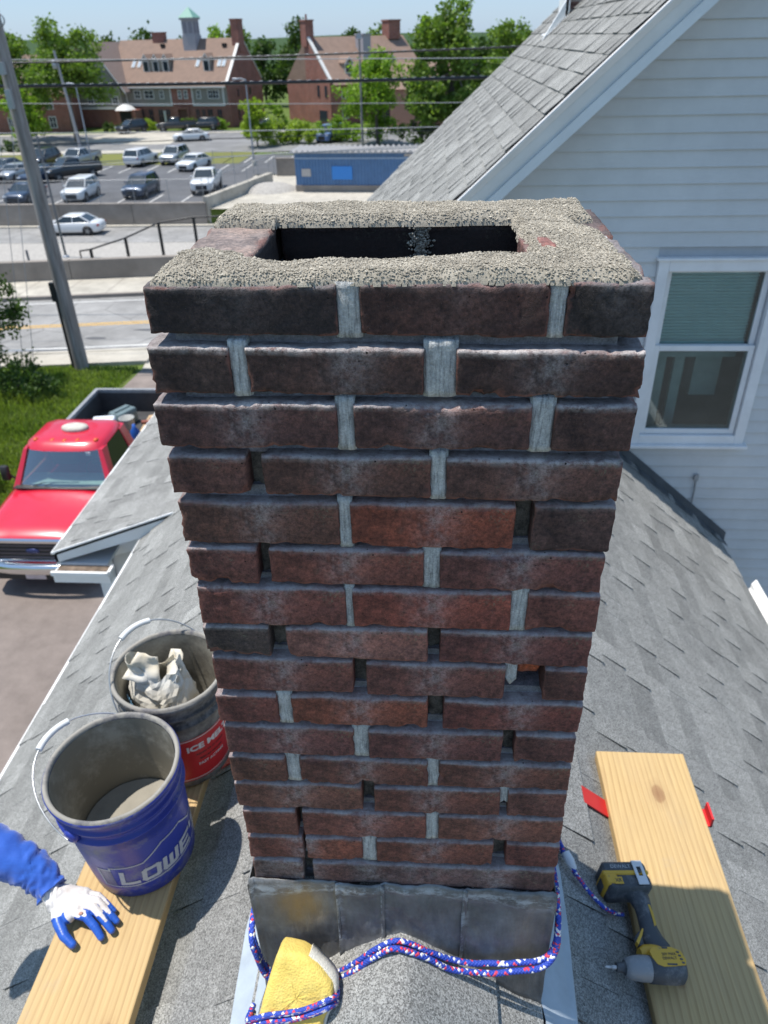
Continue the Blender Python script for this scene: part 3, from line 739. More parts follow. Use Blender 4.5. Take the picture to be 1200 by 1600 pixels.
il.build('room_back', simple('dim_room', (.10, .11, .11), .9), WF)
cu = MB(); cu.box(W0+.10, WY+.30, WZ0-.3, W0+.2, WY+.34, zm-.12); cu.box(W0+.26, WY+.30, WZ0-.3, W0+.33, WY+.36, zm-.12); cu.box(W0+.42, WY+.34, WZ0+.15, W1-.06, WY+.55, zm-.18)
cu.box(W0+.03, WY+.2, zm-.14, W1-.03, WY+.22, zm-.10)
cu.build('curtain', simple('curtain', (.40, .42, .42), .8), WF)

# ---------------------------------------------------------------- chimney flashing
def lead_material():
    n = NT('lead_sheet'); f = n.noise(9, 6, .7); g = n.noise(45, 5, .7, n.coord((1, 1, .35)))
    c = n.ramp(f, [(.28, (.085, .088, .092)), (.55, (.17, .175, .18)), (.8, (.29, .295, .30))])
    c = n.mix(1, c, n.ramp(g, [(.3, .7), (.7, 1.3)]), 'MULTIPLY')
    b = n.attr('tone'); c = n.mix(n.math('MULTIPLY', b, .8, True), c, (.34, .22, .085))
    ht = n.attr('scuff_highlight'); c = n.mix(n.math('MULTIPLY', ht, n.ramp(n.noise(60, 5, .75, n.coord((.5, 1, 1))), [(.45, 0), (.6, 1)])), c, (.42, .46, .50))  # whitish scuffs and edge highlights painted into the lead colour
    n.col(c); n.b.inputs['Metallic'].default_value = .35; n.rough(n.ramp(g, [(.3, .38), (.7, .62)]))
    n.bump(n.math('ADD', f, n.noise(160, 3, .6, n.coord((1, 1, .2)))), .35, .003); return n.m
MLEAD = lead_material()
def zroof(x): return ZT-1.21-S*abs(x)
def lead_panel(xa, xb, seed, lap):
    nx, nz = max(6, int((xb-xa)/.008)), 26; vs = []; at = []; fs = []; sc_ = []
    for k in range(nz+1):
        for q in range(nx+1):
            x = xa+(xb-xa)*q/nx; t = k/nz
            zt_ = ZT-1.072+.004*noise.noise(Vector((x*18, seed, 0))); zb_ = zroof(x)+.012+.006*noise.noise(Vector((x*30, 2, seed)))
            z = zt_+(zb_-zt_)*t
            y = -.0075-lap-.014*t-.012*max(0, t-.75)*4*(.5+.5*noise.noise(Vector((x*12, 0, seed))))
            y += .007*noise.noise(Vector((x*16, t*2.5, seed)))+.0025*noise.noise(Vector((x*60, t*9, seed)))
            y -= .004*math.exp(-((t-.1)/.05)**2)
            if q in (0, nx): y -= .004
            if q in (1, nx-1): y += .0015
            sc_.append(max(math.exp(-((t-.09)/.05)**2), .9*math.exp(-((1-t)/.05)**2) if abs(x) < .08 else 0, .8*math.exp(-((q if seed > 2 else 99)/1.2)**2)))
            vs.append((x, y, z)); at.append(max(0, .8*math.exp(-(((x+.185)/.045)**2+((z-ZT+1.14)/.05)**2)))+max(0, .35*math.exp(-(((x-.23)/.03)**2+((z-ZT+1.25)/.1)**2))))
    n1 = nx+1
    for k in range(nz):
        for q in range(nx): fs.append((k*n1+q, k*n1+q+1, (k+1)*n1+q+1, (k+1)*n1+q))
    mb = MB(); mb.add(vs, fs, 0, None, 0, True); mb.at = at
    o = mb.build('lead_flashing', MLEAD, CH, (0, 0, -(ZT-1.2)))
    a2 = o.data.attributes.new('scuff_highlight', 'FLOAT', 'POINT'); a2.data.foreach_set('value', sc_)
    so2 = o.modifiers.new('thick', 'SOLIDIFY'); so2.thickness = .0022; so2.offset = 1
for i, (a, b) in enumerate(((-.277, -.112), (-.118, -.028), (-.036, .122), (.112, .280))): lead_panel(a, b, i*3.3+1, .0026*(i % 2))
for sx in (-1, 1):
    sl_ = MB(); xs_ = sx*.279
    for k in range(4):
        ya, yb = -.012+k*.1, -.012+(k+1)*.1+.012; off = .0012*(k % 2)
        sl_.box(min(xs_+sx*off, xs_+sx*(off+.002)), ya, zroof(xs_)-.02, max(xs_+sx*off, xs_+sx*(off+.002)), yb, ZT-1.09-.006*k)
    o = sl_.build('side_flashing', MLEAD, CH, (0, 0, -(ZT-1.2)))
    for p in o.data.attributes['tone'].data: p.value = 0
# pale membrane apron on the slopes at both sides
MAPR = simple('pale_membrane', (.38, .44, .50), .55, var=.12, scale=14, bump=.4, bscale=22, bdist=.004)
for sx, pts in ((-1, [(-.272, .40), (-.345, .40), (-.362, .12), (-.352, -.06), (-.338, -.30), (-.30, -.30), (-.285, -.06), (-.272, .0)]),
                (1, [(.272, .40), (.352, .42), (.372, .30), (.371, .17), (.362, -.03), (.345, -.26), (.290, -.26), (.287, -.06), (.276, 0)])):
    mb = MB(); vs = [(x, y, zroof(x)+.019+.003*noise.noise(Vector((x*30, y*15, 0)))) for x, y in pts]; n_ = len(vs)
    vs2 = [(x, y, z-.008) for x, y, z in vs]
    mb.add(vs+vs2, [tuple(range(n_)), tuple(range(n_, 2*n_))[::-1]]+[(i, (i+1) % n_, n_+(i+1) % n_, n_+i) for i in range(n_)])
    mb.build('apron_flashing', MAPR, CH, (0, 0, -(ZT-1.2)))
# ---------------------------------------------------------------- second, far chimney on the main roof
c2 = empty('chimney', (1.42, 7.55, mz(1.42)), label='small dark brick chimney on the main roof slope at the top edge', cat='chimney')
MB2 = None
def far_brick(name, tint, sx=4.4, sz=14, mort=(.25, .23, .21), jit=.25, coordk='Object'):
    n = NT(name); 
    geo = n.node('NewGeometry'); sn = n.node('SeparateXYZ'); n.link(geo.outputs['Normal'], sn.inputs[0])
    ps = n.node('SeparateXYZ'); n.link(n.tc.outputs[coordk], ps.inputs[0])
    # pick the horizontal coordinate that runs along the wall
    ax = n.math('ABSOLUTE', sn.outputs[0]); ay = n.math('ABSOLUTE', sn.outputs[1]); sel = n.math('GREATER_THAN', ax, ay)
    u = n.math('ADD', n.math('MULTIPLY', ps.outputs[1], sel), n.math('MULTIPLY', ps.outputs[0], n.math('SUBTRACT', 1, sel)))
    cv = n.node('CombineXYZ'); n.link(u, cv.inputs[0]); n.link(ps.outputs[2], cv.inputs[1])
    b = n.node('TexBrick'); n.link(cv.outputs[0], b.inputs['Vector']); b.inputs['Scale'].default_value = 1
    b.inputs['Brick Width'].default_value = 1/sx; b.inputs['Row Height'].default_value = 1/sz; b.inputs['Mortar Size'].default_value = .006
    b.inputs['Color1'].default_value = (*sh(tint, 1-jit), 1); b.inputs['Color2'].default_value = (*sh(tint, 1+jit), 1); b.inputs['Mortar'].default_value = (*mort, 1)
    c = n.mix(1, b.outputs['Color'], n.ramp(n.noise(.6, 5, .65), [(.3, .78), (.7, 1.2)]), 'MULTIPLY')
    n.col(c); n.rough(.9); n.bump(b.outputs['Fac'], -.4, .006); return n.m
MFB = far_brick('old_brick', (.10, .06, .055))
mb = MB()
for k in range(22):
    z = k*.068-.30; a = .20-.001*(k % 2)
    mb.box(-.21, -.21, z, .21, .21, z+.058); mb.box(-.20, -.20, z+.0585, .20, .20, z+.0675)
mb.build('stack', MFB, c2)
mb = MB(); z0 = lambda x: MS*x
mb.prism([(-.42, MS*-.42+.012), (-.20, MS*-.20+.02), (-.20, MS*-.2+.17), (-.235, MS*-.2+.11)], -.24, -.18, axis='y')
mb.box(-.235, -.24, -.22, -.213, .24, -.02); mb.add([(-.38, -.26, MS*-.38+.012), (-.2, -.26, MS*-.2+.012), (-.2, .26, MS*-.2+.012), (-.38, .26, MS*-.38+.012)], [(0, 1, 2, 3)])
mb.build('flashing', METALW, c2)
# ---------------------------------------------------------------- the site
def grassy(name, c1, c2, dry=(.20, .17, .07), d=.15):
    n = NT(name); f = n.noise(.7, 6, .7); g = n.noise(9, 5, .75)
    c = n.ramp(g, [(.3, c1), (.7, c2)]); c = n.mix(n.ramp(f, [(.5, 0), (.75, d)]), c, dry)
    n.col(c); n.rough(.95); n.b.inputs['Specular IOR Level'].default_value = .15; n.bump(g, .8, .05); return n.m
MGR = grassy('lawn', (.06, .095, .02), (.14, .19, .045))
MDRY = grassy('dry_verge', (.12, .14, .04), (.22, .22, .07), d=.6)
def asphalt(name, c, sc_=1.2, cr=True):
    n = NT(name); f = n.noise(sc_, 6, .7); g = n.noise(110, 4, .7); k = n.noise(.35, 4, .6)
    cc = n.ramp(f, [(.3, sh(c, .82)), (.7, sh(c, 1.18))]); cc = n.mix(1, cc, n.ramp(g, [(.3, .75), (.7, 1.25)]), 'MULTIPLY')
    cc = n.mix(1, cc, n.ramp(k, [(.35, .85), (.65, 1.1)]), 'MULTIPLY')
    if cr:
        v = n.voro(.45, n.coord((1, 1, 1)), 'DISTANCE_TO_EDGE'); cc = n.mix(n.ramp(v, [(0, .55), (.006, .5), (.012, 0)]), cc, sh(c, .35))
    n.col(cc); n.rough(.92); n.b.inputs['Specular IOR Level'].default_value = .25; n.bump(g, .4, .004); return n.m
MDRIVE = asphalt('driveway_asphalt', (.215, .180, .160), 2.5, False)
MROAD = asphalt('road_asphalt', (.275, .27, .26)); MLOT = asphalt('lot_asphalt', (.115, .118, .125), .5, False); MLOT2 = asphalt('old_asphalt', (.20, .20, .20), .4, False)
MCONC = asphalt('concrete', (.44, .41, .35), 1.5, False); MWALLC = asphalt('stained_concrete', (.27, .24, .21), .6, False)
MGRAV = simple('gravel', (.36, .34, .31), .95, var=.35, scale=8, bump=.6, bscale=30, bdist=.02)
MYEL = simple('yellow_paint', (.62, .36, .06), .8, var=.2, scale=8); MWLINE = simple('white_line_paint', (.62, .61, .58), .8, var=.15, scale=8)
SLP = .13
def yl(x, y0): return y0+SLP*(x+12) if x > -60 else y0-SLP*48
def strip(name, mat, ya, yb, z, x0=-60, x1=45, kind='structure', step=5, th=0, label=None, slope=True, parent=None):
    mb = MB(); n_ = max(1, int((x1-x0)/step)); f = (lambda x, y: yl(x, y)) if slope else (lambda x, y: y)
    vs = []
    for i in range(n_+1):
        x = x0+(x1-x0)*i/n_; vs += [(x, f(x, ya), z), (x, f(x, yb), z)]
    fs = [(2*i, 2*i+2, 2*i+3, 2*i+1) for i in range(n_)]
    if th:
        b = len(vs); vs += [(v[0], v[1], z-th) for v in vs[:b]]
        fs += [(2*i, b+2*i, b+2*i+2, 2*i+2) for i in range(n_)]+[(2*i+1, 2*i+3, b+2*i+3, b+2*i+1) for i in range(n_)]+[(0, 1, b+1, b), (2*n_, b+2*n_, b+2*n_+1, 2*n_+1)]
    mb.add(vs, fs); o = mb.build(name, mat, parent)
    if kind and parent is None: o['kind'] = kind
    return o
# terrain sheet: level by the house, falling away behind the street, level again for the car park, out to the horizon
gm = MB(); prof = [(-400, -.02), (29, -.02), (31.8, -.02), (36, -1.35), (46, -4.40), (50, -4.74), (52, -4.74), (61.15, -4.74), (61.3, -3.42), (400, -3.42), (2500, -3.42)]
xs = [-2500, -300, -60, 45, 300, 2500]; vs = []
for x in xs:
    for (y, z) in prof: vs.append((x, yl(max(-60, min(45, x)), y) if y < 50 and y > 0 else y, z))
npf = len(prof); fs = [(i*npf+j, (i+1)*npf+j, (i+1)*npf+j+1, i*npf+j+1) for i in range(len(xs)-1) for j in range(npf-1)]
gm.add(vs, fs); gm.build('ground', MGR)['kind'] = 'structure'
# driveway
dm = MB(); dm.add([(-9.4, -30, 0), (-2, -30, 0), (-2, 18.6, 0), (-8.2, 19.2, 0), (-8.4, 16.0, 0), (-7.75, 11.0, 0), (-8.6, 4, 0)], [(0, 1, 2, 3, 4, 5, 6)]); dm.build('driveway', MDRIVE)['kind'] = 'structure'
dm = MB(); dm.add([(-2, -30, -.004), (25, -30, -.004), (25, 17, -.004), (-2, 17, -.004)], [(0, 1, 2, 3)]); dm.build('yard', MLOT2)['kind'] = 'structure'
# near street
strip('road', MROAD, 19.95, 25.85, .004)
strip('pavement', MCONC, 18.85, 19.80, .10, th=.12, x1=-8.2); strip('kerb', MCONC, 19.80, 19.95, .115, th=.12, x1=-8.4)
dm = MB(); dm.add([(-8.2, 18.9, .02), (-2, 18.9, .02), (-2, 21.2, .006), (-8.4, 20.35, .006)], [(0, 1, 2, 3)]); dm.build('driveway_apron', MCONC)['kind'] = 'structure'
strip('kerb', MWALLC, 25.85, 26.02, .13, th=.15); strip('pavement', MCONC, 26.02, 28.1, .12, th=.14)
strip('centre_line', MYEL, 22.62, 22.70, .0085); strip('centre_line', MYEL, 22.80, 22.88, .0085)
strip('edge_line', MWLINE, 20.45, 20.55, .0085); strip('edge_line', MWLINE, 25.35, 25.43, .0085)
for (x, y, a, b) in ((-8.9, 22.3, .7, .12), (-8.0, 21.7, .5, .2), (-10.6, 21.5, .35, .1)):
    pm = MB(); pm.add([(x+a*math.cos(t*math.pi/5)*(1+.2*math.sin(3*t)), y+b*math.sin(t*math.pi/5), .0125) for t in range(10)], [tuple(range(10))]); pm.build('road_patch', MLOT)['kind'] = 'structure'
for k in range(34):
    x = -52+1.6*k
    if x > -8.5 and False: break
    jm = MB(); jm.add([(x, yl(x, 26.03), .1235), (x+.03, yl(x, 26.03), .1235), (x+.03, yl(x, 28.05), .1235), (x, yl(x, 28.05), .1235)], [(0, 1, 2, 3)]); 
    if -18 < x < 2: jm.build('pavement_joint', MWALLC)['kind'] = 'structure'
# low parapet in panels
pw = empty('parapet_wall', (0, 0, 0), label='low stained concrete wall on the far side of the street below the black railing', cat='wall')
x = -58
while x < 40:
    x2 = x+4.4; mb = MB()
    mb.add([(x+.012, yl(x, 28.12), 0), (x2-.012, yl(x2, 28.12), 0), (x2-.012, yl(x2, 28.42), 0), (x+.012, yl(x, 28.42), 0), (x+.012, yl(x, 28.12), .84), (x2-.012, yl(x2, 28.12), .84), (x2-.012, yl(x2, 28.42), .84), (x+.012, yl(x, 28.42), .84)],
           [(0, 3, 2, 1), (4, 5, 6, 7), (0, 1, 5, 4), (1, 2, 6, 5), (2, 3, 7, 6), (3, 0, 4, 7)])
    mb.build('wall_panel', MWALLC, pw); x = x2
strip('walkway', MLOT2, 28.43, 31.9, .012, th=.05); strip('yellow_kerb', MYEL, 31.2, 31.45, .10, x0=-60, x1=-14.2, th=.1); strip('kerb', MWALLC, 31.2, 31.5, .12, x0=-14.1, th=.13)
# black pipe railing that climbs to the right
MBLK = simple('black_metal', (.012, .012, .013), .4, var=0)
rl = empty('railing', (0, 0, 0), label='black pipe handrail stepping up to the right behind the low street wall', cat='railing')
rp = [(-14.75, .55), (-14.3, .6), (-12.8, 1.0), (-11.35, 1.55), (-9.9, 1.72), (-7.4, 1.72), (-4.9, 1.72), (-2.4, 1.72), (.1, 1.72)]
rb = MB(); rb.tube([(x, yl(x, 31.0), z) for x, z in rp], .035); rb.tube([(rp[0][0], yl(rp[0][0], 31.0), .55), (rp[0][0], yl(rp[0][0], 31.0), .05)], .03); rb.build('top_rail', MBLK, rl)
for (x, z) in rp[1:]:
    rb = MB(); rb.box(x-.05, yl(x, 31.0)-.05, 0, x+.05, yl(x, 31.0)+.05, z-.01); rb.box(x-.11, yl(x, 31)-.11, .012, x+.11, yl(x, 31)+.11, .04); rb.build('post', MBLK, rl)
# small bollard posts beside it
for k, (x, lab) in enumerate(((-16.9, 'short grey post on the yellow kerb, left of the two by the railing'), (-15.9, 'short grey post on the yellow kerb nearest the black railing'))):
    b = MB(); b.lathe([(0, 0), (.09, 0), (.06, .04), (.05, .05), (.05, .62), (.03, .66), (0, .66)], 10)
    tag(b.build('bollard', simple('grey_post', (.14, .14, .14), .6), None, (x, yl(x, 31.0), .02)), lab, 'bollard', 'short posts by the railing')
# lower street, retaining wall, car park
strip('gravel_verge', MGRAV, 48.6, 55.2, -4.60, x0=-120, x1=60, slope=False)
gs = MB(); gx = [-120, -60, 45, 90]; gpf = [(31.95, .01), (36, -1.12), (46, -4.08), (49.6, -4.56)]
gs.add([(x, yl(max(-60, min(45, x)), y) if y < 50 else y, z) for x in gx for (y, z) in gpf], [(i*4+j, (i+1)*4+j, (i+1)*4+j+1, i*4+j+1) for i in range(3) for j in range(3)]); gs.build('gravel_bank', MGRAV)['kind'] = 'structure'
strip('lower_road', MROAD, 55.2, 60.4, -4.585, x0=-120, x1=60, slope=False); strip('kerb', MCONC, 60.4, 60.99, -4.48, x0=-120, x1=60, slope=False, th=.13)
rw = empty('retaining_wall', (0, 0, 0), label='long brown stained concrete retaining wall in front of the car park behind the white saloon', cat='wall')
x = -96
while x < -18.1:
    x2 = min(x+6, -18.0); mb = MB(); mb.box(x+.02, 61.0, -4.65, x2-.02, 61.4, -3.0); mb.box(x, 60.96, -3.0, x2, 61.44, -2.9); mb.build('wall_panel', MWALLC, rw); x = x2
rw2 = empty('retaining_wall', (0, 0, 0), label='shorter concrete wall running back from the street towards the blue shed', cat='wall')
dr = Vector((2.9, 12, 0)).normalized(); sd = Vector((dr.y, -dr.x, 0))
p0 = Vector((-18.0, 61.2, 0)); mb = MB()
for k in range(3):
    a = p0+dr*(k*4.1+.01); b = p0+dr*((k+1)*4.1-.01); mb = MB()
    q = [a-sd*.25, b-sd*.25, b+sd*.25, a+sd*.25]
    mb.add([(*v.xy, -4.7) for v in q]+[(*v.xy, -2.5) for v in q], [(0, 3, 2, 1), (4, 5, 6, 7), (0, 1, 5, 4), (1, 2, 6, 5), (2, 3, 7, 6), (3, 0, 4, 7)]); mb.build('wall_panel', MCONC, rw2)
strip('car_park', MLOT, 61.42, 86.0, -3.34, x0=-110, x1=-17.5, slope=False)
strip('car_park', MLOT, 78.0, 92.5, -3.346, x0=-24, x1=40, slope=False)
strip('concrete_yard', MCONC, 60.9, 77.6, -3.36, x0=-17.6, x1=45, slope=False)
bw = MB(); bw.box(-15.2, 77.0, -3.5, 42, 77.4, -1.9); bw.box(-15.25, 76.95, -1.9, 42, 77.45, -1.78)
tag(bw.build('low_wall', MWALLC), 'low dark concrete wall behind the blue metal shed', 'wall')
for k in range(9):                      # culvert-like humps of paving between wall and shed
    pass
hb = MB(); hb.lathe([(2.6, 0), (2.3, .2), (1.6, .42), (.8, .52), (0, .55)], 20)
tag(hb.build('earth_mound', MGRAV, None, (-14.6, 69.5, -3.4)), kind='structure')
# bay markings
def mark(x, ya, yb):
    mb = MB(); mb.add([(x, ya, -3.335), (x+.13, ya, -3.335), (x+.13+.05, yb, -3.335), (x+.05, yb, -3.335)], [(0, 1, 2, 3)]); return mb.mesh('bay_line', MWLINE)
for x in [-47.5+2.55*k for k in range(12)]: addobj('bay_line', mark(x, 80.2, 85.2))['kind'] = 'structure'
for x in [-45.2+2.7*k for k in range(10)]: addobj('bay_line', mark(x, 62.2, 67.4))['kind'] = 'structure'
for x in [-22.9+2.3*k for k in range(13)]: addobj('bay_line', mark(x, 86.3, 91.3))['kind'] = 'structure'
strip('grass_verge', MDRY, 86.0, 95.5, -3.335, x0=-110, x1=-21, slope=False, step=3)
strip('upper_road', MLOT2, 95.5, 117.0, -3.33, x0=-160, x1=60, slope=False)
strip('pavement', MCONC, 95.6, 98.2, -3.28, x0=-160, x1=-30, slope=False, th=.1)
cm_ = MB(); cm_.add([(-49, 108.5, -3.318), (-38.2, 104.0, -3.318), (-34.2, 104.6, -3.318), (-37.0, 121.0, -3.318), (-46.5, 121, -3.318)], [(0, 1, 2, 3, 4)]); cm_.build('concrete_forecourt', MCONC)['kind'] = 'structure'
strip('front_walk', MCONC, 117.0, 118.6, -3.30, x0=-160, x1=60, slope=False)
# lawn by the street: tufts of long grass
def blades(name, region, N, hgt, mat, seed, wid=.012, lean=.5):
    r_ = random.Random(seed); vs = []; fs = []; at = []
    k = 0
    while k < N:
        x = r_.uniform(region[0], region[1]); y = r_.uniform(region[2], region[3])
        if not region[4](x, y): continue
        k += 1; h = hgt(x, y)*r_.uniform(.5, 1.2); a = r_.uniform(0, 6.28); d = Vector((math.cos(a), math.sin(a), 0)); l = Vector((r_.gauss(0, 1), r_.gauss(0, 1), 0))*lean*h*.5
        b = len(vs); p = Vector((x, y, 0)); w_ = wid*r_.uniform(.6, 1.4)
        for q in (p-d*w_, p+d*w_, p+l*.35+Vector((0, 0, h*.6))+d*w_*.7, p+l*.35+Vector((0, 0, h*.6))-d*w_*.7, p+l+Vector((0, 0, h))): vs.append(tuple(q)); 
        t = r_.uniform(.6, 1.35); at += [t]*5
        fs += [(b, b+1, b+2, b+3), (b+3, b+2, b+4)]
    me = bpy.data.meshes.new(name); me.from_pydata(vs, [], fs); me.materials.append(mat)
    a_ = me.attributes.new('tone', 'FLOAT', 'POINT'); a_.data.foreach_set('value', at)
    o = addobj(name, me); o['kind'] = 'stuff'; return o
def leaf_material(name, c, c2=None, trans=.35):
    n = NT(name); t = n.attr('tone'); f = n.noise(.55, 3, .6)
    cc = n.ramp(f, [(.3, c), (.7, c2 or sh(c, 1.5))]); tn = n.node('CombineColor')
    for k in range(3): n.link(t, tn.inputs[k])
    cc = n.mix(1, cc, tn.outputs[0], 'MULTIPLY'); n.col(cc); n.rough(.55); n.b.inputs['Specular IOR Level'].default_value = .3
    tl = n.node('BsdfTranslucent'); n.link(n.mix(1, cc, (1.3, 1.5, .5), 'MULTIPLY'), tl.inputs[0]); mx = n.node('MixShader'); mx.inputs[0].default_value = trans
    n.link(n.b.outputs[0], mx.inputs[1]); n.link(tl.outputs[0], mx.inputs[2]); n.link(mx.outputs[0], n.n['Material Output'].inputs[0]); return n.m
MBLADE = leaf_material('grass_blade', (.15, .21, .045), (.27, .32, .09), trans=.45)
def edge(x): return -8.35 if x > 0 else 0
def inlawn(x, y):
    xe = -8.35 if y > 14 else (-8.5 if y > 11 else -8.3)
    xe = np.interp(y, [4, 11, 16, 19], [-8.75, -7.9, -8.55, -8.35])
    return x < xe and y < yl(x, 18.8)
blades('grass', (-14.5, -7.6, 6, 19, inlawn), 75000, lambda x, y: .13+.55*max(0, min(1, (-9.4-x)/1.5))*max(0, min(1, (17.6-y)/1.0))*(.6+.6*noise.noise(Vector((x*.8, y*.8, 0)))), MBLADE, 9, wid=.014)
# ---------------------------------------------------------------- buildings across the street
MRB = far_brick('red_brick', (.255, .088, .062), 4.4, 13, (.30, .24, .21), .18)
MRF = simple('brown_roof_shingle', (.235, .160, .122), .9, var=.14, scale=1.2, bump=.4, bscale=6, bdist=.02)
MGS = simple('grey_clapboard', (.25, .235, .20), .8, var=.08, scale=1); MWT = simple('white_building_trim', (.62, .61, .58), .6, var=.05)
MPN = simple('dark_pane', (.03, .04, .05), .12, var=0); MCU = simple('copper_green', (.18, .36, .29), .6, var=.1); MCG = simple('cupola_grey', (.34, .33, .35), .7, var=.1)
MDK = simple('dark_opening', (.015, .014, .014), .7, var=0); MLB = simple('pale_brick', (.36, .20, .14), .9, var=.12)
def win(par, x, y, z, w_, h, tr=.10, fmat=None, depth=.06, nm='window', mull=True):
    """window on a wall facing -y at plane y (local), frame proud, pane recessed"""
    m1 = MB(); frame(m1, x-w_/2-tr, x+w_/2+tr, z-tr, z+h+tr, tr, y-depth, y+.02)
    if mull: m1.box(x-.03, y-depth*.6, z, x+.03, y, z+h); m1.box(x-w_/2, y-depth*.6, z+h/2-.03, x-.0305, y, z+h/2+.03); m1.box(x+.0305, y-depth*.6, z+h/2-.03, x+w_/2, y, z+h/2+.03)
    f = m1.build(nm, fmat or MWT, par); g = MB(); g.box(x-w_/2, y-.015, z, x+w_/2, y+.01, z+h); g.build('pane', MPN, f); return f
def solid(mb, poly, x0, x1): mb.prism(poly, x0, x1, axis='x')        # poly in (y, z)
BZ0 = -3.35
# --- long brick building with brown roof, dormers and cupola; local x along the front, -y towards us
A = empty('brick_building', (-31.0, 125.0, BZ0), R(-13), label='long red brick and grey clapboard building with brown roof, dormers and green topped cupola', cat='building')
LA, DA, EA, RA = 17.5, 12.0, 5.75, 11.35                  # length, depth, eave, ridge
def place(par, mb, name, mat): return mb.build(name, mat, par)
m1 = MB(); m1.box(-LA, 0, 0, 0, DA, 2.95); place(A, m1, 'wall', MRB)
m1 = MB(); m1.box(-LA, .06, 2.95, -.02, DA, EA); place(A, m1, 'wall', MGS)
# gable end in brick with coping, rising above the roof
m1 = MB(); m1.prism([(0-.05, 0), (DA, 0), (DA, EA), (DA/2, RA+.25), (-.05, EA+.15)], -.02, .30, axis='x'); place(A, m1, 'gable_wall', MRB)
m1 = MB(); c_ = MB()
for (ya, za, yb, zb_) in ((-.1, EA+.16, DA/2, RA+.27), (DA/2, RA+.27, DA+.1, EA+.16)):
    c_.prism([(ya, za), (yb, zb_), (yb, zb_+.18), (ya, za+.18)], -.08, .36, axis='x')
place(A, c_, 'coping', MWT)
m1 = MB(); m1.box(-.75, DA/2-1.1, RA-1.6, .42, DA/2+.7, RA+2.3); m1.box(-.82, DA/2-1.17, RA+2.3, .49, DA/2+.77, RA+2.5); place(A, m1, 'chimney_stack', MRB)
# roof
ov = .45; sl_a = (RA-EA)/(DA/2)
m1 = MB()
for (y0_, z0_, y1_, z1_) in ((-ov, EA-ov*sl_a, DA/2, RA), (DA/2, RA, DA+ov, EA-ov*sl_a)):
    m1.prism([(y0_, z0_), (y1_, z1_), (y1_, z1_+.15), (y0_, z0_+.15)], -LA-3, -.021, axis='x')
RFA = place(A, m1, 'roof', MRF)
m1 = MB(); m1.box(-LA, -ov-.1, EA-ov*sl_a-.08, -.02, -ov+.02, EA-ov*sl_a+.12); place(A, m1, 'gutter', MWT)
rz = lambda y: EA+sl_a*y+.15
# brick bays with grey panels and trim
for (xa, xb) in ((-5.9, -.55), (-17.3, -9.4)):
    t_ = MB(); frame(t_, xa, xb, 2.85, EA-.3, .2, -.16, .05); place(A, t_, 'panel_frame', MWT)
    t_ = MB(); t_.box(xa+.2, -.10, 3.05, xb-.2, .055, EA-.5)
    for k in range(11): t_.box(xa+.2, -.125, 3.05+k*.2, xb-.2, -.10, 3.05+k*.2+.17)
    place(A, t_, 'clapboard_panel', MGS)
m1 = MB(); m1.box(-9.35, -.12, 2.95, -5.95, .055, EA-.3); place(A, m1, 'wall', MRB)
for x, w_ in ((-4.7, .5), (-2.75, .7), (-1.85, .9), (-11.0, .5), (-13.2, 1.5), (-15.2, .9), (-7.9, .45), (-6.9, .45)): win(A, x, -.14, 3.9, w_, 1.0)
for x, w_, h in ((-1.6, .7, 1.7), (-3.2, .8, 1.7), (-4.3, .6, 1.7), (-5.3, .6, 1.7), (-10.4, .7, 1.7), (-11.7, .8, 1.7), (-13.4, .7, 1.7), (-15.0, .7, 1.7)): win(A, x, -.02, .7, w_, h, tr=.06, fmat=MRB)
m1 = MB(); frame(m1, -8.9, -6.7, -.3, 2.7, .3, -.3, 0); place(A, m1, 'porch_surround', MRB); m1 = MB(); m1.box(-8.6, -.02, 0, -7.0, .01, 2.4); place(A, m1, 'door', simple('brown_door', (.10, .04, .03), .6))
m1 = MB(); m1.box(-11.55, -.03, .1, -10.85, .0, 2.2); place(A, m1, 'door', MWT)
def dormer(par, x, y, w_, h, tw):
    z = rz(y)-.1; d = MB(); yb = y+(h+.75)/sl_a
    d.box(x-w_/2, y, z, x+w_/2, yb, z+h); o = d.build('dormer', MGS, par)
    r_ = MB()
    for s in (-1, 1): r_.prism([(x, z+h+.75), (x+s*(w_/2+.15), z+h-.05), (x+s*(w_/2+.15), z+h+.08), (x, z+h+.88)], y-.15, yb+.3, axis='y')
    r_.prism([(x, z+h+.74), (x-w_/2+.01, z+h), (x+w_/2-.01, z+h)], y+.02, yb, axis='y'); r_.build('dormer_roof', MRF, o)
    f = MB(); 
    for s in (-1, 1): f.prism([(x, z+h+.88), (x+s*(w_/2+.16), z+h-.06), (x+s*(w_/2+.16), z+h-.22), (x, z+h+.66)], y-.19, y-.152, axis='y')
    frame(f, x-w_/2-.02, x+w_/2+.02, z, z+h, .12, y-.03, y+.01); f.build('frame', MWT, o)
    g = MB(); g.box(x-w_/2+.12, y-.012, z+.12, x+w_/2-.12, y+.004, z+h-.12); g.build('pane', MPN, o)
for x in (-14.0, -12.3, -10.6, -3.75): dormer(A, x, 1.6, 1.0, 1.5, 0)
m1 = MB(); m1.box(-13.5, 1.75, rz(1.75)-.1, -12.85, 3.2, rz(1.75)+1.35); m1.box(-11.8, 1.75, rz(1.75)-.1, -11.1, 3.2, rz(1.75)+1.35); place(A, m1, 'dormer', MGS)
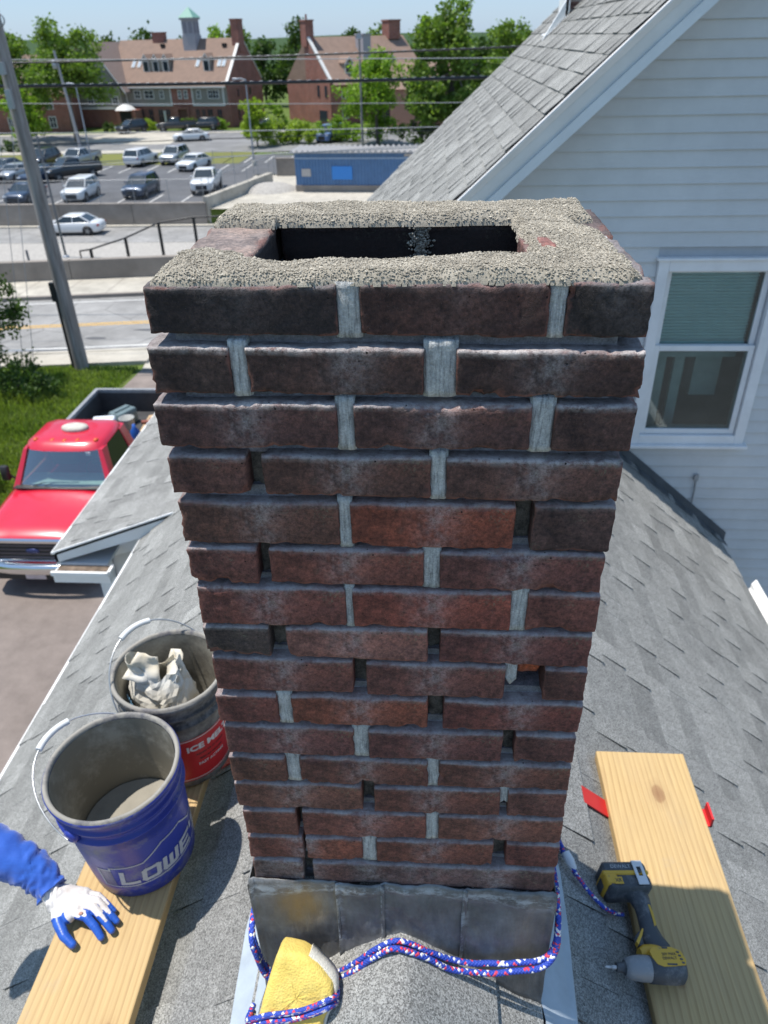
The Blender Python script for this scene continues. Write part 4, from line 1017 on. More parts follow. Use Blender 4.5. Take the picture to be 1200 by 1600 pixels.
for x in (-15.6, -16.6, -5.6, -2.0, -1.25):
    s_ = MB(); y = 2.6; a = math.atan(sl_a); mt = Matrix.Translation((x, y, rz(y)))@Matrix.Rotation(a, 4, 'X'); s_.box(-.28, -.65, .02, .28, .65, .12, 0, mt); o = s_.build('skylight', MWT, A); g = MB(); g.box(-.2, -.57, .122, .2, .57, .13, 0, mt); g.build('pane', simple('sky_pane', (.35, .42, .48), .1, var=0), o)
for (x, y) in ((-12.5, 4.9), (-2.0, 4.8)): s_ = MB(); s_.box(x-.3, y-.25, rz(y), x+.3, y+.25, rz(y)+.45); place(A, s_, 'roof_vent', MDK)
m1 = MB(); m1.box(-14.5, DA/2-.5, RA-.3, -12.6, DA/2+.6, RA+.95); m1.box(-14.6, DA/2-.6, RA+.95, -12.5, DA/2+.7, RA+1.1); place(A, m1, 'chimney_stack', MRB)
# cupola
cx, cy = -7.6, DA/2-.6
m1 = MB(); m1.box(cx-1.05, cy-1.05, RA-1.8, cx+1.05, cy+1.05, RA+.6); CUP = place(A, m1, 'cupola', MCG)
m1 = MB(); m1.box(cx-.95, cy-.95, RA+.6, cx+.95, cy+.95, RA+2.55); m1.box(cx-1.15, cy-1.15, RA+2.55, cx+1.15, cy+1.15, RA+2.8); m1.build('lantern', MCG, CUP)
for s in (-.45, .45):
    for d_ in (0, 1):
        l = MB(); 
        if d_ == 0: l.box(cx+s-.3, cy-.98, RA+.85, cx+s+.3, cy-.951, RA+2.3)
        else: l.box(cx+.951, cy+s-.3, RA+.85, cx+.98, cy+s+.3, RA+2.3)
        l.build('louvre', simple('louvre_grey', (.22, .21, .24), .7), CUP)
m1 = MB(); m1.add([(cx-1.25, cy-1.25, RA+2.8), (cx+1.25, cy-1.25, RA+2.8), (cx+1.25, cy+1.25, RA+2.8), (cx-1.25, cy+1.25, RA+2.8), (cx, cy, RA+4.2)], [(0, 3, 2, 1), (0, 1, 4), (1, 2, 4), (2, 3, 4), (3, 0, 4)]); m1.build('cupola_roof', MCU, CUP)
# windows on the brick gable end (its wall faces +x)
for (y, z, h) in ((3.0, 3.9, 1.0), (7.2, 3.9, 1.0), (2.6, .8, 1.5), (5.0, .8, 1.5)):
    f = MB(); f.box(.301, y-.45, z-.1, .33, y+.45, z+h+.1); o = f.build('window', MRB, A); g = MB(); g.box(.331, y-.35, z, .34, y+.35, z+h); g.build('pane', MPN, o)
# left wing with gable front
for xx, dd in ((-LA-6.5, -1.5),):
    m1 = MB(); m1.box(xx-1, dd, 0, -LA, DA, 2.6); place(A, m1, 'wall', MRB)
    m1 = MB(); m1.prism([(xx-1, 2.6), (-LA+.2, 2.6), (-LA+.2, 5.2), (xx+3, RA-.4), (xx-1, 6.6)], dd+.02, DA, axis='y'); place(A, m1, 'wall', MGS)
    m1 = MB(); m1.prism([(xx+3, RA-.25), (-LA+1.4, 4.6), (-LA+1.4, 4.85), (xx+3, RA)], dd-.4, DA, axis='y'); m1.prism([(xx+3, RA-.25), (xx-1.5, 6.3), (xx-1.5, 6.55), (xx+3, RA)], dd-.4, DA, axis='y'); place(A, m1, 'roof', simple('dark_roof_shingle', (.23, .17, .145), .9, var=.15))
    m1 = MB(); m1.prism([(xx+3, RA-.3), (-LA+1.4, 4.5), (-LA+1.4, 4.75), (xx+3, RA-.02)], dd-.46, dd-.401, axis='y'); m1.box(xx-1.1, dd-.1, 2.5, -LA+.3, dd+.01, 2.8); place(A, m1, 'trim', MWT)
    for x in (xx+.8, xx+3.2, xx+5.4): win(A, x, dd, 5.0, .7, 1.2, tr=.05, fmat=MGS)
    for x in (xx+1.2, xx+2.8, xx+5.6): win(A, x, dd, 3.2, .9, 1.0)
    m1 = MB(); m1.box(xx+6.2, dd-1.4, 0, xx+9.6, dd+.5, 2.5); place(A, m1, 'wall', MRB)
    m1 = MB(); m1.lathe([(1.6, 0), (1.1, .5), (0, .9)], 4, mat=Matrix.Translation((xx+7.9, dd-1.2, 2.5))@Matrix.Rotation(R(45), 4, 'Z')); place(A, m1, 'canopy', MWT)
    m1 = MB(); m1.box(xx+6.9, dd-1.43, 0, xx+8.9, dd-1.401, 2.3); place(A, m1, 'door', MDK)
# further left, mostly behind the tree
A2 = empty('brick_building', (-62.5, 122.0, BZ0), R(8), label='brick house half hidden by the big tree at the far left', cat='building')
m1 = MB(); m1.box(-9, 0, 0, 8, 10, 5.2); place(A2, m1, 'wall', MRB); m1 = MB(); m1.prism([(-.5, 5.0), (5, 10.0), (10.5, 5.0)], -9.4, 8.4, axis='x'); place(A2, m1, 'roof', MRF)
for x in (-7, -4, -1, 2, 5): win(A2, x, 0, 3.1, .9, 1.3); win(A2, x, 0, .6, .9, 1.4)
m1 = MB(); m1.box(-2.2, 4, 9, .4, 5.6, 11.6); m1.box(-2.35, 3.85, 11.6, .55, 5.75, 11.8); place(A2, m1, 'chimney_stack', MRB)
# --- second building, brick end wall with tall chimney on its left, roof running off to the right
B = empty('brick_building', (-15.7, 126.0, BZ0), R(38), label='red brick building with tall left chimney and sloping white coping, centre background', cat='building')
LB, DB, EB, RB_ = 18.0, 7.0, 5.6, 11.3
m1 = MB(); m1.prism([(0, 0), (DB, 0), (DB, RB_+.2), (DB-.6, RB_+.2), (0, EB)], 0, .35, axis='x'); place(B, m1, 'gable_wall', MRB)
m1 = MB(); m1.prism([(-.15, EB-.05), (DB-1.2, RB_-.25), (DB-1.2, RB_+.05), (-.15, EB+.25)], -.08, .40, axis='x'); place(B, m1, 'coping', MWT)
m1 = MB(); m1.box(-.25, DB-1.2, RB_-1.2, 1.1, DB+.4, RB_+2.0); m1.box(-.35, DB-1.3, RB_+2.0, 1.2, DB+.5, RB_+2.2); m1.tube([(.4, DB-.4, RB_+2.2), (.4, DB-.4, RB_+2.9)], .14); place(B, m1, 'chimney_stack', MRB)
m1 = MB(); m1.box(.36, .05, 0, LB, DB*2, EB); place(B, m1, 'wall', MRB)
slb = (RB_-EB)/DB; rzb = lambda y: EB+slb*y+.1
m1 = MB(); m1.prism([(-.5, EB-.5*slb), (DB, RB_), (2*DB+.5, EB-.5*slb)], .36, LB+.4, axis='x'); place(B, m1, 'roof', MRF)
m1 = MB(); m1.box(LB-3, DB-1, RB_-.5, LB-.8, DB+1, RB_+1.9); m1.box(LB-3.1, DB-1.1, RB_+1.9, LB-.7, DB+1.1, RB_+2.1); place(B, m1, 'chimney_stack', MRB)
m1 = MB(); m1.box(8.2, 3.2, rzb(3.2)-.3, 9.6, 5.4, rzb(3.2)+3.1); m1.box(8.1, 3.1, rzb(3.2)+3.1, 9.7, 5.5, rzb(3.2)+3.3); place(B, m1, 'roof_tower', MCG)
rz_old = rz; rz = rzb; sl_old = sl_a; sl_a = slb
for x in (4.2, 12.2): dormer(B, x, 1.2, 1.3, 1.3, 0)
rz = rz_old; sl_a = sl_old
for x in (2.5, 5.5, 8.5, 11.5): win(B, x, .05, 3.4, .9, 1.2); win(B, x, .05, .7, .9, 1.5)
for (y, z, w_, h) in ((1.2, 3.6, .7, 1.5), (3.4, 3.6, .7, 1.5), (2.3, .2, 2.3, 1.6)):
    f = MB(); f.box(-.05, y-w_/2-.06, z-.06, -.001, y+w_/2+.06, z+h+.06); o = f.build('window', MRB, B); g = MB(); g.box(-.06, y-w_/2, z, -.051, y+w_/2, z+h); g.build('pane', MPN, o)
# --- lower pale brick block half behind the bright tree
C_ = empty('brick_building', (-6.4, 118.0, BZ0), R(-4), label='low pale brick block behind the trees just left of the shingled roof', cat='building')
m1 = MB(); m1.box(0, 0, 0, 4.6, 8, 5.0); place(C_, m1, 'wall', MLB); m1 = MB(); m1.box(4.6, .6, 0, 9, 8, 4.4); place(C_, m1, 'wall', MRB); m1 = MB(); m1.prism([(-.5, 4.95), (4, 8), (8.5, 4.95)], -.4, 9.4, axis='x'); place(C_, m1, 'roof', MRF)
m1 = MB(); m1.box(-1.3, .3, 0, -.01, 2, 3); place(C_, m1, 'doorway', MDK); win(C_, 6.6, .6, 1.2, 1.0, 1.4)
# --- blue corrugated shed
SHD = empty('metal_shed', (-11.9, 68.3, BZ0), R(-5), label='blue corrugated metal shed with zigzag pale roof edge', cat='shed')
MBL = simple('blue_sheet', (.075, .17, .33), .45, var=.12, scale=1.5); MBL2 = simple('bright_blue_panel', (.03, .22, .62), .45, var=.04); MRS = simple('pale_sheet', (.42, .40, .38), .5, var=.1)
m1 = MB(); W_ = 13.5; n_ = int(W_/.28)
pts = []
for k in range(n_):
    x = k*.28; pts += [(x, .0), (x+.09, .0), (x+.12, .055), (x+.25, .055)]
m1.prism(pts+[(W_, 3.0), (0, 3.0)], .5, 3.05, axis='z'); place(SHD, m1, 'wall', MBL)
m1 = MB(); m1.box(-.05, -.08, 0, W_+.05, 3.05, .5); place(SHD, m1, 'plinth', MWALLC)
for k in range(30):
    m1 = MB(); x = -.35+k*.48; m1.prism([(x, 3.10), (x+.24, 3.30), (x+.48, 3.10), (x+.48, 3.06), (x, 3.06)], -.5, 3.3, axis='y'); place(SHD, m1, 'roof_sheet', MRS)
m1 = MB(); m1.box(0, -.03, 2.55, W_, -.001, 2.68); place(SHD, m1, 'rail', simple('light_blue_rail', (.22, .32, .46), .5))
m1 = MB(); m1.box(3.2, -.04, .95, 4.95, -.001, 2.0); place(SHD, m1, 'panel', MBL2)
m1 = MB(); m1.box(.55, -.04, 1.2, 1.35, -.001, 1.8); place(SHD, m1, 'sign', MRS); m1 = MB(); m1.box(9.4, -.04, 2.75, 10.5, -.001, 2.92); place(SHD, m1, 'sign', MRS)
# ---------------------------------------------------------------- vehicles
def paint(name, c, met=.0, rough=.28): 
    n = NT(name); n.col(c); n.b.inputs['Metallic'].default_value = met; n.rough(rough); n.b.inputs['Coat Weight'].default_value = .6; n.b.inputs['Coat Roughness'].default_value = .06; return n.m
PW = paint('white_car_paint', (.66, .68, .69)); PSI = paint('silver_car_paint', (.40, .42, .44), .4); PNV = paint('navy_car_paint', (.025, .045, .085), .3); PBK = paint('black_car_paint', (.014, .015, .017)); PGY = paint('dark_grey_car_paint', (.07, .085, .10), .3)
MTY = simple('tyre_rubber', (.018, .018, .019), .8, var=0); MRM = simple('wheel_rim', (.38, .39, .40), .35, .7, var=0); MGL = simple('car_glass', (.022, .032, .038), .06, var=0, spec=.8)
MHL = simple('headlight_lens', (.62, .66, .70), .1, var=0); MTL = simple('tail_light_lens', (.30, .012, .012), .2, var=0); MPL = simple('black_plastic_trim', (.02, .02, .022), .55, var=0); MCH = simple('chrome', (.72, .73, .75), .12, 1.0, var=0)
def ringsec(y, hw, zb, zs, zt_, fl=.82):
    h = [(0, zb), (hw*.80, zb), (hw*.97, zb+.10), (hw, zb+(zs-zb)*.45), (hw*.985, zs-.05), (hw*.95, zs), (hw*fl, zt_-.02), (hw*.45, zt_), (0, zt_)]
    return [(x, y, z) for x, z in h]+[(-x, y, z) for x, z in h[-2:0:-1]]
def wheel(par, x, y, r_, wd=.21):
    mt = Matrix.Translation((x, y, r_))@Matrix.Rotation(R(90), 4, 'Y'); s = 1 if x > 0 else -1
    mb = MB(); mb.lathe([(r_*.62, -wd/2), (r_*.93, -wd/2), (r_, -wd/2+.03), (r_, wd/2-.03), (r_*.93, wd/2), (r_*.62, wd/2)], 24, mat=mt); 
    w_ = mb.build('wheel', MTY, par); mb = MB(); z = s*(wd/2-.02)
    mb.lathe([(0, z), (r_*.2, z), (r_*.25, z-s*.03), (r_*.6, z-s*.02), (r_*.63, z+s*.01)], 20, mat=mt)
    for k in range(5):
        a = 2*math.pi*k/5; mb.box(-.03, 0, z-.006, .03, r_*.6, z+.006, mat=mt@Matrix.Rotation(a, 4, 'Z'))
    mb.build('rim', MRM, w_)
def car(kind, col, loc, heading, label, grp=None, name='parked_car', cat='car'):
    """local: nose at -y"""
    root = empty(name, loc, heading, label, cat, grp)
    L, W_, H = {'sedan': (4.75, 1.84, 1.45), 'suv': (4.7, 1.9, 1.72), 'pickup': (5.7, 1.98, 1.88), 'van': (5.0, 1.95, 2.0)}[kind]; hw = W_/2
    r_ = .33 if kind == 'sedan' else .37 if kind == 'suv' else .40; zb = .20 if kind == 'sedan' else .26 if kind != 'pickup' else .38; hd = {'sedan': .95, 'suv': 1.08, 'pickup': 1.22, 'van': 1.2}[kind]
    f0 = -L/2
    st = [(f0, hw*.72, zb+.12, hd-.36, hd-.32), (f0+.08, hw*.90, zb+.03, hd-.22, hd-.16), (f0+.35, hw*.98, zb, hd-.13, hd-.06), (f0+1.1, hw, zb, hd-.06, hd+.0), (f0+1.6, hw, zb, hd-.02, hd+.04)]
    if kind == 'pickup': st += [(f0+3.55, hw, zb, hd, hd+.02), (f0+3.6, hw, zb, hd, hd+.0), (L/2-.08, hw*.98, zb+.05, hd-.02, hd-.02), (L/2, hw*.94, zb+.12, hd-.05, hd-.05)]
    elif kind == 'sedan': st += [(f0+3.7, hw, zb, hd, hd+.06), (L/2-.35, hw*.97, zb, hd-.02, hd+.03), (L/2-.06, hw*.88, zb+.06, hd-.10, hd-.05), (L/2, hw*.74, zb+.2, hd-.25, hd-.22)]
    else: st += [(f0+3.9, hw, zb, hd, hd+.04), (L/2-.15, hw*.96, zb+.04, hd-.02, hd+.02), (L/2, hw*.86, zb+.15, hd-.1, hd-.06)]
    mb = MB(); mb.loft([ringsec(*s) for s in st]); body = mb.build('body', col, root)
    # wheel arches as dark wells
    wy = (f0+.92, L/2-(.95 if kind != 'pickup' else 1.15))
    for y in wy:
        for s in (-1, 1): mb = MB(); mb.lathe([(0, s*(hw+.004)), (r_+.065, s*(hw+.004)), (r_+.065, s*(hw-.2)), (0, s*(hw-.2))], 20, mat=Matrix.Translation((0, y, r_+.01))@Matrix.Rotation(R(90), 4, 'Y')); mb.build('wheel_arch', MPL, body)
    for y in wy:
        for s in (-1, 1): wheel(root, s*(hw-.085), y, r_)
    # greenhouse
    gh = {'sedan': (f0+1.25, f0+2.05, f0+3.35, f0+4.15), 'suv': (f0+1.2, f0+1.95, L/2-.55, L/2-.12), 'pickup': (f0+1.45, f0+2.15, f0+3.35, f0+3.55), 'van': (f0+.9, f0+1.6, L/2-.3, L/2-.08)}[kind]
    zbt = hd-.0; y0, y1, y2, y3 = gh
    def rect(ya, yb, w_, z, c=.1): return [(-w_+c, ya, z), (w_-c, ya, z), (w_, ya+c*1.5, z), (w_, yb-c*1.5, z), (w_-c, yb, z), (-w_+c, yb, z), (-w_, yb-c*1.5, z), (-w_, ya+c*1.5, z)]
    mb = MB(); mb.loft([rect(y0, y3, hw*.93, zbt), rect(y1, y2, hw*.74, H-.07)], smooth=False); mb.build('windows', MGL, root)
    mb = MB(); mb.loft([rect(y1-.05, y2+.06, hw*.765, H-.085), rect(y1+.02, y2, hw*.72, H-.02), rect(y1+.25, y2-.2, hw*.5, H)])
    for s in (-1, 1):
        mb.tube([(s*(hw*.90-.02), y0+.02, zbt), (s*(hw*.735), y1+.02, H-.07)], .035, 6); mb.tube([(s*(hw*.90-.01), y3-.05, zbt), (s*(hw*.735), y2, H-.07)], .055, 6)
        ym = (y1+y2)/2+.05; mb.tube([(s*(hw*.93), ym, zbt), (s*(hw*.752), ym, H-.07)], .03, 6)
        if kind in ('suv', 'van'): yq = y2-.25; mb.tube([(s*(hw*.93), yq+.1, zbt), (s*(hw*.752), yq, H-.07)], .05, 6)
    mb.build('roof', col, root)
    for s in (-1, 1):
        mb = MB(); mb.rbox((s*hw*.70, f0+.13, hd-.27), (hw*.42, .22, .16), .06); mb.build('headlight', MHL, root)
        mb = MB(); mb.rbox((s*hw*.80, L/2-.10, hd-.2), (hw*.30, .16, .2 if kind != 'sedan' else .15), .05); mb.build('tail_light', MTL, root)
        mb = MB(); mb.rbox((s*(hw+.09), y0+.45, hd+.08), (.2, .12, .14), .04); mb.build('mirror', col, root)
    mb = MB(); mb.box(-hw*.48, f0-.012, zb+.12, hw*.48, f0+.1, hd-.36); mb.box(-hw*.6, f0+.02, hd-.33, hw*.6, f0+.12, hd-.24); mb.build('grille', MPL, root)
    mb = MB(); mb.box(-.26, L/2-.03, hd-.42, .26, L/2+.012, hd-.30); mb.build('number_plate', MHL, root)
    if kind == 'pickup':
        mb = MB(); mb.box(-hw*.84, f0+3.7, hd+.005, hw*.84, L/2-.1, hd+.012); mb.build('bed', MPL, root)
        mb = MB(); frame_ = [(-hw*.95, f0+3.58, -hw*.84, L/2-.02), (hw*.84, f0+3.58, hw*.95, L/2-.02)]
        for a, b, c, d in frame_: mb.box(a, b, hd-.02, c, d, hd+.09)
        mb.box(-hw*.84, L/2-.09, hd-.02, hw*.84, L/2-.02, hd+.09); mb.build('bed_rail', col, root)
    return root
ZC = -3.336; GP = 'cars parked in the far car park'
car('sedan', PW, (-27.9, 58.4, -4.59), R(-88+0), 'white saloon car passing alone on the lower street in front of the retaining wall', name='car')
H0 = 0
car('pickup', PW, (-20.0, 69.3, ZC), R(5), 'white pickup truck parked nearest the right end of the front bay row', GP, cat='pickup truck')
car('suv', PNV, (-25.2, 67.2, ZC), R(-2), 'dark navy SUV in the front bay row between two white vehicles', GP)
car('suv', PW, (-30.0, 65.9, ZC), R(2), 'white SUV in the front bay row left of the navy one', GP)
car('sedan', PNV, (-34.6, 65.3, ZC), R(0), 'dark blue saloon in the front bay row just left of the utility pole', GP)
car('pickup', PSI, (-38.1, 85.2, ZC), R(-12), 'silver pickup truck at the left end of the back bay row by the grass', GP, cat='pickup truck')
car('suv', PW, (-31.6, 86.0, ZC), R(170), 'white SUV showing its tail in the back bay row by the dry grass', GP)
car('suv', PSI, (-28.3, 87.2, ZC), R(-5), 'silver white SUV facing out at the right end of the back bay row', GP)
car('sedan', PW, (-24.8, 82.4, ZC), R(-14), 'small white car parked a little forward, right of the back row SUVs', GP)
car('sedan', PW, (-32.2, 107.6, -3.32), R(-76), 'white saloon on the upper road below the brown roofed building', name='car')
car('pickup', PBK, (-35.6, 77.2, ZC), R(-38), 'black pickup truck turning in the middle of the car park', GP, cat='pickup truck')
car('sedan', PNV, (-37.9, 75.2, ZC), R(-10), 'dark blue car right behind the utility pole in the middle of the car park', GP)
car('sedan', PSI, (-41.2, 77.0, ZC), R(-8), 'small silver car left of the utility pole in the middle of the car park', GP)
car('suv', PBK, (-42.6, 86.3, ZC), R(-6), 'black SUV parked at the grass edge behind the utility pole', GP)
car('sedan', PGY, (-44.3, 81.0, ZC), R(-5), 'dark grey car at the far left edge of the car park, upper one', GP)
car('suv', PGY, (-43.0, 73.6, ZC), R(-5), 'dark grey SUV cut by the left edge of the picture', GP)
car('suv', PBK, (-44.3, 119.2, -3.30), R(-35), 'black jeep style car on the pale forecourt before the brick building', GP)
car('pickup', PBK, (-37.9, 120.2, -3.30), R(-80), 'black pickup truck parked close to the brick building entrance', GP, cat='pickup truck')
car('suv', PBK, (-34.0, 120.9, -3.30), R(-84), 'black car parked by the brick building corner, right of the black pickup', GP)
car('van', simple('blue_van_paint', (.10, .17, .34), .4), (-13.3, 104.5, -3.33), R(-20), 'pale blue van half hidden behind the bright green hedge, above the blue shed', GP, cat='van')
car('sedan', PGY, (-24.6, 121.0, -3.33), R(-80), 'dark car under the arched hedge right of the brick building', GP)

# --- the red work truck by the porch
TR = empty('pickup_truck', (-6.45, 8.80, 0), 0, 'bright red work pickup with five roof marker lights parked below the porch roof', 'pickup truck')
PRD = NT('red_truck_paint'); PRD.col(PRD.ramp(PRD.noise(2, 4), [(.3, (.50, .010, .030)), (.7, (.58, .014, .042))])); PRD.rough(.30); PRD.b.inputs['Coat Weight'].default_value = .7; PRD.b.inputs['Coat Roughness'].default_value = .12; PRD = PRD.m
def sec(y, hw, pts): return [(x*hw, y, z) for x, z in pts]+[(-x*hw, y, z) for x, z in pts[::-1] if x > 0]
def tsec(y, hw, zt_, zb=.48, crown=.03):
    return sec(y, hw, [(0, zb), (.86, zb), (.985, zb+.08), (1.0, .80), (.985, .98), (.945, zt_-.055), (.86, zt_-.012), (.80, zt_+.012), (.70, zt_+.0), (.40, zt_+crown*.8), (0, zt_+crown)])
mb = MB(); mb.loft([tsec(.10, .90, 1.03), tsec(.16, .955, 1.085), (tsec(.40, .985, 1.13)), tsec(1.0, 1.0, 1.19), tsec(1.42, 1.0, 1.225), tsec(1.5, .99, 1.215, crown=.0), tsec(2.9, .985, 1.20, crown=0)]); tb_ = mb.build('body', PRD, TR)
mb = MB(); mb.box(-.86, 1.36, 1.255, .86, 1.52, 1.272); mb.build('cowl', MPL, TR)
# grille, bumper, lights
mb = MB(); mb.box(-.60, .045, .68, .60, .14, 1.05); g_ = mb.build('grille', MPL, TR)
mb = MB(); frame(mb, -.66, .66, .66, 1.07, .045, .03, .10); mb.build('grille_frame', MCH, g_)
for k in range(4): mb = MB(); mb.box(-.61, .035, .735+k*.075, .61, .06, .760+k*.075); mb.build('grille_bar', simple('dark_chrome', (.12, .12, .15), .3, .8, var=0) if k == 0 else bpy.data.materials['dark_chrome'], g_)
mb = MB(); mb.lathe([(0, .012), (.085, .010), (.095, 0), (.095, -.01)], 24, mat=Matrix.Translation((0, .03, .875))@Matrix.Rotation(R(90), 4, 'X')@Matrix.Diagonal((1.25, .5, 1, 1))); mb.build('badge', simple('badge_blue', (.05, .06, .16), .3, .5, var=0), g_)
for s in (-1, 1):
    mb = MB(); mb.rbox((s*.80, .10, .86), (.26, .14, .36), .05); mb.build('headlight', MHL, TR); mb = MB(); mb.rbox((s*.945, .20, .86), (.06, .22, .30), .03); mb.build('side_marker', simple('amber_lens', (.62, .20, .02), .25, var=0) if s < 0 else bpy.data.materials['amber_lens'], TR)
bp_ = [(-1.0, .34), (-.97, .12), (-.85, .0), (-.4, -.07), (0, -.085), (.4, -.07), (.85, .0), (.97, .12), (1.0, .34)]
mb = MB(); mb.loft([[(x, y, .46), (x*1.005, y-.03, .50), (x*1.005, y-.035, .62), (x, y-.005, .66), (x*.97, y+.06, .66), (x*.97, y+.06, .46)] for x, y in bp_]); mb.build('bumper', MCH, TR)
mb = MB(); mb.box(-.8, .02, .30, .8, .16, .455); mb.build('valance', MPL, TR)
mb = MB(); mb.box(-.17, -.10, .40, .17, -.088, .53); mb.build('number_plate', simple('pale_plate', (.5, .42, .42), .5), TR)
# cab
def cabrect(y0, y1, hwf, hwr, z, c): return [(-hwf+c, y0, z), (-hwf*.5, y0-.05, z), (0, y0-.065, z), (hwf*.5, y0-.05, z), (hwf-c, y0, z), (hwf, y0+c, z), (hwr, y1-c, z), (hwr-c, y1, z), (-hwr+c, y1, z), (-hwr, y1-c, z), (-hwf, y0+c, z)]
mb = MB(); mb.loft([cabrect(1.78, 2.86, .70, .70, 1.82, .1), cabrect(1.86, 2.84, .70, .69, 1.90, .12), cabrect(1.95, 2.76, .62, .62, 1.945, .15), cabrect(2.1, 2.6, .4, .4, 1.955, .1)]); cr_ = mb.build('cab_roof', PRD, TR)
mb = MB()
for s in (-1, 1):
    mb = MB(); mb.loft([[(s*.80, 1.44, 1.21), (s*.93, 1.44, 1.20), (s*.93, 1.62, 1.20), (s*.88, 1.64, 1.21)], [(s*.635, 1.77, 1.85), (s*.715, 1.77, 1.84), (s*.73, 1.98, 1.84), (s*.70, 1.98, 1.86)]], smooth=False); mb.build('windscreen_pillar', PRD, TR, bevel=.015)
    mb = MB(); mb.loft([[(s*.80, 2.62, 1.20), (s*.93, 2.62, 1.19), (s*.93, 2.88, 1.19), (s*.80, 2.88, 1.20)], [(s*.64, 2.60, 1.86), (s*.73, 2.60, 1.84), (s*.72, 2.84, 1.84), (s*.62, 2.84, 1.86)]], smooth=False); mb.build('rear_pillar', PRD, TR, bevel=.015)
mb = MB(); mb.box(-.84, 2.80, 1.19, .84, 2.86, 1.34); mb.build('cab_back', PRD, TR)
tgl = glass_material('windscreen_glass', (.66, .80, .76), .30)
mb = MB(); mb.loft([[(-.80, 1.50, 1.265), (-.4, 1.43, 1.265), (0, 1.41, 1.265), (.4, 1.43, 1.265), (.80, 1.50, 1.265)], [(-.665, 1.80, 1.83), (-.33, 1.745, 1.835), (0, 1.73, 1.835), (.33, 1.745, 1.835), (.665, 1.80, 1.83)]], cap=False, closed=False); mb.build('windscreen', tgl, TR)
sgl = simple('side_glass', (.012, .014, .016), .08, var=0)
for s in (-1, 1):
    mb = MB(); mb.add([(s*.885, 1.62, 1.215), (s*.89, 2.70, 1.205), (s*.715, 2.68, 1.84), (s*.715, 1.90, 1.84)], [(0, 1, 2, 3)]); mb.build('side_window', sgl, TR)
    mb = MB(); mb.tube([(s*.95, 1.70, 1.26), (s*1.05, 1.66, 1.36)], .02, 6); mb.rbox((s*1.10, 1.64, 1.42), (.16, .10, .28), .04); mb.build('mirror', MPL, TR)
    mb = MB(); mb.box(s*.995-.006, 1.55, .62, s*.995+.006, 1.565, 1.2); mb.box(s*.995-.006, 2.72, .62, s*.995+.006, 2.735, 1.2); mb.box(s*1.0-.012, 2.45, 1.0, s*1.0+.012, 2.62, 1.04); mb.build('door_seam', MPL, TR)
mb = MB(); mb.box(-.68, 2.79, 1.3, .68, 2.80, 1.83); mb.build('rear_window', sgl, TR)
mb = MB(); mb.box(-.80, 1.52, 1.10, .80, 2.0, 1.235); mb.build('dashboard', simple('pale_dash', (.60, .68, .62), .8), TR)
for s in (-1, 1): mb = MB(); mb.rbox((s*.38, 2.45, 1.25), (.5, .16, .6), .07); mb.rbox((s*.38, 2.45, 1.63), (.26, .1, .18), .05); mb.build('seat', simple('seat_grey', (.10, .10, .10), .9) if s < 0 else bpy.data.materials['seat_grey'], TR)
mb = MB(); mb.tube([(.38+.19*math.cos(a), 2.05+.06*math.sin(a), 1.30+.17*math.sin(a)) for a in [k*math.pi/10 for k in range(21)]], .014, 6, cap=False); mb.build('steering_wheel', MPL, TR)
for s in (-1, 1): mb = MB(); mb.tube([(s*.1-.42, 1.43, 1.285), (s*.1-.25, 1.47, 1.33), (s*.1+.1+.1, 1.475, 1.34)], .009, 5); mb.build('wiper', MPL, TR)
mb = MB(); mb.box(.42, 1.735, 1.735, .50, 1.745, 1.80); mb.build('windscreen_sticker', MHL, TR)
for x in (-.55, -.23, 0, .23, .55): mb = MB(); mb.lathe([(.045, 0), (.042, .02), (.02, .035), (0, .038)], 10, mat=Matrix.Translation((x, 1.97-.05*(1-abs(x)/.6), 1.925))@Matrix.Diagonal((1, 1.3, 1, 1))); mb.build('marker_light', simple('orange_lens', (.60, .09, .015), .35, var=0) if x == -.55 else bpy.data.materials['orange_lens'], cr_)
mb = MB(); mb.lathe([(.24, 0), (.25, .03), (.235, .06), (.16, .085), (.0, .09)], 18, mat=Matrix.Translation((0.02, 2.35, 1.95))@Matrix.Diagonal((1, .62, 1, 1))); mb.build('roof_beacon', simple('weathered_white', (.48, .46, .40), .8, var=.25, scale=10), cr_)
for y in (.95, 4.55):
    for s in (-1, 1): wheel(TR, s*.86, y, .40, .26)
for y in (.95, 4.55):
    for s in (-1, 1): mb = MB(); mb.lathe([(0, s*1.004), (.47, s*1.004), (.47, s*.70), (0, s*.70)], 20, mat=Matrix.Translation((0, y, .42))@Matrix.Rotation(R(90), 4, 'Y')); mb.build('wheel_arch', MPL, TR)
# bed
MLN = simple('bed_liner', (.045, .045, .048), .7, var=.3, scale=5); MRL = simple('bed_rail_grey', (.26, .27, .28), .5)
mb = MB(); mb.box(-.99, 2.98, .55, -.94, 5.55, 1.30); mb.box(.94, 2.98, .55, .99, 5.55, 1.30); mb.box(-.94, 5.50, .55, .94, 5.55, 1.30); mb.box(-.94, 2.98, .55, .94, 3.03, 1.30); mb.box(-.94, 3.03, .55, .94, 5.5, .60); bd = mb.build('bed', PRD, TR)
mb = MB(); mb.box(-.938, 3.032, .60, -.92, 5.498, 1.36); mb.box(.92, 3.032, .60, .938, 5.498, 1.36); mb.box(-.92, 5.48, .60, .92, 5.498, 1.36); mb.box(-.92, 3.032, .60, .92, 3.05, 1.36); mb.box(-.92, 3.05, .602, .92, 5.48, .85); mb.build('bed_liner', MLN, bd)
mb = MB(); mb.box(-1.0, 2.98, 1.301, -.919, 5.56, 1.375); mb.box(.919, 2.98, 1.301, 1.0, 5.56, 1.375); mb.box(-.919, 5.479, 1.301, .919, 5.56, 1.375); mb.build('bed_rail', MRL, bd)
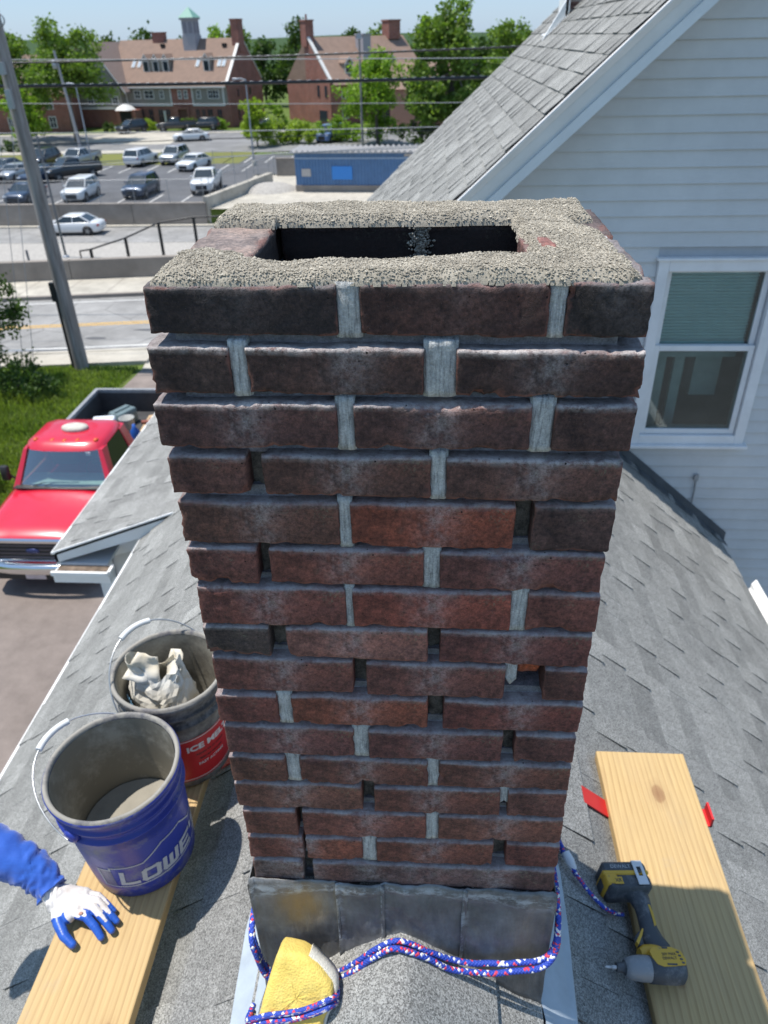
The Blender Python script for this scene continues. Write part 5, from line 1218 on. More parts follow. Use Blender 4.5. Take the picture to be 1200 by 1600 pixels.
# load in the bed, each its own thing
def lo(x, y, z): return (-6.45+x, 8.80+y, z)
mb = MB(); mb.rbox((0, 0, .16), (.52, .34, .32), .04); mb.box(-.2, -.02, .32, .2, .02, .35); o = mb.build('tool_case', simple('slate_case', (.13, .18, .19), .5), None, lo(-.18, 4.85, .86)); o.rotation_euler = (0, 0, R(62)); tag(o, 'slate grey tool case standing in the red truck bed', 'tool case')
mb = MB(); mb.rbox((0, 0, .2), (.46, .30, .40), .05); o = mb.build('cement_sack', smear('sack_print', (.62, .66, .70), (.20, .42, .66), (.55, .6), 5, .7), None, lo(-.34, 4.25, .87)); o.rotation_euler = (R(8), 0, R(10)); tag(o, 'white and pale blue sack just behind the red cab', 'sack')
mb = MB(); mb.lathe([(0, .01), (.13, .01), (.155, .36), (.165, .37), (.15, .37), (.128, .03), (0, .03)], 24); o = mb.build('pail', simple('grey_pail', (.33, .34, .33), .6, var=.2), None, lo(.10, 4.35, .86)); tag(o, 'grey open pail in the middle of the truck bed', 'pail')
mb = MB(); mb.lathe([(0, 0), (.085, 0), (.09, .02), (.09, .26), (.04, .33), (.03, .40), (0, .40)], 16); o = mb.build('jug', simple('blue_jug', (.02, .10, .42), .4), None, lo(.40, 3.95, .87)); tag(o, 'bright blue plastic jug beside the grey pail in the truck bed', 'jug')
mb = MB(); mb.box(-.35, -.9, 0, .35, .9, .018); o = mb.build('plywood_sheet', simple('plywood', (.50, .36, .22), .8), None, lo(.50, 4.4, .86)); o.rotation_euler = (0, R(-7), R(4)); tag(o, 'tan plywood sheet lying in the right side of the truck bed', 'board')
for k, (x, y, a) in enumerate(((.40, 4.62, 10), (.52, 4.80, 50))):
    mb = MB(); mb.box(-.10, -.05, 0, .10, .05, .06); o = mb.build('loose_brick', MRB, None, lo(x, y, .97)); o.rotation_euler = (0, 0, R(a)); tag(o, ('red brick lying on the plywood in the truck bed, left one', 'red brick lying on the plywood in the truck bed, right one')[k], 'brick', 'bricks in the truck bed')
mb = MB(); mb.lathe([(0, 0), (.11, 0), (.14, .28), (.13, .28), (.105, .02), (0, .02)], 20); o = mb.build('pail', simple('dark_blue_pail', (.05, .06, .16), .5), None, lo(.74, 5.0, .86)); tag(o, 'dark blue pail in the back corner of the truck bed', 'pail')
# ---------------------------------------------------------------- trees and shrubs
LF = {'bright': leaf_material('leaf_bright', (.17, .27, .035), (.26, .38, .06), .45), 'mid': leaf_material('leaf_mid', (.11, .18, .035), (.19, .27, .055), .42), 'dark': leaf_material('leaf_dark', (.045, .085, .022), (.085, .14, .035)),
      'yellow': leaf_material('leaf_yellow', (.23, .31, .04), (.32, .40, .07), .45)}
MBARK = simple('bark', (.13, .11, .09), .95, var=.3, scale=8, bump=.6, bscale=18, bdist=.02)
def foliage(name, blobs, N, s, mat, seed, par=None, kind=None, base=Vector((0, 0, 0))):
    r_ = random.Random(seed); vs = []; fs = []; at = []; tot = sum(b[3]**2*(b[4] if len(b) > 4 else 1) for b in blobs)
    for b in blobs:
        c = Vector(b[:3]); rad = b[3]; sz = b[4] if len(b) > 4 else .85
        sub = [(Vector((r_.gauss(0, 1), r_.gauss(0, 1), r_.gauss(0, 1))).normalized(), r_.uniform(.28, .5)) for _ in range(12)]
        for _ in range(int(N*rad*rad*sz/tot)):
            d, sr = r_.choice(sub); q = d*rad*(1-sr*.6)+Vector((r_.gauss(0, 1), r_.gauss(0, 1), r_.gauss(0, 1)))*rad*sr*.42
            q.z *= sz; p = c+q; u = Vector((r_.gauss(0, 1), r_.gauss(0, 1), r_.gauss(0, 1)*.8)).normalized(); v = u.orthogonal().normalized(); v = (v*math.cos(r_.uniform(0, 6))+u.cross(v)*math.sin(r_.uniform(0, 6))).normalized(); l = s*r_.uniform(.6, 1.35)
            k = len(vs); mid = p+u*l*.5
            for w_ in (p, mid+v*l*.36, p+u*l, mid-v*l*.36): vs.append(tuple(w_-base))
            fs.append((k, k+1, k+2, k+3)); t = r_.uniform(.6, 1.4); at += [t]*4
    me = bpy.data.meshes.new(name); me.from_pydata(vs, [], fs); me.materials.append(mat); a = me.attributes.new('tone', 'FLOAT', 'POINT'); a.data.foreach_set('value', at)
    o = addobj(name, me, par)
    if kind: o['kind'] = kind
    return o
def tree(x, y, z0, H, rad, mat, seed, label, N=9000, leaf=.32, trunk=.25, low=.30, grp=None, nm='tree', cx=0, sq=.85):
    t = empty(nm, (x, y, z0), 0, label, 'tree', grp); r_ = random.Random(seed)
    mb = MB(); top = Vector((cx, 0, H*.62)); mb.tube(smooth_path([(0, 0, -.2), (r_.uniform(-.2, .2), 0, H*.22), (cx*.5+r_.uniform(-.3, .3), 0, H*.42), tuple(top)], 4), [trunk*(1-.7*k/12) for k in range(13)], 8)
    bl = []; nB = 9+int(rad)
    for k in range(nB):
        a = r_.uniform(0, 6.28); f = r_.uniform(.15, 1)**.6; zz = r_.uniform(low+.12, .90); w_ = rad*math.sin(math.pi*min(1, max(0, (zz-low)/(1.02-low)))**.75)*.72
        c = Vector((cx+math.cos(a)*w_*f, math.sin(a)*w_*f, H*zz)); bl.append((c.x, c.y, c.z, rad*r_.uniform(.30, .44), sq))
        mb.tube(smooth_path([tuple(top*r_.uniform(.45, .95)), tuple(top.lerp(c, .5)+Vector((0, 0, .3))), tuple(c)], 3), [trunk*.34, trunk*.30, trunk*.26, trunk*.22, trunk*.18, trunk*.13, trunk*.07], 5)
    bl.append((cx, 0, H*.90, rad*.34, sq)); bl.append((cx, 0, H*.6, rad*.5, sq))
    mb.build('trunk', MBARK, t); foliage('crown', bl, N, leaf, LF[mat] if isinstance(mat, str) else mat, seed, t); return t
GB = BZ0
tree(-48.3, 109, GB, 14.0, 6.2, 'mid', 21, 'large broad leafy tree in front of the long brick building at the upper left', N=16000, leaf=.36, trunk=.42, low=.22)
tree(-56.5, 112, GB, 12.5, 5.2, 'mid', 22, 'leafy tree cut by the left edge of the picture', N=9000, leaf=.36, trunk=.35)
tree(-53.0, 105, GB, 6.0, 3.3, 'bright', 24, 'low lit tree left of the large leafy one', N=6000, leaf=.3, trunk=.15, low=.1)
tree(1.9, 93, GB, 14.2, 5.9, 'mid', 31, 'tall airy tree in the centre right standing above the brick buildings', N=14000, leaf=.42, trunk=.40, low=.15)
tree(-6.9, 100, GB, 9.6, 5.2, 'bright', 32, 'bright green rounded tree left of the tall airy one', N=13000, leaf=.32, trunk=.25, low=.05)
tree(8.8, 100, GB, 12.2, 5.4, 'mid', 33, 'green tree half hidden by the slope of the shingled roof', N=10000, leaf=.36, trunk=.35, low=.1)
tree(-1.6, 96, GB, 8.0, 4.0, 'dark', 34, 'shaded dense tree under the tall airy one', N=9000, leaf=.32, trunk=.3, low=.0)
tree(-21.8, 100, GB, 5.2, 2.5, 'yellow', 35, 'small yellow green tree at the right foot of the brick building', N=5000, leaf=.26, trunk=.12, low=.0)
# shrubs
def shrub(x, y, z0, blobs, mat, seed, label, N=2500, leaf=.2, grp=None):
    t = empty('shrub', (x, y, z0), 0, label, 'shrub', grp); r_ = random.Random(seed); mb = MB()
    for b in blobs: mb.tube([(r_.uniform(-.1, .1), 0, -.1), (b[0]*.5, b[1]*.5, b[2]*.5), (b[0], b[1], b[2])], [.05, .035, .015], 5)
    mb.build('stems', MBARK, t); foliage('leaves', blobs, N, leaf, LF[mat], seed, t); return t
shrub(-18.4, 102.5, GB, [(-1.4, 0, 1.4, 1.9), (.5, .3, 1.6, 1.7), (2.0, 0, 1.2, 1.5)], 'yellow', 41, 'broad yellow green hedge behind the blue shed roof', N=6000, leaf=.26)
shrub(-12.8, 103.8, GB, [(-1, 0, 1.2, 1.6), (1.0, .3, 1.5, 1.7), (2.6, 0, 1.0, 1.3)], 'bright', 42, 'bright green shrubs between the hedge and the rounded tree', N=5000, leaf=.26)
shrub(-25.3, 123.0, GB, [(-2.2, 0, 1.0, .9), (-1.6, 0, 2.4, .8), (-.4, 0, 3.0, .7), (.9, 0, 3.0, .7), (2.0, 0, 2.3, .8), (2.5, 0, 1.0, .9)], 'bright', 43, 'arch of clipped green hedge between the two brick buildings', N=5000, leaf=.24)
for k, (x, y, lab) in enumerate(((-43.2, 121.8, 'clipped bright green hedge left of the brick building entrance'), (-36.6, 122.0, 'rounded olive bush right of the brick building entrance'), (-32.6, 122.6, 'low green bush at the right corner of the brick building'))):
    shrub(x, y, GB, [(-.9, 0, .7, .9), (.2, 0, .8, .95), (1.1, 0, .65, .85)], ('yellow', 'mid', 'bright')[k], 50+k, lab, N=2600, leaf=.2, grp='bushes at the foot of the brick building')
for k, (x, y) in enumerate(((-52, 98.5), (-47.5, 121))): shrub(x, y, GB, [(-.9, 0, .6, .9), (.9, 0, .6, .9)], 'dark', 60+k, ('low dark hedge beside the upper road at the left edge', 'dark climbing shrub against the brick building behind the jeep')[k], N=1800, leaf=.2)
# woodland behind the buildings: tree by tree
wr = random.Random(8); k = 0
labs = ['dark rounded tree of the wood far behind the buildings', 'lighter green tree of the wood far behind the buildings']
ORD = 'first second third fourth fifth sixth seventh eighth ninth tenth eleventh twelfth thirteenth fourteenth fifteenth sixteenth seventeenth eighteenth'.split()
for i in range(18):
    x = -84+i*6.2+wr.uniform(-1.5, 1.5); y = 162+wr.uniform(-6, 10); dk = wr.random() < .6
    h = 11.0+wr.uniform(-1.5, 1.6)+(1.5 if -38 < x < -24 else 0)
    tree(x, y, GB, h, 5.4, 'dark' if dk else 'mid', 100+i, (('dark rounded' if dk else 'lighter green')+' tree, '+ORD[i]+' from the left in the wood far behind the buildings'), N=2600, leaf=.62, trunk=.3, low=.02, grp='trees of the wood behind the buildings', sq=.95)
tree(-38.5, 152, GB, 13.6, 4.2, 'bright', 201, 'light green tree top showing above the brown roof left of its chimney', N=4000, leaf=.5, trunk=.3, low=.2)
tree(-34.6, 150, GB, 14.2, 3.4, 'mid', 202, 'round darker tree top just left of the brick end chimney', N=4000, leaf=.45, trunk=.3, low=.2)
# hill of woodland on the horizon
hm = MB(); vs = []; nn_ = 80
for i in range(nn_+1):
    x = -1500+3000*i/nn_
    for (y, z) in ((300, -4), (420, 4+5*noise.noise(Vector((x*.006, 0, 1)))), (600, 9+8*noise.noise(Vector((x*.004, 3, 1)))), (1400, -5)): vs.append((x, y, z))
hm.add(vs, [(i*4+j, (i+1)*4+j, (i+1)*4+j+1, i*4+j+1) for i in range(nn_) for j in range(3)], smooth=True); hm.build('hills', grassy('distant_woods', (.03, .06, .02), (.05, .085, .03), d=0))['kind'] = 'structure'
# near the driveway: dark bush, weeds, branch hanging in at the left edge
shrub(-11.0, 16.9, 0, [(-.7, 0, .8, .95), (.3, .1, .55, .75), (.9, -.2, .35, .5), (-1.6, -.2, .9, 1.1)], 'dark', 71, 'dark leafy bush left of the utility pole foot', N=9000, leaf=.085)
shrub(-9.35, 11.9, 0, [(-.3, 0, .45, .5), (.1, .2, .35, .42), (-.7, .2, .5, .6)], 'bright', 72, 'pale green leafy weeds beside the red truck cab', N=3500, leaf=.09)
shrub(-9.3, 9.9, 0, [(-.5, 0, .3, .5), (.1, .2, .25, .4)], 'mid', 73, 'green weeds at the left edge beside the truck hood', N=2500, leaf=.08)
tree(-12.3, 17.6, 0, 4.3, 1.9, 'dark', 74, 'young tree whose leafy branch tips reach in from the left edge over the street', N=9000, leaf=.10, trunk=.06, low=.35)

# ---------------------------------------------------------------- poles, lamps, wires
def pole_mat():
    n = NT('weathered_pole'); g = n.noise(14, 6, .7, n.coord((1, 1, .06))); n.col(n.ramp(g, [(.3, (.13, .11, .10)), (.55, (.27, .25, .24)), (.75, (.40, .39, .38))])); n.rough(.75); n.bump(g, .5, .01); return n.m
MPO = pole_mat(); MGS2 = simple('galvanised_pole', (.36, .38, .41), .45, .5, var=.1); MCB = simple('black_cable', (.02, .02, .022), .45, var=0); MCB2 = simple('grey_cable', (.30, .31, .33), .5, var=.1)
P1 = empty('utility_pole', (-9.95, 18.9, 0), 0, 'big weathered wooden utility pole beside the near street', 'utility pole')
mb = MB(); mb.tube([(0, 0, -.1), (0, 0, 3), (0, 0, 6), (0, 0, 9.6)], [.20, .185, .165, .135], 20); mb.build('shaft', MPO, P1)
mb = MB(); mb.tube([(-.20, -.10, .1), (-.19, -.10, 2.4)], .035, 8); mb.box(-.27, -.17, 2.0, -.15, -.05, 2.5); mb.build('conduit', MPL, P1)
mb = MB(); mb.box(-.06, -.28, 6.6, .06, -.16, 7.0); mb.build('bracket', MGS2, P1); mb = MB(); mb.box(-.06, -.30, 7.3, .06, -.16, 7.55); mb.build('bracket', MGS2, P1)
mb = MB(); mb.tube([(.25*math.cos(a)+.15, -.35, 8.35+.16*math.sin(a)) for a in [k*math.pi/9 for k in range(19)]], .016, 6); mb.tube([(.21*math.cos(a)+.12, -.38, 8.33+.13*math.sin(a)) for a in [k*math.pi/9 for k in range(19)]], .016, 6); mb.build('cable_coil', MCB2, P1)
mb = MB(); mb.box(-.05, -1.1, 8.9, .05, 1.1, 9.02); mb.build('crossarm', MPO, P1)
def wire(p0, p1, sag, r_, mat, label, group='overhead wires along the street', n_=28, wrap=False, thick=1):
    P = []
    for k in range(n_+1):
        t = k/n_; p = Vector(p0).lerp(Vector(p1), t); p.z -= sag*4*t*(1-t); P.append(p)
    mb = MB(); mb.tube(P, r_, 6); o = mb.build('overhead_wire', mat); tag(o, label, 'wire', group)
    if wrap:      # lashing beads / clamps catching the light
        q = MB()
        for k in range(0, 240):
            t = k/240; p = Vector(p0).lerp(Vector(p1), t); p.z -= sag*4*t*(1-t); d = (Vector(p1)-Vector(p0)).normalized()
            q.tube([p-d*.05+Vector((0, -r_, r_*.9)), p+d*.05+Vector((0, -r_, r_*1.1))], .007, 4)
        q.build('lashing', MGS2, o)['kind'] = 'stuff'
wire((-30, 20.2, 7.5), (28, 21.6, 7.6), .62, .040, MCB, 'thick black lashed cable, lowest of the heavy pair across the buildings', wrap=True)
wire((-30, 20.2, 7.9), (28, 21.6, 8.6), .72, .022, MCB, 'black wire just above the thickest lashed cable', wrap=True)
wire((-30, 19.6, 8.1), (28, 21, 7.2), .25, .010, MCB2, 'thin grey wire slanting over the brown roof')
wire((-30, 23.8, 6.0), (28, 24.4, 6.2), .55, .013, MCB2, 'thin pale wire crossing in front of the upper road')
wire((-30, 23.8, 5.3), (28, 24.4, 6.6), .50, .012, MCB, 'thin dark wire crossing just above the dry grass')
wire((-30, 23.8, 4.6), (28, 24.4, 6.3), .45, .012, MCB2, 'thin pale wire crossing over the back row of parked cars')
wire((-30, 20.6, 4.6), (28, 21.4, 7.0), .40, .011, MCB2, 'thin pale wire running low over the front parked cars')
wire((-30, 20.4, 7.25), (28, 24, 6.4), .5, .009, MCB2, 'hair thin wire between the heavy cable and the upper road')
wire((-9.95, 18.7, 8.8), (-11.35, 18.3, .1), 0, .008, MCB2, 'thin guy wire coming down beside the utility pole', 'guy wires')
wire((-9.95, 18.7, 7.0), (-10.9, 18.0, .1), 0, .008, MCB2, 'second guy wire ending in the grass left of the pole foot', 'guy wires')
def lamp(x, y, z0, H, arm, label, head=True, r_=.09):
    L_ = empty('street_lamp', (x, y, z0), 0, label, 'street lamp', 'lamp posts of the car park'); mb = MB(); mb.tube([(0, 0, -.1), (0, 0, H)], [r_, r_*.7], 10); mb.build('post', MGS2, L_)
    mb = MB(); mb.tube([(0, 0, H-.1), (arm*.5, 0, H+.05), (arm, 0, H+.05)], .05, 8); mb.build('arm', MGS2, L_); mb = MB(); mb.rbox((arm*1.2, 0, H+.03), (.75, .34, .16), .1); mb.build('lamp_head', MGS2, L_)
    mb = MB(); mb.lathe([(.22, 0), (.22, .5), (.16, .55), (0, .55)], 12); mb.build('footing', MCONC, L_)
lamp(-18.9, 84, GB, 7.9, -.8, 'grey lamp post with single arm standing right of the brick building in the car park')
lamp(-36.3, 84, GB, 7.8, -.5, 'thin grey lamp post at the left of the car park below the large tree')
P2 = empty('utility_pole', (-44.2, 100, GB), 0, 'pale wooden utility pole beside the upper road in front of the large tree', 'utility pole'); mb = MB(); mb.tube([(0, 0, -.2), (-.3, 0, 5), (-.7, 0, 10.6)], [.20, .17, .14], 12); mb.build('shaft', simple('pale_pole', (.33, .32, .33), .7), P2); mb = MB(); mb.rbox((-.9, -.3, 9.2), (.5, .4, .9), .15); mb.build('transformer', MGS2, P2)
P3 = empty('utility_pole', (-8.4, 95, GB), 0, 'thin utility pole with small box in front of the bright rounded tree', 'utility pole'); mb = MB(); mb.tube([(0, 0, -.2), (0, 0, 11.7)], [.15, .10], 10); mb.build('shaft', MPO, P3); mb = MB(); mb.box(-.25, -.3, 11.0, .25, -.05, 11.5); mb.build('junction_box', MGS2, P3)
P4 = empty('steel_pole', (-25.4, 51, -4.6), 0, 'thin steel pole rising from the gravel beside the lower street', 'pole'); mb = MB(); mb.lathe([(.22, 0), (.22, .1), (.12, .14), (0, .14)], 10); mb.build('base', MGS2, P4); mb = MB(); mb.tube([(0, 0, 0), (0, 0, 7.6)], [.085, .06], 10); mb.build('shaft', simple('dark_steel', (.13, .14, .16), .5, .5), P4)
# chain link fence on the retaining wall
MCL = simple('fence_wire', (.34, .35, .36), .5, .5, var=0)
def fence(a, b, z, h, label):
    a = Vector((*a, z)); b = Vector((*b, z)); F_ = empty('chain_link_fence', a, 0, label, 'fence', 'chain link fences'); d = b-a; L = d.length; d.normalize(); n_ = int(L/2.9)+1
    for k in range(n_+1): mb = MB(); p = d*(L*k/n_); mb.tube([tuple(p), tuple(p+Vector((0, 0, h+.05)))], .028, 6); mb.build('post', MCL, F_)
    mb = MB(); mb.tube([(0, 0, h), tuple(d*L+Vector((0, 0, h)))], .024, 6); mb.build('top_rail', MCL, F_)
    mb = MB(); q = -h; s_ = .16
    while q < L:
        for sg in (0, 1):
            t0, t1 = max(0, q), min(L, q+h); z0, z1 = t0-q, t1-q
            if sg: z0, z1 = h-z0, h-z1
            if t1 > t0: mb.add([tuple(d*t0+Vector((0, 0, z0-.004))), tuple(d*t0+Vector((0, 0, z0+.004))), tuple(d*t1+Vector((0, 0, z1+.004))), tuple(d*t1+Vector((0, 0, z1-.004)))], [(0, 1, 2, 3)])
        q += s_
    mb.build('mesh_wires', MCL, F_)['kind'] = 'stuff'
fence((-60, 61.2), (-18.1, 61.2), -2.9, 1.7, 'chain link fence standing on the long retaining wall')
fence((-17.7, 61.6), (-15.2, 73.2), -2.5, 1.3, 'chain link fence along the short concrete wall by the shed')
fence((-22, 79.6), (-13.5, 77.2), -3.35, 2.0, 'chain link fence left of the blue shed')
# ---------------------------------------------------------------- things on the roof next to the chimney
def wood_material():
    n = NT('pine_plank')
    warp = n.noise(2.2, 2, .5, n.coord((1, .35, 1))); sx = n.node('SeparateXYZ'); n.link(n.tc.outputs['Object'], sx.inputs[0])
    g1 = n.math('ADD', n.math('MULTIPLY', sx.outputs[0], 62), n.math('MULTIPLY', warp, 5))       # growth rings cut by the saw
    g1 = n.math('ADD', g1, n.math('MULTIPLY', n.noise(6, 3, .6, n.coord((1, .12, 1))), 2.0))
    w1 = n.math('FRACT', g1); band = n.ramp(w1, [(0, 0), (.55, .25), (.86, 1), (.95, .75), (1, 0)])
    c = n.mix(n.math('MULTIPLY', band, n.ramp(n.noise(4, 3), [(.3, .35), (.7, .95)])), (.53, .37, .165), (.36, .22, .085))
    c = n.mix(n.ramp(n.noise(3.5, 5, .65, n.coord((1, .5, 1))), [(.38, 0), (.75, .6)]), c, (.43, .31, .17))
    k = n.node('TexVoronoi', voronoi_dimensions='2D'); k.inputs['Scale'].default_value = 1; kv = n.coord((4.2, 2.3, 0), loc=(.35, .2, 0)); n.link(kv, k.inputs['Vector']); k.inputs['Randomness'].default_value = .8
    kd = n.math('ADD', k.outputs['Distance'], n.math('MULTIPLY', n.noise(30, 3), .05))
    c = n.mix(n.ramp(kd, [(.03, .75), (.085, .6), (.105, .15), (.17, 0)]), c, (.20, .085, .035))
    c = n.mix(1, c, n.ramp(n.noise(220, 3, .65, n.coord((1, .03, 1))), [(.3, .88), (.7, 1.08)]), 'MULTIPLY')
    c = n.mix(n.ramp(n.noise(5, 6, .75, n.coord((1, .7, 1), loc=(3, 1, 0))), [(.58, 0), (.80, .45)]), c, (.34, .30, .25))
    n.col(c); n.rough(.7); n.bump(n.math('ADD', band, n.noise(260, 3, .6, n.coord((1, .04, 1)))), .14, .0015); return n.m
MWOOD = wood_material()
def plank(x0, x1, y0, y1, zt_, th, lab, tilt=0):
    mb = MB(); L = y1-y0; W_ = x1-x0; n_ = 14; rings = []
    for k in range(n_+1):
        y = -L/2+L*k/n_; j = .0012*noise.noise(Vector((y*3, x0, 0)))
        rings.append([(-W_/2+j, y, -th), (W_/2+j, y, -th), (W_/2+j, y, 0), (-W_/2+j, y, 0)])
    mb.loft(rings, smooth=False); o = mb.build('wooden_plank', MWOOD, None, ((x0+x1)/2, (y0+y1)/2, ZT+zt_), bevel=.004); o.rotation_euler = (0, tilt, 0)
    return tag(o, lab, 'plank', 'pine planks laid on roof brackets')
PR = plank(.561, .822, -1.3, .785, -1.640, .040, 'pine plank on the right roof slope with the yellow drill on it')
PLk = plank(-.850, -.600, -1.3, .90, -1.600, .040, 'pine plank on the left roof slope under the two buckets')
# red roof brackets carrying the planks
MRED = simple('red_steel', (.55, .022, .025), .45, var=.1)
def bracket(sx, x_in, x_out, zt_, y, lab):
    rb_ = empty('roof_bracket', (sx*x_in, y, ZT+zt_-.045), 0, lab, 'bracket', 'red steel roof brackets')
    mb = MB(); X = lambda a: sx*(a-x_in); zz = lambda a: -1.21-S*a-zt_+.045
    a0, a1 = x_in-.075, x_out+.02
    mb.add([(X(a), yy, zz(a)+h) for a in (a0, a1) for yy in (-.028, .028) for h in (.014, .019)], [(0, 1, 3, 2), (4, 6, 7, 5), (0, 4, 5, 1), (2, 3, 7, 6), (1, 5, 7, 3), (0, 2, 6, 4)]); mb.build('strap', MRED, rb_)
    mb = MB(); mb.box(min(X(x_in-.02), X(x_out+.03)), -.028, -.006, max(X(x_in-.02), X(x_out+.03)), .028, -.001); mb.box(min(X(x_out+.024), X(x_out+.03)), -.028, -.006, max(X(x_out+.024), X(x_out+.03)), .028, .03); mb.build('arm', MRED, rb_)
    mb = MB(); mb.box(min(X(x_out+.0), X(x_out+.01)), -.02, zz(x_out)+.02, max(X(x_out+.0), X(x_out+.01)), .02, -.006); mb.build('strut', MRED, rb_)
bracket(1, .561, .822, -1.640, .60, 'red roof bracket under the far end of the right plank')
bracket(-1, .600, .850, -1.600, .74, 'red roof bracket under the left plank beside the chimney')

# buckets
MBUC = smear('blue_plastic', (.022, .040, .30), (.26, .26, .28), (.53, .70), 9); MBUI = smear('cement_crust', (.17, .155, .125), (.38, .355, .29), (.42, .6), 6, .8)
MBUI1 = smear('cement_film', (.20, .185, .145), (.36, .34, .28), (.48, .62), 7, .6)
MRIM = smear('cemented_rim', (.30, .285, .25), (.10, .10, .12), (.5, .65), 12, .85)
MGB = smear('black_plastic', (.045, .048, .052), (.28, .27, .25), (.44, .60), 9, .45)
MMUD = simple('wet_mortar', (.27, .25, .205), .75, var=.15, scale=12, bump=.5, bscale=60, bdist=.003)
MWIRE = simple('galvanised_wire', (.55, .56, .56), .35, .8, var=0); MGRIP = simple('white_grip', (.68, .69, .68), .5, var=.05)
def bucket(loc, H, rb_, rt_, mout, mrim, minn, lab, grp, ear_a, bail_up, tilt, fill):
    o = empty('bucket', loc, 0, lab, 'bucket', grp); o.rotation_euler = tilt
    rr = lambda z: rb_+(rt_-rb_)*z/H
    p = [(0, .004), (rb_-.008, .004), (rb_, .010)]
    p += [(rr(z), z) for z in (.05, .10, .16, .22)]
    zf = H*.74
    p += [(rr(zf)-.0, zf), (rr(zf)+.009, zf+.001), (rr(zf)+.009, zf+.006), (rr(zf)+.001, zf+.008), (rr(zf), zf+.035), (rr(zf)+.008, zf+.036), (rr(zf)+.008, zf+.041), (rr(zf+.045), zf+.043), (rt_, H-.022), (rt_+.008, H-.020), (rt_+.009, H-.008), (rt_+.007, H-.0056)]
    mb = MB(); mb.lathe(p, 72); mb.build('body', mout, o)
    mb = MB(); mb.lathe([(rt_+.007, H-.0055), (rt_+.005, H-.001), (rt_+.001, H), (rt_-.003, H-.002), (rt_-.005, H-.012)], 72); ro = mb.build('rim', mrim, o)
    for v in ro.data.vertices:
        a = math.atan2(v.co.y, v.co.x); v.co.z += .0018*noise.noise(Vector((math.cos(a)*4, math.sin(a)*4, 2)))+.001*noise.noise(Vector((math.cos(a)*19, math.sin(a)*19, 2)))
    mb = MB(); mb.lathe([(rt_-.006, H-.012), (rr(H*.6)-.005, H*.6), (rr(.05)-.006, .05), (rb_-.012, .012), (0, .010)], 72); io = mb.build('inner_wall', minn, o)
    for v in io.data.vertices:
        k = 1-.012*max(0, noise.noise(v.co*22)); v.co.x *= k; v.co.y *= k
    if fill:
        rf = rr(fill)-.009; vs = [(0, 0, fill)]; fs = []; N = 48; K = 14
        for i in range(1, K+1):
            for j in range(N):
                r_ = rf*i/K; a = 2*math.pi*j/N; x, y = r_*math.cos(a), r_*math.sin(a)
                vs.append((x, y, fill+.004*noise.noise(Vector((x*20, y*20, 0)))+.006*(i/K)**6+.0015*noise.noise(Vector((x*90, y*90, 0)))))
        fs = [(0, 1+j, 1+(j+1) % N) for j in range(N)]+[(1+(i-1)*N+j, 1+i*N+j, 1+i*N+(j+1) % N, 1+(i-1)*N+(j+1) % N) for i in range(1, K) for j in range(N)]
        mb = MB(); mb.add(vs, fs, 0, None, 1, True); mb.build('mortar_mix', MMUD, o)
    # ears and bail
    ze = H*.80; R_ = rt_+.014
    for s in (0, 180):
        a = R(ear_a+s); c = Vector((math.cos(a)*(rr(ze)+.008), math.sin(a)*(rr(ze)+.008), ze)); mt = Matrix.Translation(c)@Matrix.Rotation(a, 4, 'Z')@Matrix.Rotation(R(90), 4, 'Y')
        mb = MB(); mb.lathe([(.018, -.008), (.018, .004), (.012, .008), (0, .008)], 14, mat=mt); mb.build('ear', mout, o)
    ax = Vector((math.cos(R(ear_a)), math.sin(R(ear_a)), 0)); pe = Vector((ax.y, -ax.x, 0)); u = math.radians(bail_up)
    out = pe*math.cos(u)+Vector((0, 0, 1))*math.sin(u); pts = []
    for k in range(33):
        t = math.pi*k/32; q = ax*math.cos(t)*R_+out*math.sin(t)*(R_+.035); pts.append(q+Vector((0, 0, ze))); 
        if bail_up < 40 and k in range(2, 31): pts[-1] += Vector((0, 0, .035*math.sin(t)))
    mb = MB(); mb.tube(pts, .0022, 6); bo = mb.build('bail', MWIRE, o)
    mid = pts[13:20]; mb = MB(); mb.tube(mid, .0085, 10); mb.build('grip', MGRIP, bo)
    return o, rr
B1, rr1 = bucket((-.700, .372, ZT-1.598), .365, .131, .152, MBUC, MRIM, MBUI1, 'blue plastic bucket with white house shaped logo, half full of mortar', 'five gallon buckets on the left plank', 247, 14, (R(2.5), R(-1), 0), .12)
B2, rr2 = bucket((-.675, .690, ZT-1.598), .365, .128, .148, MGB, MRIM, MBUI, 'cement crusted black bucket with red label and a crumpled white bag inside', 'five gallon buckets on the left plank', 235, 48, (R(1.5), R(1), 0), 0)
MLOGO = smear('logo_print', (.42, .45, .50), (.10, .12, .28), (.68, .82), 16, .5)
def on_cyl(rr_, a_mid, z_mid, lift=.0008, dz=0.0):
    def f(c):
        z = z_mid+c.y; r_ = rr_(z)+lift+c.z; a = R(a_mid)+c.x/rr_(z_mid); return (r_*math.cos(a), r_*math.sin(a), z)
    return f
F1 = on_cyl(rr1, -40, .108)
def stroke(pts, wd, f, parent, mat, name='logo_outline', closed=True, lift=0):
    mb = MB(); P_ = list(pts)+([pts[0]] if closed else [])
    for (a, b) in zip(P_[:-1], P_[1:]):
        a = Vector((*a, 0)); b = Vector((*b, 0)); d = (b-a); L = d.length; d.normalize(); nn = Vector((-d.y, d.x, 0))*wd/2; a -= d*wd/2*.98; L += wd*.98; n_ = max(1, int(L/.008))
        vs = []
        for k in range(n_+1):
            q = a+d*L*k/n_
            for s in (1, -1): vs.append(f(q+nn*s+Vector((0, 0, lift))))
        mb.add(vs, [(2*k, 2*k+1, 2*k+3, 2*k+2) for k in range(n_)], 0, None, 1, True)
        lift += .00004
    return mb.build(name, mat, parent)
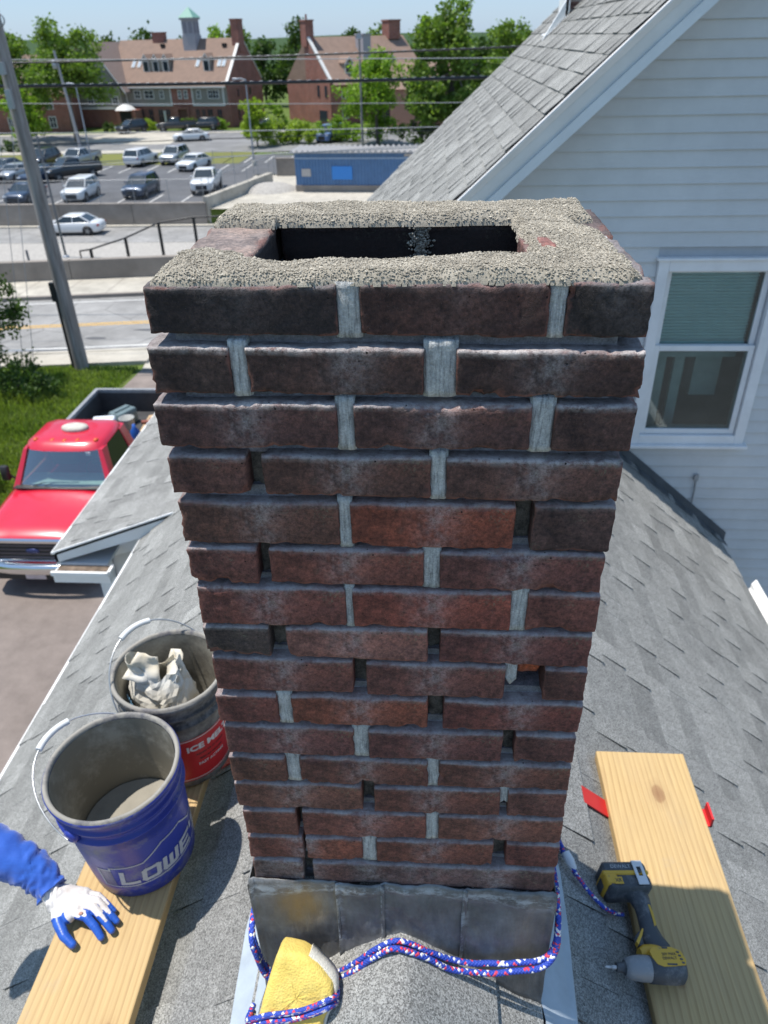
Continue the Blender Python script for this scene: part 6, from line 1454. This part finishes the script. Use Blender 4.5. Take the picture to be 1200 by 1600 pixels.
stroke([(-.162, -.044), (.172, -.044), (.172, .040), (.105, .040), (.060, .082), (.002, .082), (-.050, .044), (-.130, .044), (-.130, .034), (-.162, .034)], .0042, F1, B1, MLOGO)
def block_letters(x, glyphs, wd, f, parent, mat):
    for ch in glyphs:
        hh = .050 if ch == 'L' else .040; ww = .036
        P = {'L': [[(0, 1), (0, 0), (1, 0)]], 'O': [[(0, .1), (0, .9), (.12, 1), (.88, 1), (1, .9), (1, .1), (.88, 0), (.12, 0), (0, .1)]],
             'W': [[(0, 1), (0, .1), (.1, 0), (.9, 0), (1, .1), (1, 1)], [(.5, .12), (.5, .85)]], 'E': [[(1, 1), (0, 1), (0, 0), (1, 0)], [(.1, .5), (.85, .5)]],
             "'": [[(0, 1), (0, .75)]], 'S': [[(1, 1), (0, 1), (0, .5), (1, .5), (1, 0), (0, 0)]]}[ch]
        if ch == "'": ww = .006
        for q in P: stroke([(x+a*ww+b*hh*.12, -.030+b*hh) for a, b in q], wd, f, parent, mat, 'lettering', False, .0003)
        x += ww+.017
block_letters(-.112, "LOWE'S", .0115, F1, B1, MLOGO)
pb_ = MB(); F1b = on_cyl(rr1, -40, .108, .0004)
vs = []; 
for k in range(5):
    for y in (-.040, .031): vs.append(F1b(Vector((-.160+.030*k/4, y, 0))))
pb_.add(vs, [(2*k, 2*k+1, 2*k+3, 2*k+2) for k in range(4)]); pb_.build('logo_block', smear('logo_block_print', (.12, .12, .22), (.2, .2, .24)), B1)
# red label of the second bucket
MLAB = smear('red_label', (.52, .018, .022), (.30, .25, .23), (.66, .80), 10, .4); MLW = simple('label_white', (.66, .66, .64), .5, var=.08)
F2 = on_cyl(rr2, -30, .115, .0006)
def cyl_patch(rr_, a0, a1, z0, z1, lift, mat, name, parent):
    mb = MB(); N = 24; vs = []
    for k in range(N+1):
        a = R(a0+(a1-a0)*k/N)
        for z in (z0, z1): r_ = rr_(z)+lift; vs.append((r_*math.cos(a), r_*math.sin(a), z))
    mb.add(vs, [(2*k, 2*k+2, 2*k+3, 2*k+1) for k in range(N)], 0, None, 1, True); return mb.build(name, mat, parent)
cyl_patch(rr2, -110, 40, .035, .215, .0005, MLAB, 'label', B2)
cyl_patch(rr2, -110, 40, .209, .212, .0009, MLW, 'label_border', B2); cyl_patch(rr2, -110, 40, .040, .043, .0009, MLW, 'label_border', B2)
text_mesh("ICE MELT", .030, .0003, MLW, 'lettering', B2, on_cyl(rr2, -36, .172, .0009), (1.15, 1), 0, .0012)
DKL = simple('label_black', (.035, .03, .03), .5, var=0)
for k, (s, w_) in enumerate((('Attacks ice on contact', .0105), ('Safer for concrete', .0105), ('FAST ACTING', .014))): text_mesh(s, w_, .0002, DKL if k < 2 else MLW, 'lettering', B2, on_cyl(rr2, -36, .142-.022*k, .0009), (1, 1), 0, .0002)

# crumpled bag standing in the black bucket
def paper_bag():
    n = NT('bag_paper'); f = n.noise(7, 4, .6); c = n.ramp(f, [(.35, (.62, .54, .39)), (.60, (.70, .68, .62))]); n.col(c); n.rough(.75); n.bump(n.noise(30, 4, .6), .35, .003)
    bg_ = empty('paper_bag', (-.680, .672, ZT-1.585), R(-14), label='crumpled cream and white bag with blue print stuffed in the black bucket', cat='bag')
    N = 40; K = 22; vs = []; fs = []
    for i in range(K+1):
        t = i/K; z = .0+.375*t
        for j in range(N):
            a = 2*math.pi*j/N; ca, sa = math.cos(a), math.sin(a)
            k = (abs(ca)**3.2+abs(sa)**3.2)**(-1/3.2)
            wx, wy = (.078+.010*t)*(1-.22*max(0, t-.75)*4), (.060-.012*t)*(1-.55*max(0, t-.7)/.3)
            q = Vector((ca*k*wx, sa*k*wy, z))
            fold = .008*(abs(math.sin(a*2.5+t*4+noise.noise(Vector((a, t*3, 0)))*3)))*(.4+t); q.x += ca*fold-.02*t; q.y += sa*fold
            cr = 2.2*abs(noise.noise(Vector((q.x*17, q.y*17, z*12))))-.5+.7*abs(noise.noise(Vector((q.x*38, q.y*38, z*24))))
            q += Vector((ca, sa, .2))*.013*cr*(.45+t*.8)
            q.z += (.045*noise.noise(Vector((ca*1.6, sa*1.6, 4)))+.022*math.sin(a*2+1))*max(0, t-.55)/.45
            vs.append(tuple(q))
    fs = [(i*N+j, i*N+(j+1) % N, (i+1)*N+(j+1) % N, (i+1)*N+j) for i in range(K) for j in range(N)]+[tuple(range(N))[::-1]]
    mb = MB(); mb.add(vs, fs, 0, None, 1, False); o = mb.build('sack', n.m, bg_)
    s_ = o.modifiers.new('t', 'SOLIDIFY'); s_.thickness = .0012
    # folded over flaps at the mouth
    for (x, y, z, rx, ry, rz_, w_, h) in ((-.040, -.020, .365, 70, 14, 12, .11, .085), (.030, .015, .360, 55, -30, -25, .11, .09)):
        g = MB(); n1 = 9; vv = []
        for i in range(n1):
            for j in range(n1):
                u, v = i/(n1-1)-.5, j/(n1-1)-.5
                vv.append((u*w_*(1-.5*(v+.5)), v*h, .018*noise.noise(Vector((u*2.5+x*40, v*2.5, 1)))+.006*abs(math.sin(u*5+v*2))))
        g.add(vv, [(i*n1+j, (i+1)*n1+j, (i+1)*n1+j+1, i*n1+j+1) for i in range(n1-1) for j in range(n1-1)], 0, None, 1, True)
        fo = g.build('flap', n.m, bg_, (x, y, z)); fo.rotation_euler = (R(rx), R(ry), R(rz_)); s_ = fo.modifiers.new('t', 'SOLIDIFY'); s_.thickness = .001
    MBP = simple('bag_print', (.20, .42, .62), .6, var=.1)
    for s, z, sz in (('MAKE', .262, .030), ('S', .225, .028)):
        t_ = text_mesh(s, sz, .0004, MBP, 'lettering', bg_); t_.rotation_euler = (R(80), R(0), R(-38)); t_.location = (-.074, -.070, z)
paper_bag()

# blue and red flecked rope
def rope_material():
    n = NT('braided_rope'); a = n.node('Attribute'); a.attribute_name = 'ruv'; mp = n.node('Mapping'); n.link(a.outputs['Vector'], mp.inputs[0]); mp.inputs['Scale'].default_value = (1, 1, 1)
    sp = n.node('SeparateXYZ'); n.link(a.outputs['Vector'], sp.inputs[0])
    u1 = n.math('ADD', n.math('MULTIPLY', sp.outputs[0], 150), n.math('MULTIPLY', sp.outputs[1], 4)); u2 = n.math('SUBTRACT', n.math('MULTIPLY', sp.outputs[0], 150), n.math('MULTIPLY', sp.outputs[1], 4))
    cv = n.node('CombineXYZ'); n.link(n.math('FLOOR', u1), cv.inputs[0]); n.link(n.math('FLOOR', u2), cv.inputs[1])
    wn = n.node('TexWhiteNoise', noise_dimensions='2D'); n.link(cv.outputs[0], wn.inputs['Vector'])
    c = n.ramp(wn.outputs['Value'], [(0, (.025, .065, .42)), (.70, (.04, .10, .55)), (.72, (.62, .05, .10)), (.85, (.68, .10, .14)), (.86, (.80, .80, .80)), (1, (.85, .85, .85))], 'CONSTANT')
    n.col(c); n.rough(.6); h = n.math('ADD', n.math('ABSOLUTE', n.math('SINE', n.math('MULTIPLY', u1, math.pi))), n.math('ABSOLUTE', n.math('SINE', n.math('MULTIPLY', u2, math.pi)))); n.bump(h, .6, .0015); return n.m
MROPE = rope_material()
def rope(pts, r_, parent, off=(0, 0, 0), name='strand', k=8, seed=0, base=None):
    P = [p+Vector(off)+Vector((noise.noise(p*30+Vector((seed, 0, 0))), noise.noise(p*30+Vector((0, seed, 5))), noise.noise(p*30+Vector((0, 9, seed)))))*.0018 for p in smooth_path(pts, k)]
    if base: P = [p-Vector(base) for p in P]
    mb = MB(); mb.tube(P, r_, 10, cap=True); me = mb.mesh(name, MROPE)
    L = [0]; 
    for a, b in zip(P[:-1], P[1:]): L.append(L[-1]+(b-a).length)
    at = me.attributes.new('ruv', 'FLOAT_VECTOR', 'POINT')
    for i in range(len(me.vertices)):
        ring = min(i//10, len(P)-1) if i < len(P)*10 else 0
        at.data[i].vector = (L[ring]+seed, (i % 10)/10, 0)
    return addobj(name, me, parent)
RP = empty('rope', (0, -.05, ZT-1.26), 0, 'blue rope flecked red and white, tied round the chimney foot and the sponge', 'rope')
bs = RP.location
T = ZT
front = [(-.292, .05, T-1.235), (-.290, .0, T-1.228), (-.282, -.030, T-1.245), (-.262, -.045, T-1.315), (-.215, -.058, T-1.345), (-.160, -.062, T-1.325), (-.128, -.062, T-1.298), (-.082, -.058, T-1.252), (-.045, -.052, T-1.215), (-.007, -.048, T-1.190), (.041, -.048, T-1.212), (.10, -.047, T-1.250), (.16, -.044, T-1.262), (.22, -.042, T-1.258), (.268, -.036, T-1.248), (.290, -.020, T-1.225), (.292, .0, T-1.17), (.290, .03, T-1.135)]
rope(front, .0056, RP, (0, 0, 0), seed=1, base=bs)
front2 = [(a, b-.0105-(.003 if abs(a) < .2 else 0), c-.006+(.006 if -.15 < a < .1 else 0)) for a, b, c in front]
rope(front2, .0056, RP, (0, 0, 0), seed=4.3, base=bs)
side = [(.290, .03, T-1.135), (.292, .12, T-1.16), (.300, .25, T-1.26), (.330, .36, T-1.40), (.372, .385, T-1.495), (.384, .360, T-1.512), (.40, .33, T-1.522), (.425, .300, T-1.543), (.460, .272, T-1.572), (.500, .262, T-1.605), (.535, .275, T-1.636)]
rope(side, .0050, RP, (0, 0, .004), seed=7.7, base=bs)
side2 = [(a+.006, b-.012, c+.002) for a, b, c in side[3:8]]; rope(side2, .0050, RP, (0, 0, .004), seed=3.7, base=bs)
kt = MB(); kt.tube([(.392-bs.x, .352-bs.y, T-1.503-bs.z), (.400-bs.x, .333-bs.y, T-1.508-bs.z), (.410-bs.x, .318-bs.y, T-1.520-bs.z)], [.010, .012, .008], 10); kt.build('taped_end', simple('white_tape', (.6, .6, .62), .6), RP)
# sponge
def sponge():
    n = NT('yellow_sponge'); v = n.voro(260); g = n.noise(30, 5, .7); c = n.ramp(g, [(.3, (.66, .47, .10)), (.65, (.80, .62, .17))])
    c = n.mix(n.ramp(v, [(.0, .55), (.25, 0)]), c, (.34, .21, .04)); c = n.mix(n.ramp(n.noise(8, 3), [(.60, 0), (.70, .6)]), c, (.66, .38, .03))
    n.col(c); n.rough(.95); n.bump(n.math('ADD', v, n.math('MULTIPLY', g, .5)), .5, .002)
    sp_ = empty('sponge', (-.19, -.10, T-1.30), 0, 'worn yellow sponge with pale scrubbing edge, tied under the rope at the chimney foot', 'sponge')
    poly = [(-.216,-.046,-1.164),(-.194,-.048,-1.167),(-.167,-.052,-1.173),(-.134,-.069,-1.194),(-.119,-.082,-1.211),(-.121,-.101,-1.236),(-.134,-.120,-1.260),(-.142,-.165,-1.318),(-.268,-.170,-1.325),(-.257,-.133,-1.278),(-.246,-.098,-1.232),(-.227,-.057,-1.179)]
    P = [Vector((x, y-.030, z+T-.02))-Vector(sp_.location) for x, y, z in poly]; P = smooth_path([tuple(p) for p in P]+[tuple(P[0])], 4)[:-1]
    cen = sum(P, Vector())/len(P); nn = Vector((0, 1.3, -1)).normalized()        # away from the viewer
    rings = []
    for (s, d) in ((.0, -.006), (.12, -.006), (.25, -.006), (.38, -.006), (.5, -.006), (.61, -.006), (.72, -.006), (.86, -.005), (.95, -.002), (.99, .004), (1.0, .012), (1.0, .03), (1.0, .046), (.97, .052)):
        rings.append([tuple(cen+(p-cen)*s+nn*(d+.004*noise.noise((cen+(p-cen)*s)*26+nn*d*20)+.005*noise.noise((cen+(p-cen)*s)*9))+Vector((1, 0, 1))*.002*noise.noise(p*60+Vector((0, d*50, 0)))) for p in P])
    mb = MB(); mb.loft(rings, cap=True); mb.build('foam', n.m, sp_)
    w_ = simple('scrub_fibre', (.70, .68, .60), .95, bump=1, bscale=300, bdist=.003)
    mb = MB(); q = [p for p in P if p.x > cen.x+.02]; q.sort(key=lambda p: -p.z)
    base = [Vector(p) for p in poly[2:8]]; base = [Vector((p.x+.002, p.y-.030, p.z+T-.02))-Vector(sp_.location)+nn*.026 for p in base]; bp = smooth_path([tuple(b) for b in base], 6)
    rg = []
    for i, p in enumerate(bp):
        t = (bp[min(i+1, len(bp)-1)]-bp[max(i-1, 0)]).normalized(); o_ = t.cross(nn).normalized(); o_ = o_ if o_.x > 0 else -o_
        rg.append([tuple(p+nn*a*.020+o_*(b+.0012*noise.noise(p*200+nn*a*9))) for a, b in ((-1, -.003), (-1, .003), (0, .0045), (1, .003), (1, -.003))])
    mb.loft(rg); mb.build('scrub_pad', w_, sp_)
    for k, off in enumerate((0, .011)):
        ring = [(-.270, -.120, -1.300), (-.273, -.150, -1.285), (-.261, -.155, -1.270), (-.234, -.152, -1.263), (-.188, -.147, -1.257), (-.153, -.140, -1.248), (-.125, -.132, -1.240), (-.113, -.115, -1.255), (-.118, -.085, -1.285)]
        rope([(x, y-.0067*k, z+T-.0095*k) for x, y, z in ring], .0054, RP, seed=11+k*2, base=bs)
sponge()
# ---------------------------------------------------------------- cordless impact driver
MY = smear('yellow_plastic', (.62, .36, .035), (.14, .13, .12), (.60, .74), 30, .45); MB_ = smear('black_rubber', (.060, .066, .074), (.20, .20, .20), (.50, .68), 28, .6)
MGC = smear('grey_gearcase', (.24, .25, .26), (.36, .36, .36), (.50, .7), 30, .4); MST = simple('steel', (.62, .62, .62), .35, .25, var=.05)
DZ = T-1.6
DR = empty('impact_driver', (.58, .20, T-1.638), 0, 'yellow and black cordless impact driver lying on the edge of the right plank', 'drill')
db = Vector(DR.location); DR.rotation_euler = (0, R(8), 0); DR.location.z += .014
def D(x, y, z): return Vector((x, y, T+z))-db
mb = MB()                                            # motor housing, axis along x
axd = (Vector((.632, .130, 0))-Vector((.494, .120, 0))).normalized(); sdv = Vector((-axd.y, axd.x, 0)); upv = Vector((0, 0, 1)); oc_ = D(.494, .121, -1.603)
def axring(d, r_, ry=None, n_=20): return [tuple(oc_+axd*d+sdv*math.cos(2*math.pi*k/n_)*r_+upv*math.sin(2*math.pi*k/n_)*(ry or r_)) for k in range(n_)]
mb.loft([axring(d, r_, ry) for d, r_, ry in ((.055, .026, .027), (.058, .030, .030), (.085, .031, .031), (.115, .031, .030), (.132, .029, .028), (.138, .022, .022), (.139, .01, .01))]); mb.build('motor_housing', MB_, DR)
mb = MB(); mb.loft([axring(d, r_) for d, r_ in ((-.002, .012), (.000, .018), (.010, .0225), (.022, .0255), (.040, .0275), (.056, .0275))]); mb.build('gear_case', MGC, DR)
mb = MB(); mb.loft([axring(d, r_) for d, r_ in ((-.020, .0085), (-.018, .0105), (-.008, .0105), (-.003, .012), (-.001, .016))]); mb.build('collet', MB_, DR)
mb = MB(); mb.loft([axring(d, r_, None, 6) for d, r_ in ((-.045, .0018), (-.040, .0032), (-.030, .0032), (-.0295, .0045), (-.019, .0045))]); mb.build('driver_bit', MST, DR)
# yellow clamshell panel on the side
mb = MB(); pl = [(.548, .150), (.560, .160), (.600, .164), (.622, .158), (.630, .140), (.627, .128), (.600, .122), (.575, .118), (.560, .122), (.552, .135)]
mb.loft([[tuple(D(x, y, z)) for x, y in pl] for z in (-1.590, -1.5735, -1.572)], smooth=False); mb.build('side_panel', MY, DR, bevel=.002)
for k in range(4):
    v_ = MB(); c = D(.618+.0025*k-.004, .154-.0075*k, -1.5715); v_.cbox(c, (.006, .0035, .0012)); v_.build('vent', MB_, DR)
for (x, y, a) in ((.585, .160, 5), (.590, .1245, 5), (.60, .1255, 5)):
    v_ = MB(); v_.cbox((0, 0, 0), (.013, .0032, .0012)); q = v_.build('vent', MB_, DR, D(x, y, -1.5715)); q.rotation_euler = (0, 0, R(a))
for s, x, y, sz in (('20V MAX', .592, .147, .0085), ('DEWALT', .592, .138, .0085)):
    t_ = text_mesh(s, sz, .0003, simple('tool_print', (.05, .05, .05), .5, var=0) if s[0] == '2' else bpy.data.materials['tool_print'], 'lettering', DR); t_.location = D(x, y, -1.5716); t_.rotation_euler = (0, 0, R(8))
# grip
def ell(c, d, a, b, n_=16):
    d = Vector(d).normalized(); s = Vector((0, 0, 1)); l = d.cross(s).normalized(); return [tuple(c+l*math.cos(2*math.pi*k/n_)*a+s*math.sin(2*math.pi*k/n_)*b) for k in range(n_)]
gp = [(.592, .150, .026, .022), (.583, .178, .031, .020), (.574, .198, .027, .0185), (.572, .222, .0205, .0175), (.571, .246, .0195, .017), (.571, .268, .021, .0175), (.566, .288, .026, .020), (.556, .300, .034, .024)]
mb = MB(); mb.loft([ell(D(x, y, -1.603), (-.1, 1, 0), a, b) for x, y, a, b in gp]); mb.build('grip', MB_, DR)
mb = MB(); mb.loft([[tuple(D(x, y, z)) for x, y in ((.581, .216), (.587, .222), (.586, .250), (.583, .268), (.577, .270), (.580, .250), (.581, .232))] for z in (-1.600, -1.5865)], smooth=False); mb.build('grip_inlay', MY, DR)
mb = MB(); mb.loft([[tuple(D(x, y, z)) for x, y in ((.532, .168), (.545, .190), (.552, .206), (.549, .208), (.540, .193), (.528, .175))] for z in (-1.600, -1.587, -1.586)], smooth=False); mb.build('trim_line', MY, DR)
mb = MB(); mb.loft([ell(D(x, y, -1.603), (-.25, 1, 0), a, b) for x, y, a, b in ((.543, .172, .010, .008), (.541, .182, .012, .009), (.543, .196, .011, .009), (.548, .206, .007, .008))]); mb.build('trigger', MB_, DR)
mb = MB(); mb.loft([ell(D(x, y, -1.603), (1, .2, 0), a, b) for x, y, a, b in ((.535, .155, .012, .016), (.548, .160, .016, .021), (.575, .163, .017, .022), (.60, .163, .014, .020))]); mb.build('neck', MY, DR)
# battery foot
def rot(px_, py_): a = R(-14); x, y = px_*math.cos(a)-py_*math.sin(a), px_*math.sin(a)+py_*math.cos(a); return (.533+x, .325+y)
mb = MB(); mt = Matrix.Translation(D(.538, .318, -1.603))@Matrix.Rotation(R(8), 4, 'Z')
mb.rbox((0, -.004, 0), (.112, .040, .070), .012, mat=mt); mb.build('foot', MB_, DR)
mb = MB(); mb.rbox((-.004, .030, 0), (.116, .034, .074), .012, mat=mt, seg=3); BAT = mb.build('battery', MB_, DR)
mb = MB(); mb.rbox((-.006, .016, .0005), (.121, .012, .0775), .010, mat=mt, seg=3); mb.rbox((-.046, .002, .001), (.036, .030, .0735), .009, mat=mt, seg=3); mb.build('battery_band', MY, BAT)
mb = MB(); mb.box(-.066, -.010, -.018, -.0655, .014, .018, mat=mt); mb.build('release_button', MB_, BAT)
mb = MB(); mb.box(-.042, -.014, .0375, -.020, .004, .0382, mat=mt); LB2 = mb.build('sticker', MY, DR)
t_ = text_mesh('XR', .013, .0003, bpy.data.materials['tool_print'], 'lettering', DR); t_.matrix_local = mt@Matrix.Translation((-.031, -.005, .0386))
t_ = text_mesh('DEWALT', .013, .0003, simple('tool_print_pale', (.45, .45, .45), .5, var=0), 'lettering', BAT); t_.matrix_local = mt@Matrix.Translation((-.014, .031, .0374))
# belt clip
mb = MB(); mk = mt@Matrix.Translation((.030, .012, .040))
frame2 = MB(); frame2.box(-.013, -.030, 0, -.0055, .032, .0018, mat=mk); frame2.box(.0055, -.030, 0, .013, .032, .0018, mat=mk); frame2.box(-.0055, -.030, 0, .0055, -.008, .0018, mat=mk); frame2.box(-.0055, .016, 0, .0055, .032, .0018, mat=mk); frame2.box(-.013, .028, -.012, .013, .0325, .0, mat=mk)
frame2.build('belt_clip', MST, DR)
mb = MB(); mb.lathe([(0, .0045), (.0035, .0045), (.0042, .002), (.0042, -.002)], 10, mat=mk@Matrix.Translation((0, .004, -.002))); mb.build('clip_screw', MB_, DR)

# ---------------------------------------------------------------- the worker's arm
PE = empty('person', (-1.03, .26, T-1.48), 0, 'person reaching in from the left, blue sleeve and white work glove with blue rubber fingers', 'person')
pe = Vector(PE.location)
def PP(x, y, z): return Vector((x, y, T+z))-pe
segs = []                                             # tapered capsules for the hand
def cap(a, b, ra, rb): segs.append((PP(*a), PP(*b), ra, rb))
zk = -1.572
def chain(pts, rs):
    for (a, b, ra, rb) in zip(pts[:-1], pts[1:], rs[:-1], rs[1:]): cap(a, b, ra, rb)
# palm
cap((-.862, .214, -1.548), (-.800, .222, -1.566), .026, .021); cap((-.862, .210, -1.550), (-.798, .203, -1.562), .027, .022)
cap((-.860, .200, -1.553), (-.802, .184, -1.562), .027, .0215); cap((-.855, .192, -1.560), (-.818, .170, -1.568), .023, .018)
cap((-.90, .226, -1.532), (-.855, .207, -1.550), .027, .028)
fing = {'index': [(-.806, .176, -1.560), (-.770, .166, -1.558), (-.744, .149, -1.571), (-.726, .133, -1.584)],
        'middle': [(-.801, .195, -1.556), (-.758, .186, -1.553), (-.728, .166, -1.568), (-.706, .150, -1.583)],
        'ring': [(-.800, .210, -1.557), (-.756, .203, -1.556), (-.726, .186, -1.570), (-.703, .173, -1.584)],
        'pinky': [(-.802, .226, -1.565), (-.764, .222, -1.566), (-.739, .209, -1.576), (-.720, .199, -1.586)],
        'thumb': [(-.850, .182, -1.560), (-.834, .152, -1.566), (-.812, .127, -1.574), (-.787, .112, -1.583)]}
fr_ = {'index': (.0135, .0115, .0105, .0088), 'middle': (.0135, .0118, .0105, .0090), 'ring': (.0130, .0112, .0100, .0085), 'pinky': (.0120, .0098, .0088, .0076), 'thumb': (.0175, .0145, .0125, .0100)}
for k, v in fing.items(): chain(v, fr_[k])
tm = bmesh.new(); bmesh.ops.create_icosphere(tm, subdivisions=2, radius=1); iv = [v.co.copy() for v in tm.verts]; if_ = [tuple(v.index for v in f.verts) for f in tm.faces]; tm.free(); hv = []; hf = []
for a, b, ra, rb in segs:
    d = b-a; L = d.length; q = d.to_track_quat('Z', 'Y').to_matrix().to_4x4(); n_ = max(2, int(L/.006))
    for k in range(n_+1):
        t = k/n_; r_ = (ra+(rb-ra)*t)*.95; c0 = a+d*t; b0 = len(hv); hv += [tuple(c0+v*r_) for v in iv]; hf += [tuple(b0+i for i in f) for f in if_]
me = bpy.data.meshes.new('glove_raw'); me.from_pydata(hv, [], hf); tmp = bpy.data.objects.new('tmp', me); COL.objects.link(tmp)
rmod = tmp.modifiers.new('r', 'REMESH'); rmod.mode = 'VOXEL'; rmod.voxel_size = .0019; sm2 = tmp.modifiers.new('s', 'SMOOTH'); sm2.iterations = 7; sm2.factor = .5
dg = bpy.context.evaluated_depsgraph_get(); gm2 = bpy.data.meshes.new_from_object(tmp.evaluated_get(dg)); bpy.data.objects.remove(tmp)
coat = []; 
for v in gm2.vertices:
    p = v.co; best = 9; tt = 0; which = None
    for nm, pts in fing.items():
        for i in range(3):
            a, b = PP(*pts[i]), PP(*pts[i+1]); d = b-a; t = max(0, min(1, (p-a).dot(d)/d.length_squared)); q = a+d*t; ds = (p-q).length
            if ds < best: best = ds; tt = (i+t)/3; which = nm; side_ = (p-q).z/max(ds, 1e-6)
    c = 0; wob = .10*noise.noise(p*70)
    lim = {'index': .30, 'middle': .52, 'ring': .50, 'pinky': .60, 'thumb': .22}[which]
    if tt+wob > lim: c = 1
    if tt > .10 and side_ < .45+wob*2 and best < .014: c = 1          # the dip wraps round the sides of the fingers
    if p.z < PP(0, 0, -1.577).z: c = 1
    if which in ('index', 'middle', 'ring', 'pinky') and .12 < tt < .75 and side_ > .80+wob and which != 'index': c = 0
    coat.append(c)
for _ in range(2):
    adj = [[] for _ in coat]
    for e_ in gm2.edges: a, b = e_.vertices; adj[a].append(b); adj[b].append(a)
    coat = [(coat[i]*2+sum(coat[j] for j in adj[i]))/(2+len(adj[i])) for i in range(len(coat))]
for i, v in enumerate(gm2.vertices):
    p = v.co; k = 1-min(1, coat[i]*1.4)
    v.co += v.normal*(.0007*coat[i]+k*.0010*noise.noise(Vector((p.x*60, p.y*60, p.z*60))))
    d = p-PP(-.87, .213, -1.545); 
    if d.x < .02: v.co += v.normal*.0016*math.sin(p.x*520+p.y*160)
a_ = gm2.attributes.new('coat', 'FLOAT', 'POINT'); a_.data.foreach_set('value', coat)
ng = NT('work_glove'); ct = ng.ramp(ng.attr('coat'), [(.42, 0), (.58, 1)]); kn = ng.noise(900, 2, .5, ng.coord((1, .4, 1)))
wc = ng.ramp(ng.noise(28, 5, .7), [(.3, (.52, .47, .43)), (.6, (.72, .70, .68))]); bc = ng.ramp(ng.noise(40, 5, .7), [(.3, (.015, .07, .38)), (.65, (.03, .12, .52)), (.8, (.16, .22, .42))])
ng.col(ng.mix(ct, wc, bc)); ng.rough(ng.math('SUBTRACT', .9, ng.math('MULTIPLY', ct, .55))); ng.bump(ng.math('ADD', ng.math('MULTIPLY', kn, ng.math('SUBTRACT', 1, ct)), ng.math('MULTIPLY', ng.noise(120, 4, .7), ct)), .4, .0012)
gm2.materials.clear(); gm2.materials.append(ng.m); gm2.polygons.foreach_set('use_smooth', [True]*len(gm2.polygons))
addobj('glove', gm2, PE)
# worn hole on the index knuckle showing skin
mb = MB(); mb.lathe([(0, .0016), (.004, .0012), (.0062, 0), (.0055, -.001)], 12, mat=Matrix.Translation(PP(-.781, .167, -1.5468))@Matrix.Rotation(R(-12), 4, 'Y')@Matrix.Diagonal((1, .7, 1, 1))); mb.build('torn_patch', simple('skin', (.42, .22, .16), .6), PE)
# sleeve
ap = smooth_path([(-.872, .217, -1.543), (-.915, .245, -1.520), (-.988, .262, -1.478), (-1.146, .297, -1.400), (-1.30, .325, -1.31), (-1.552, .346, -1.08)], 14)
rg = []; N = 36; aw = [.028, .043, .050, .055, .060, .068]
for i, p in enumerate(ap):
    p = Vector((p.x, p.y, p.z+T))-pe; t = i/14; k = min(int(t), 4); r_ = aw[k]+(aw[k+1]-aw[k])*(t-k)
    d = (ap[min(i+1, len(ap)-1)]-ap[max(i-1, 0)]).normalized(); a = d.cross(Vector((0, 0, 1))).normalized(); b = d.cross(a)
    s_along = sum((ap[q+1]-ap[q]).length for q in range(i))
    ring = []
    for j in range(N):
        th = 2*math.pi*j/N; wx = noise.noise(Vector((math.cos(th)*1.3, math.sin(th)*1.3, s_along*6)))*.035; w_ = .0105*(abs(noise.noise(Vector((math.cos(th)*.9+3, math.sin(th)*.9, (s_along+wx)*46))))-.12)+.0022*noise.noise(Vector((math.cos(th)*1.2, math.sin(th)*1.2, (s_along-wx)*75)))
        w_ *= 1.25 if t < 2.2 else .9
        fl_ = .007*max(0, .35-t)/.35*(1+.6*math.sin(th*5))
        ring.append(tuple(p+(a*math.cos(th)+b*math.sin(th))*(r_+w_+fl_)))
    rg.append(ring)
mb = MB(); mb.loft(rg); ns = NT('blue_sleeve'); ns.col(ns.ramp(ns.noise(12, 4), [(.3, (.012, .075, .40)), (.7, (.02, .115, .52))])); ns.rough(.75); ns.bump(ns.noise(60, 4, .6, ns.coord((1, 2.5, 1))), .4, .004); ns.b.inputs['Sheen Weight'].default_value = .3
mb.build('sleeve', ns.m, PE)
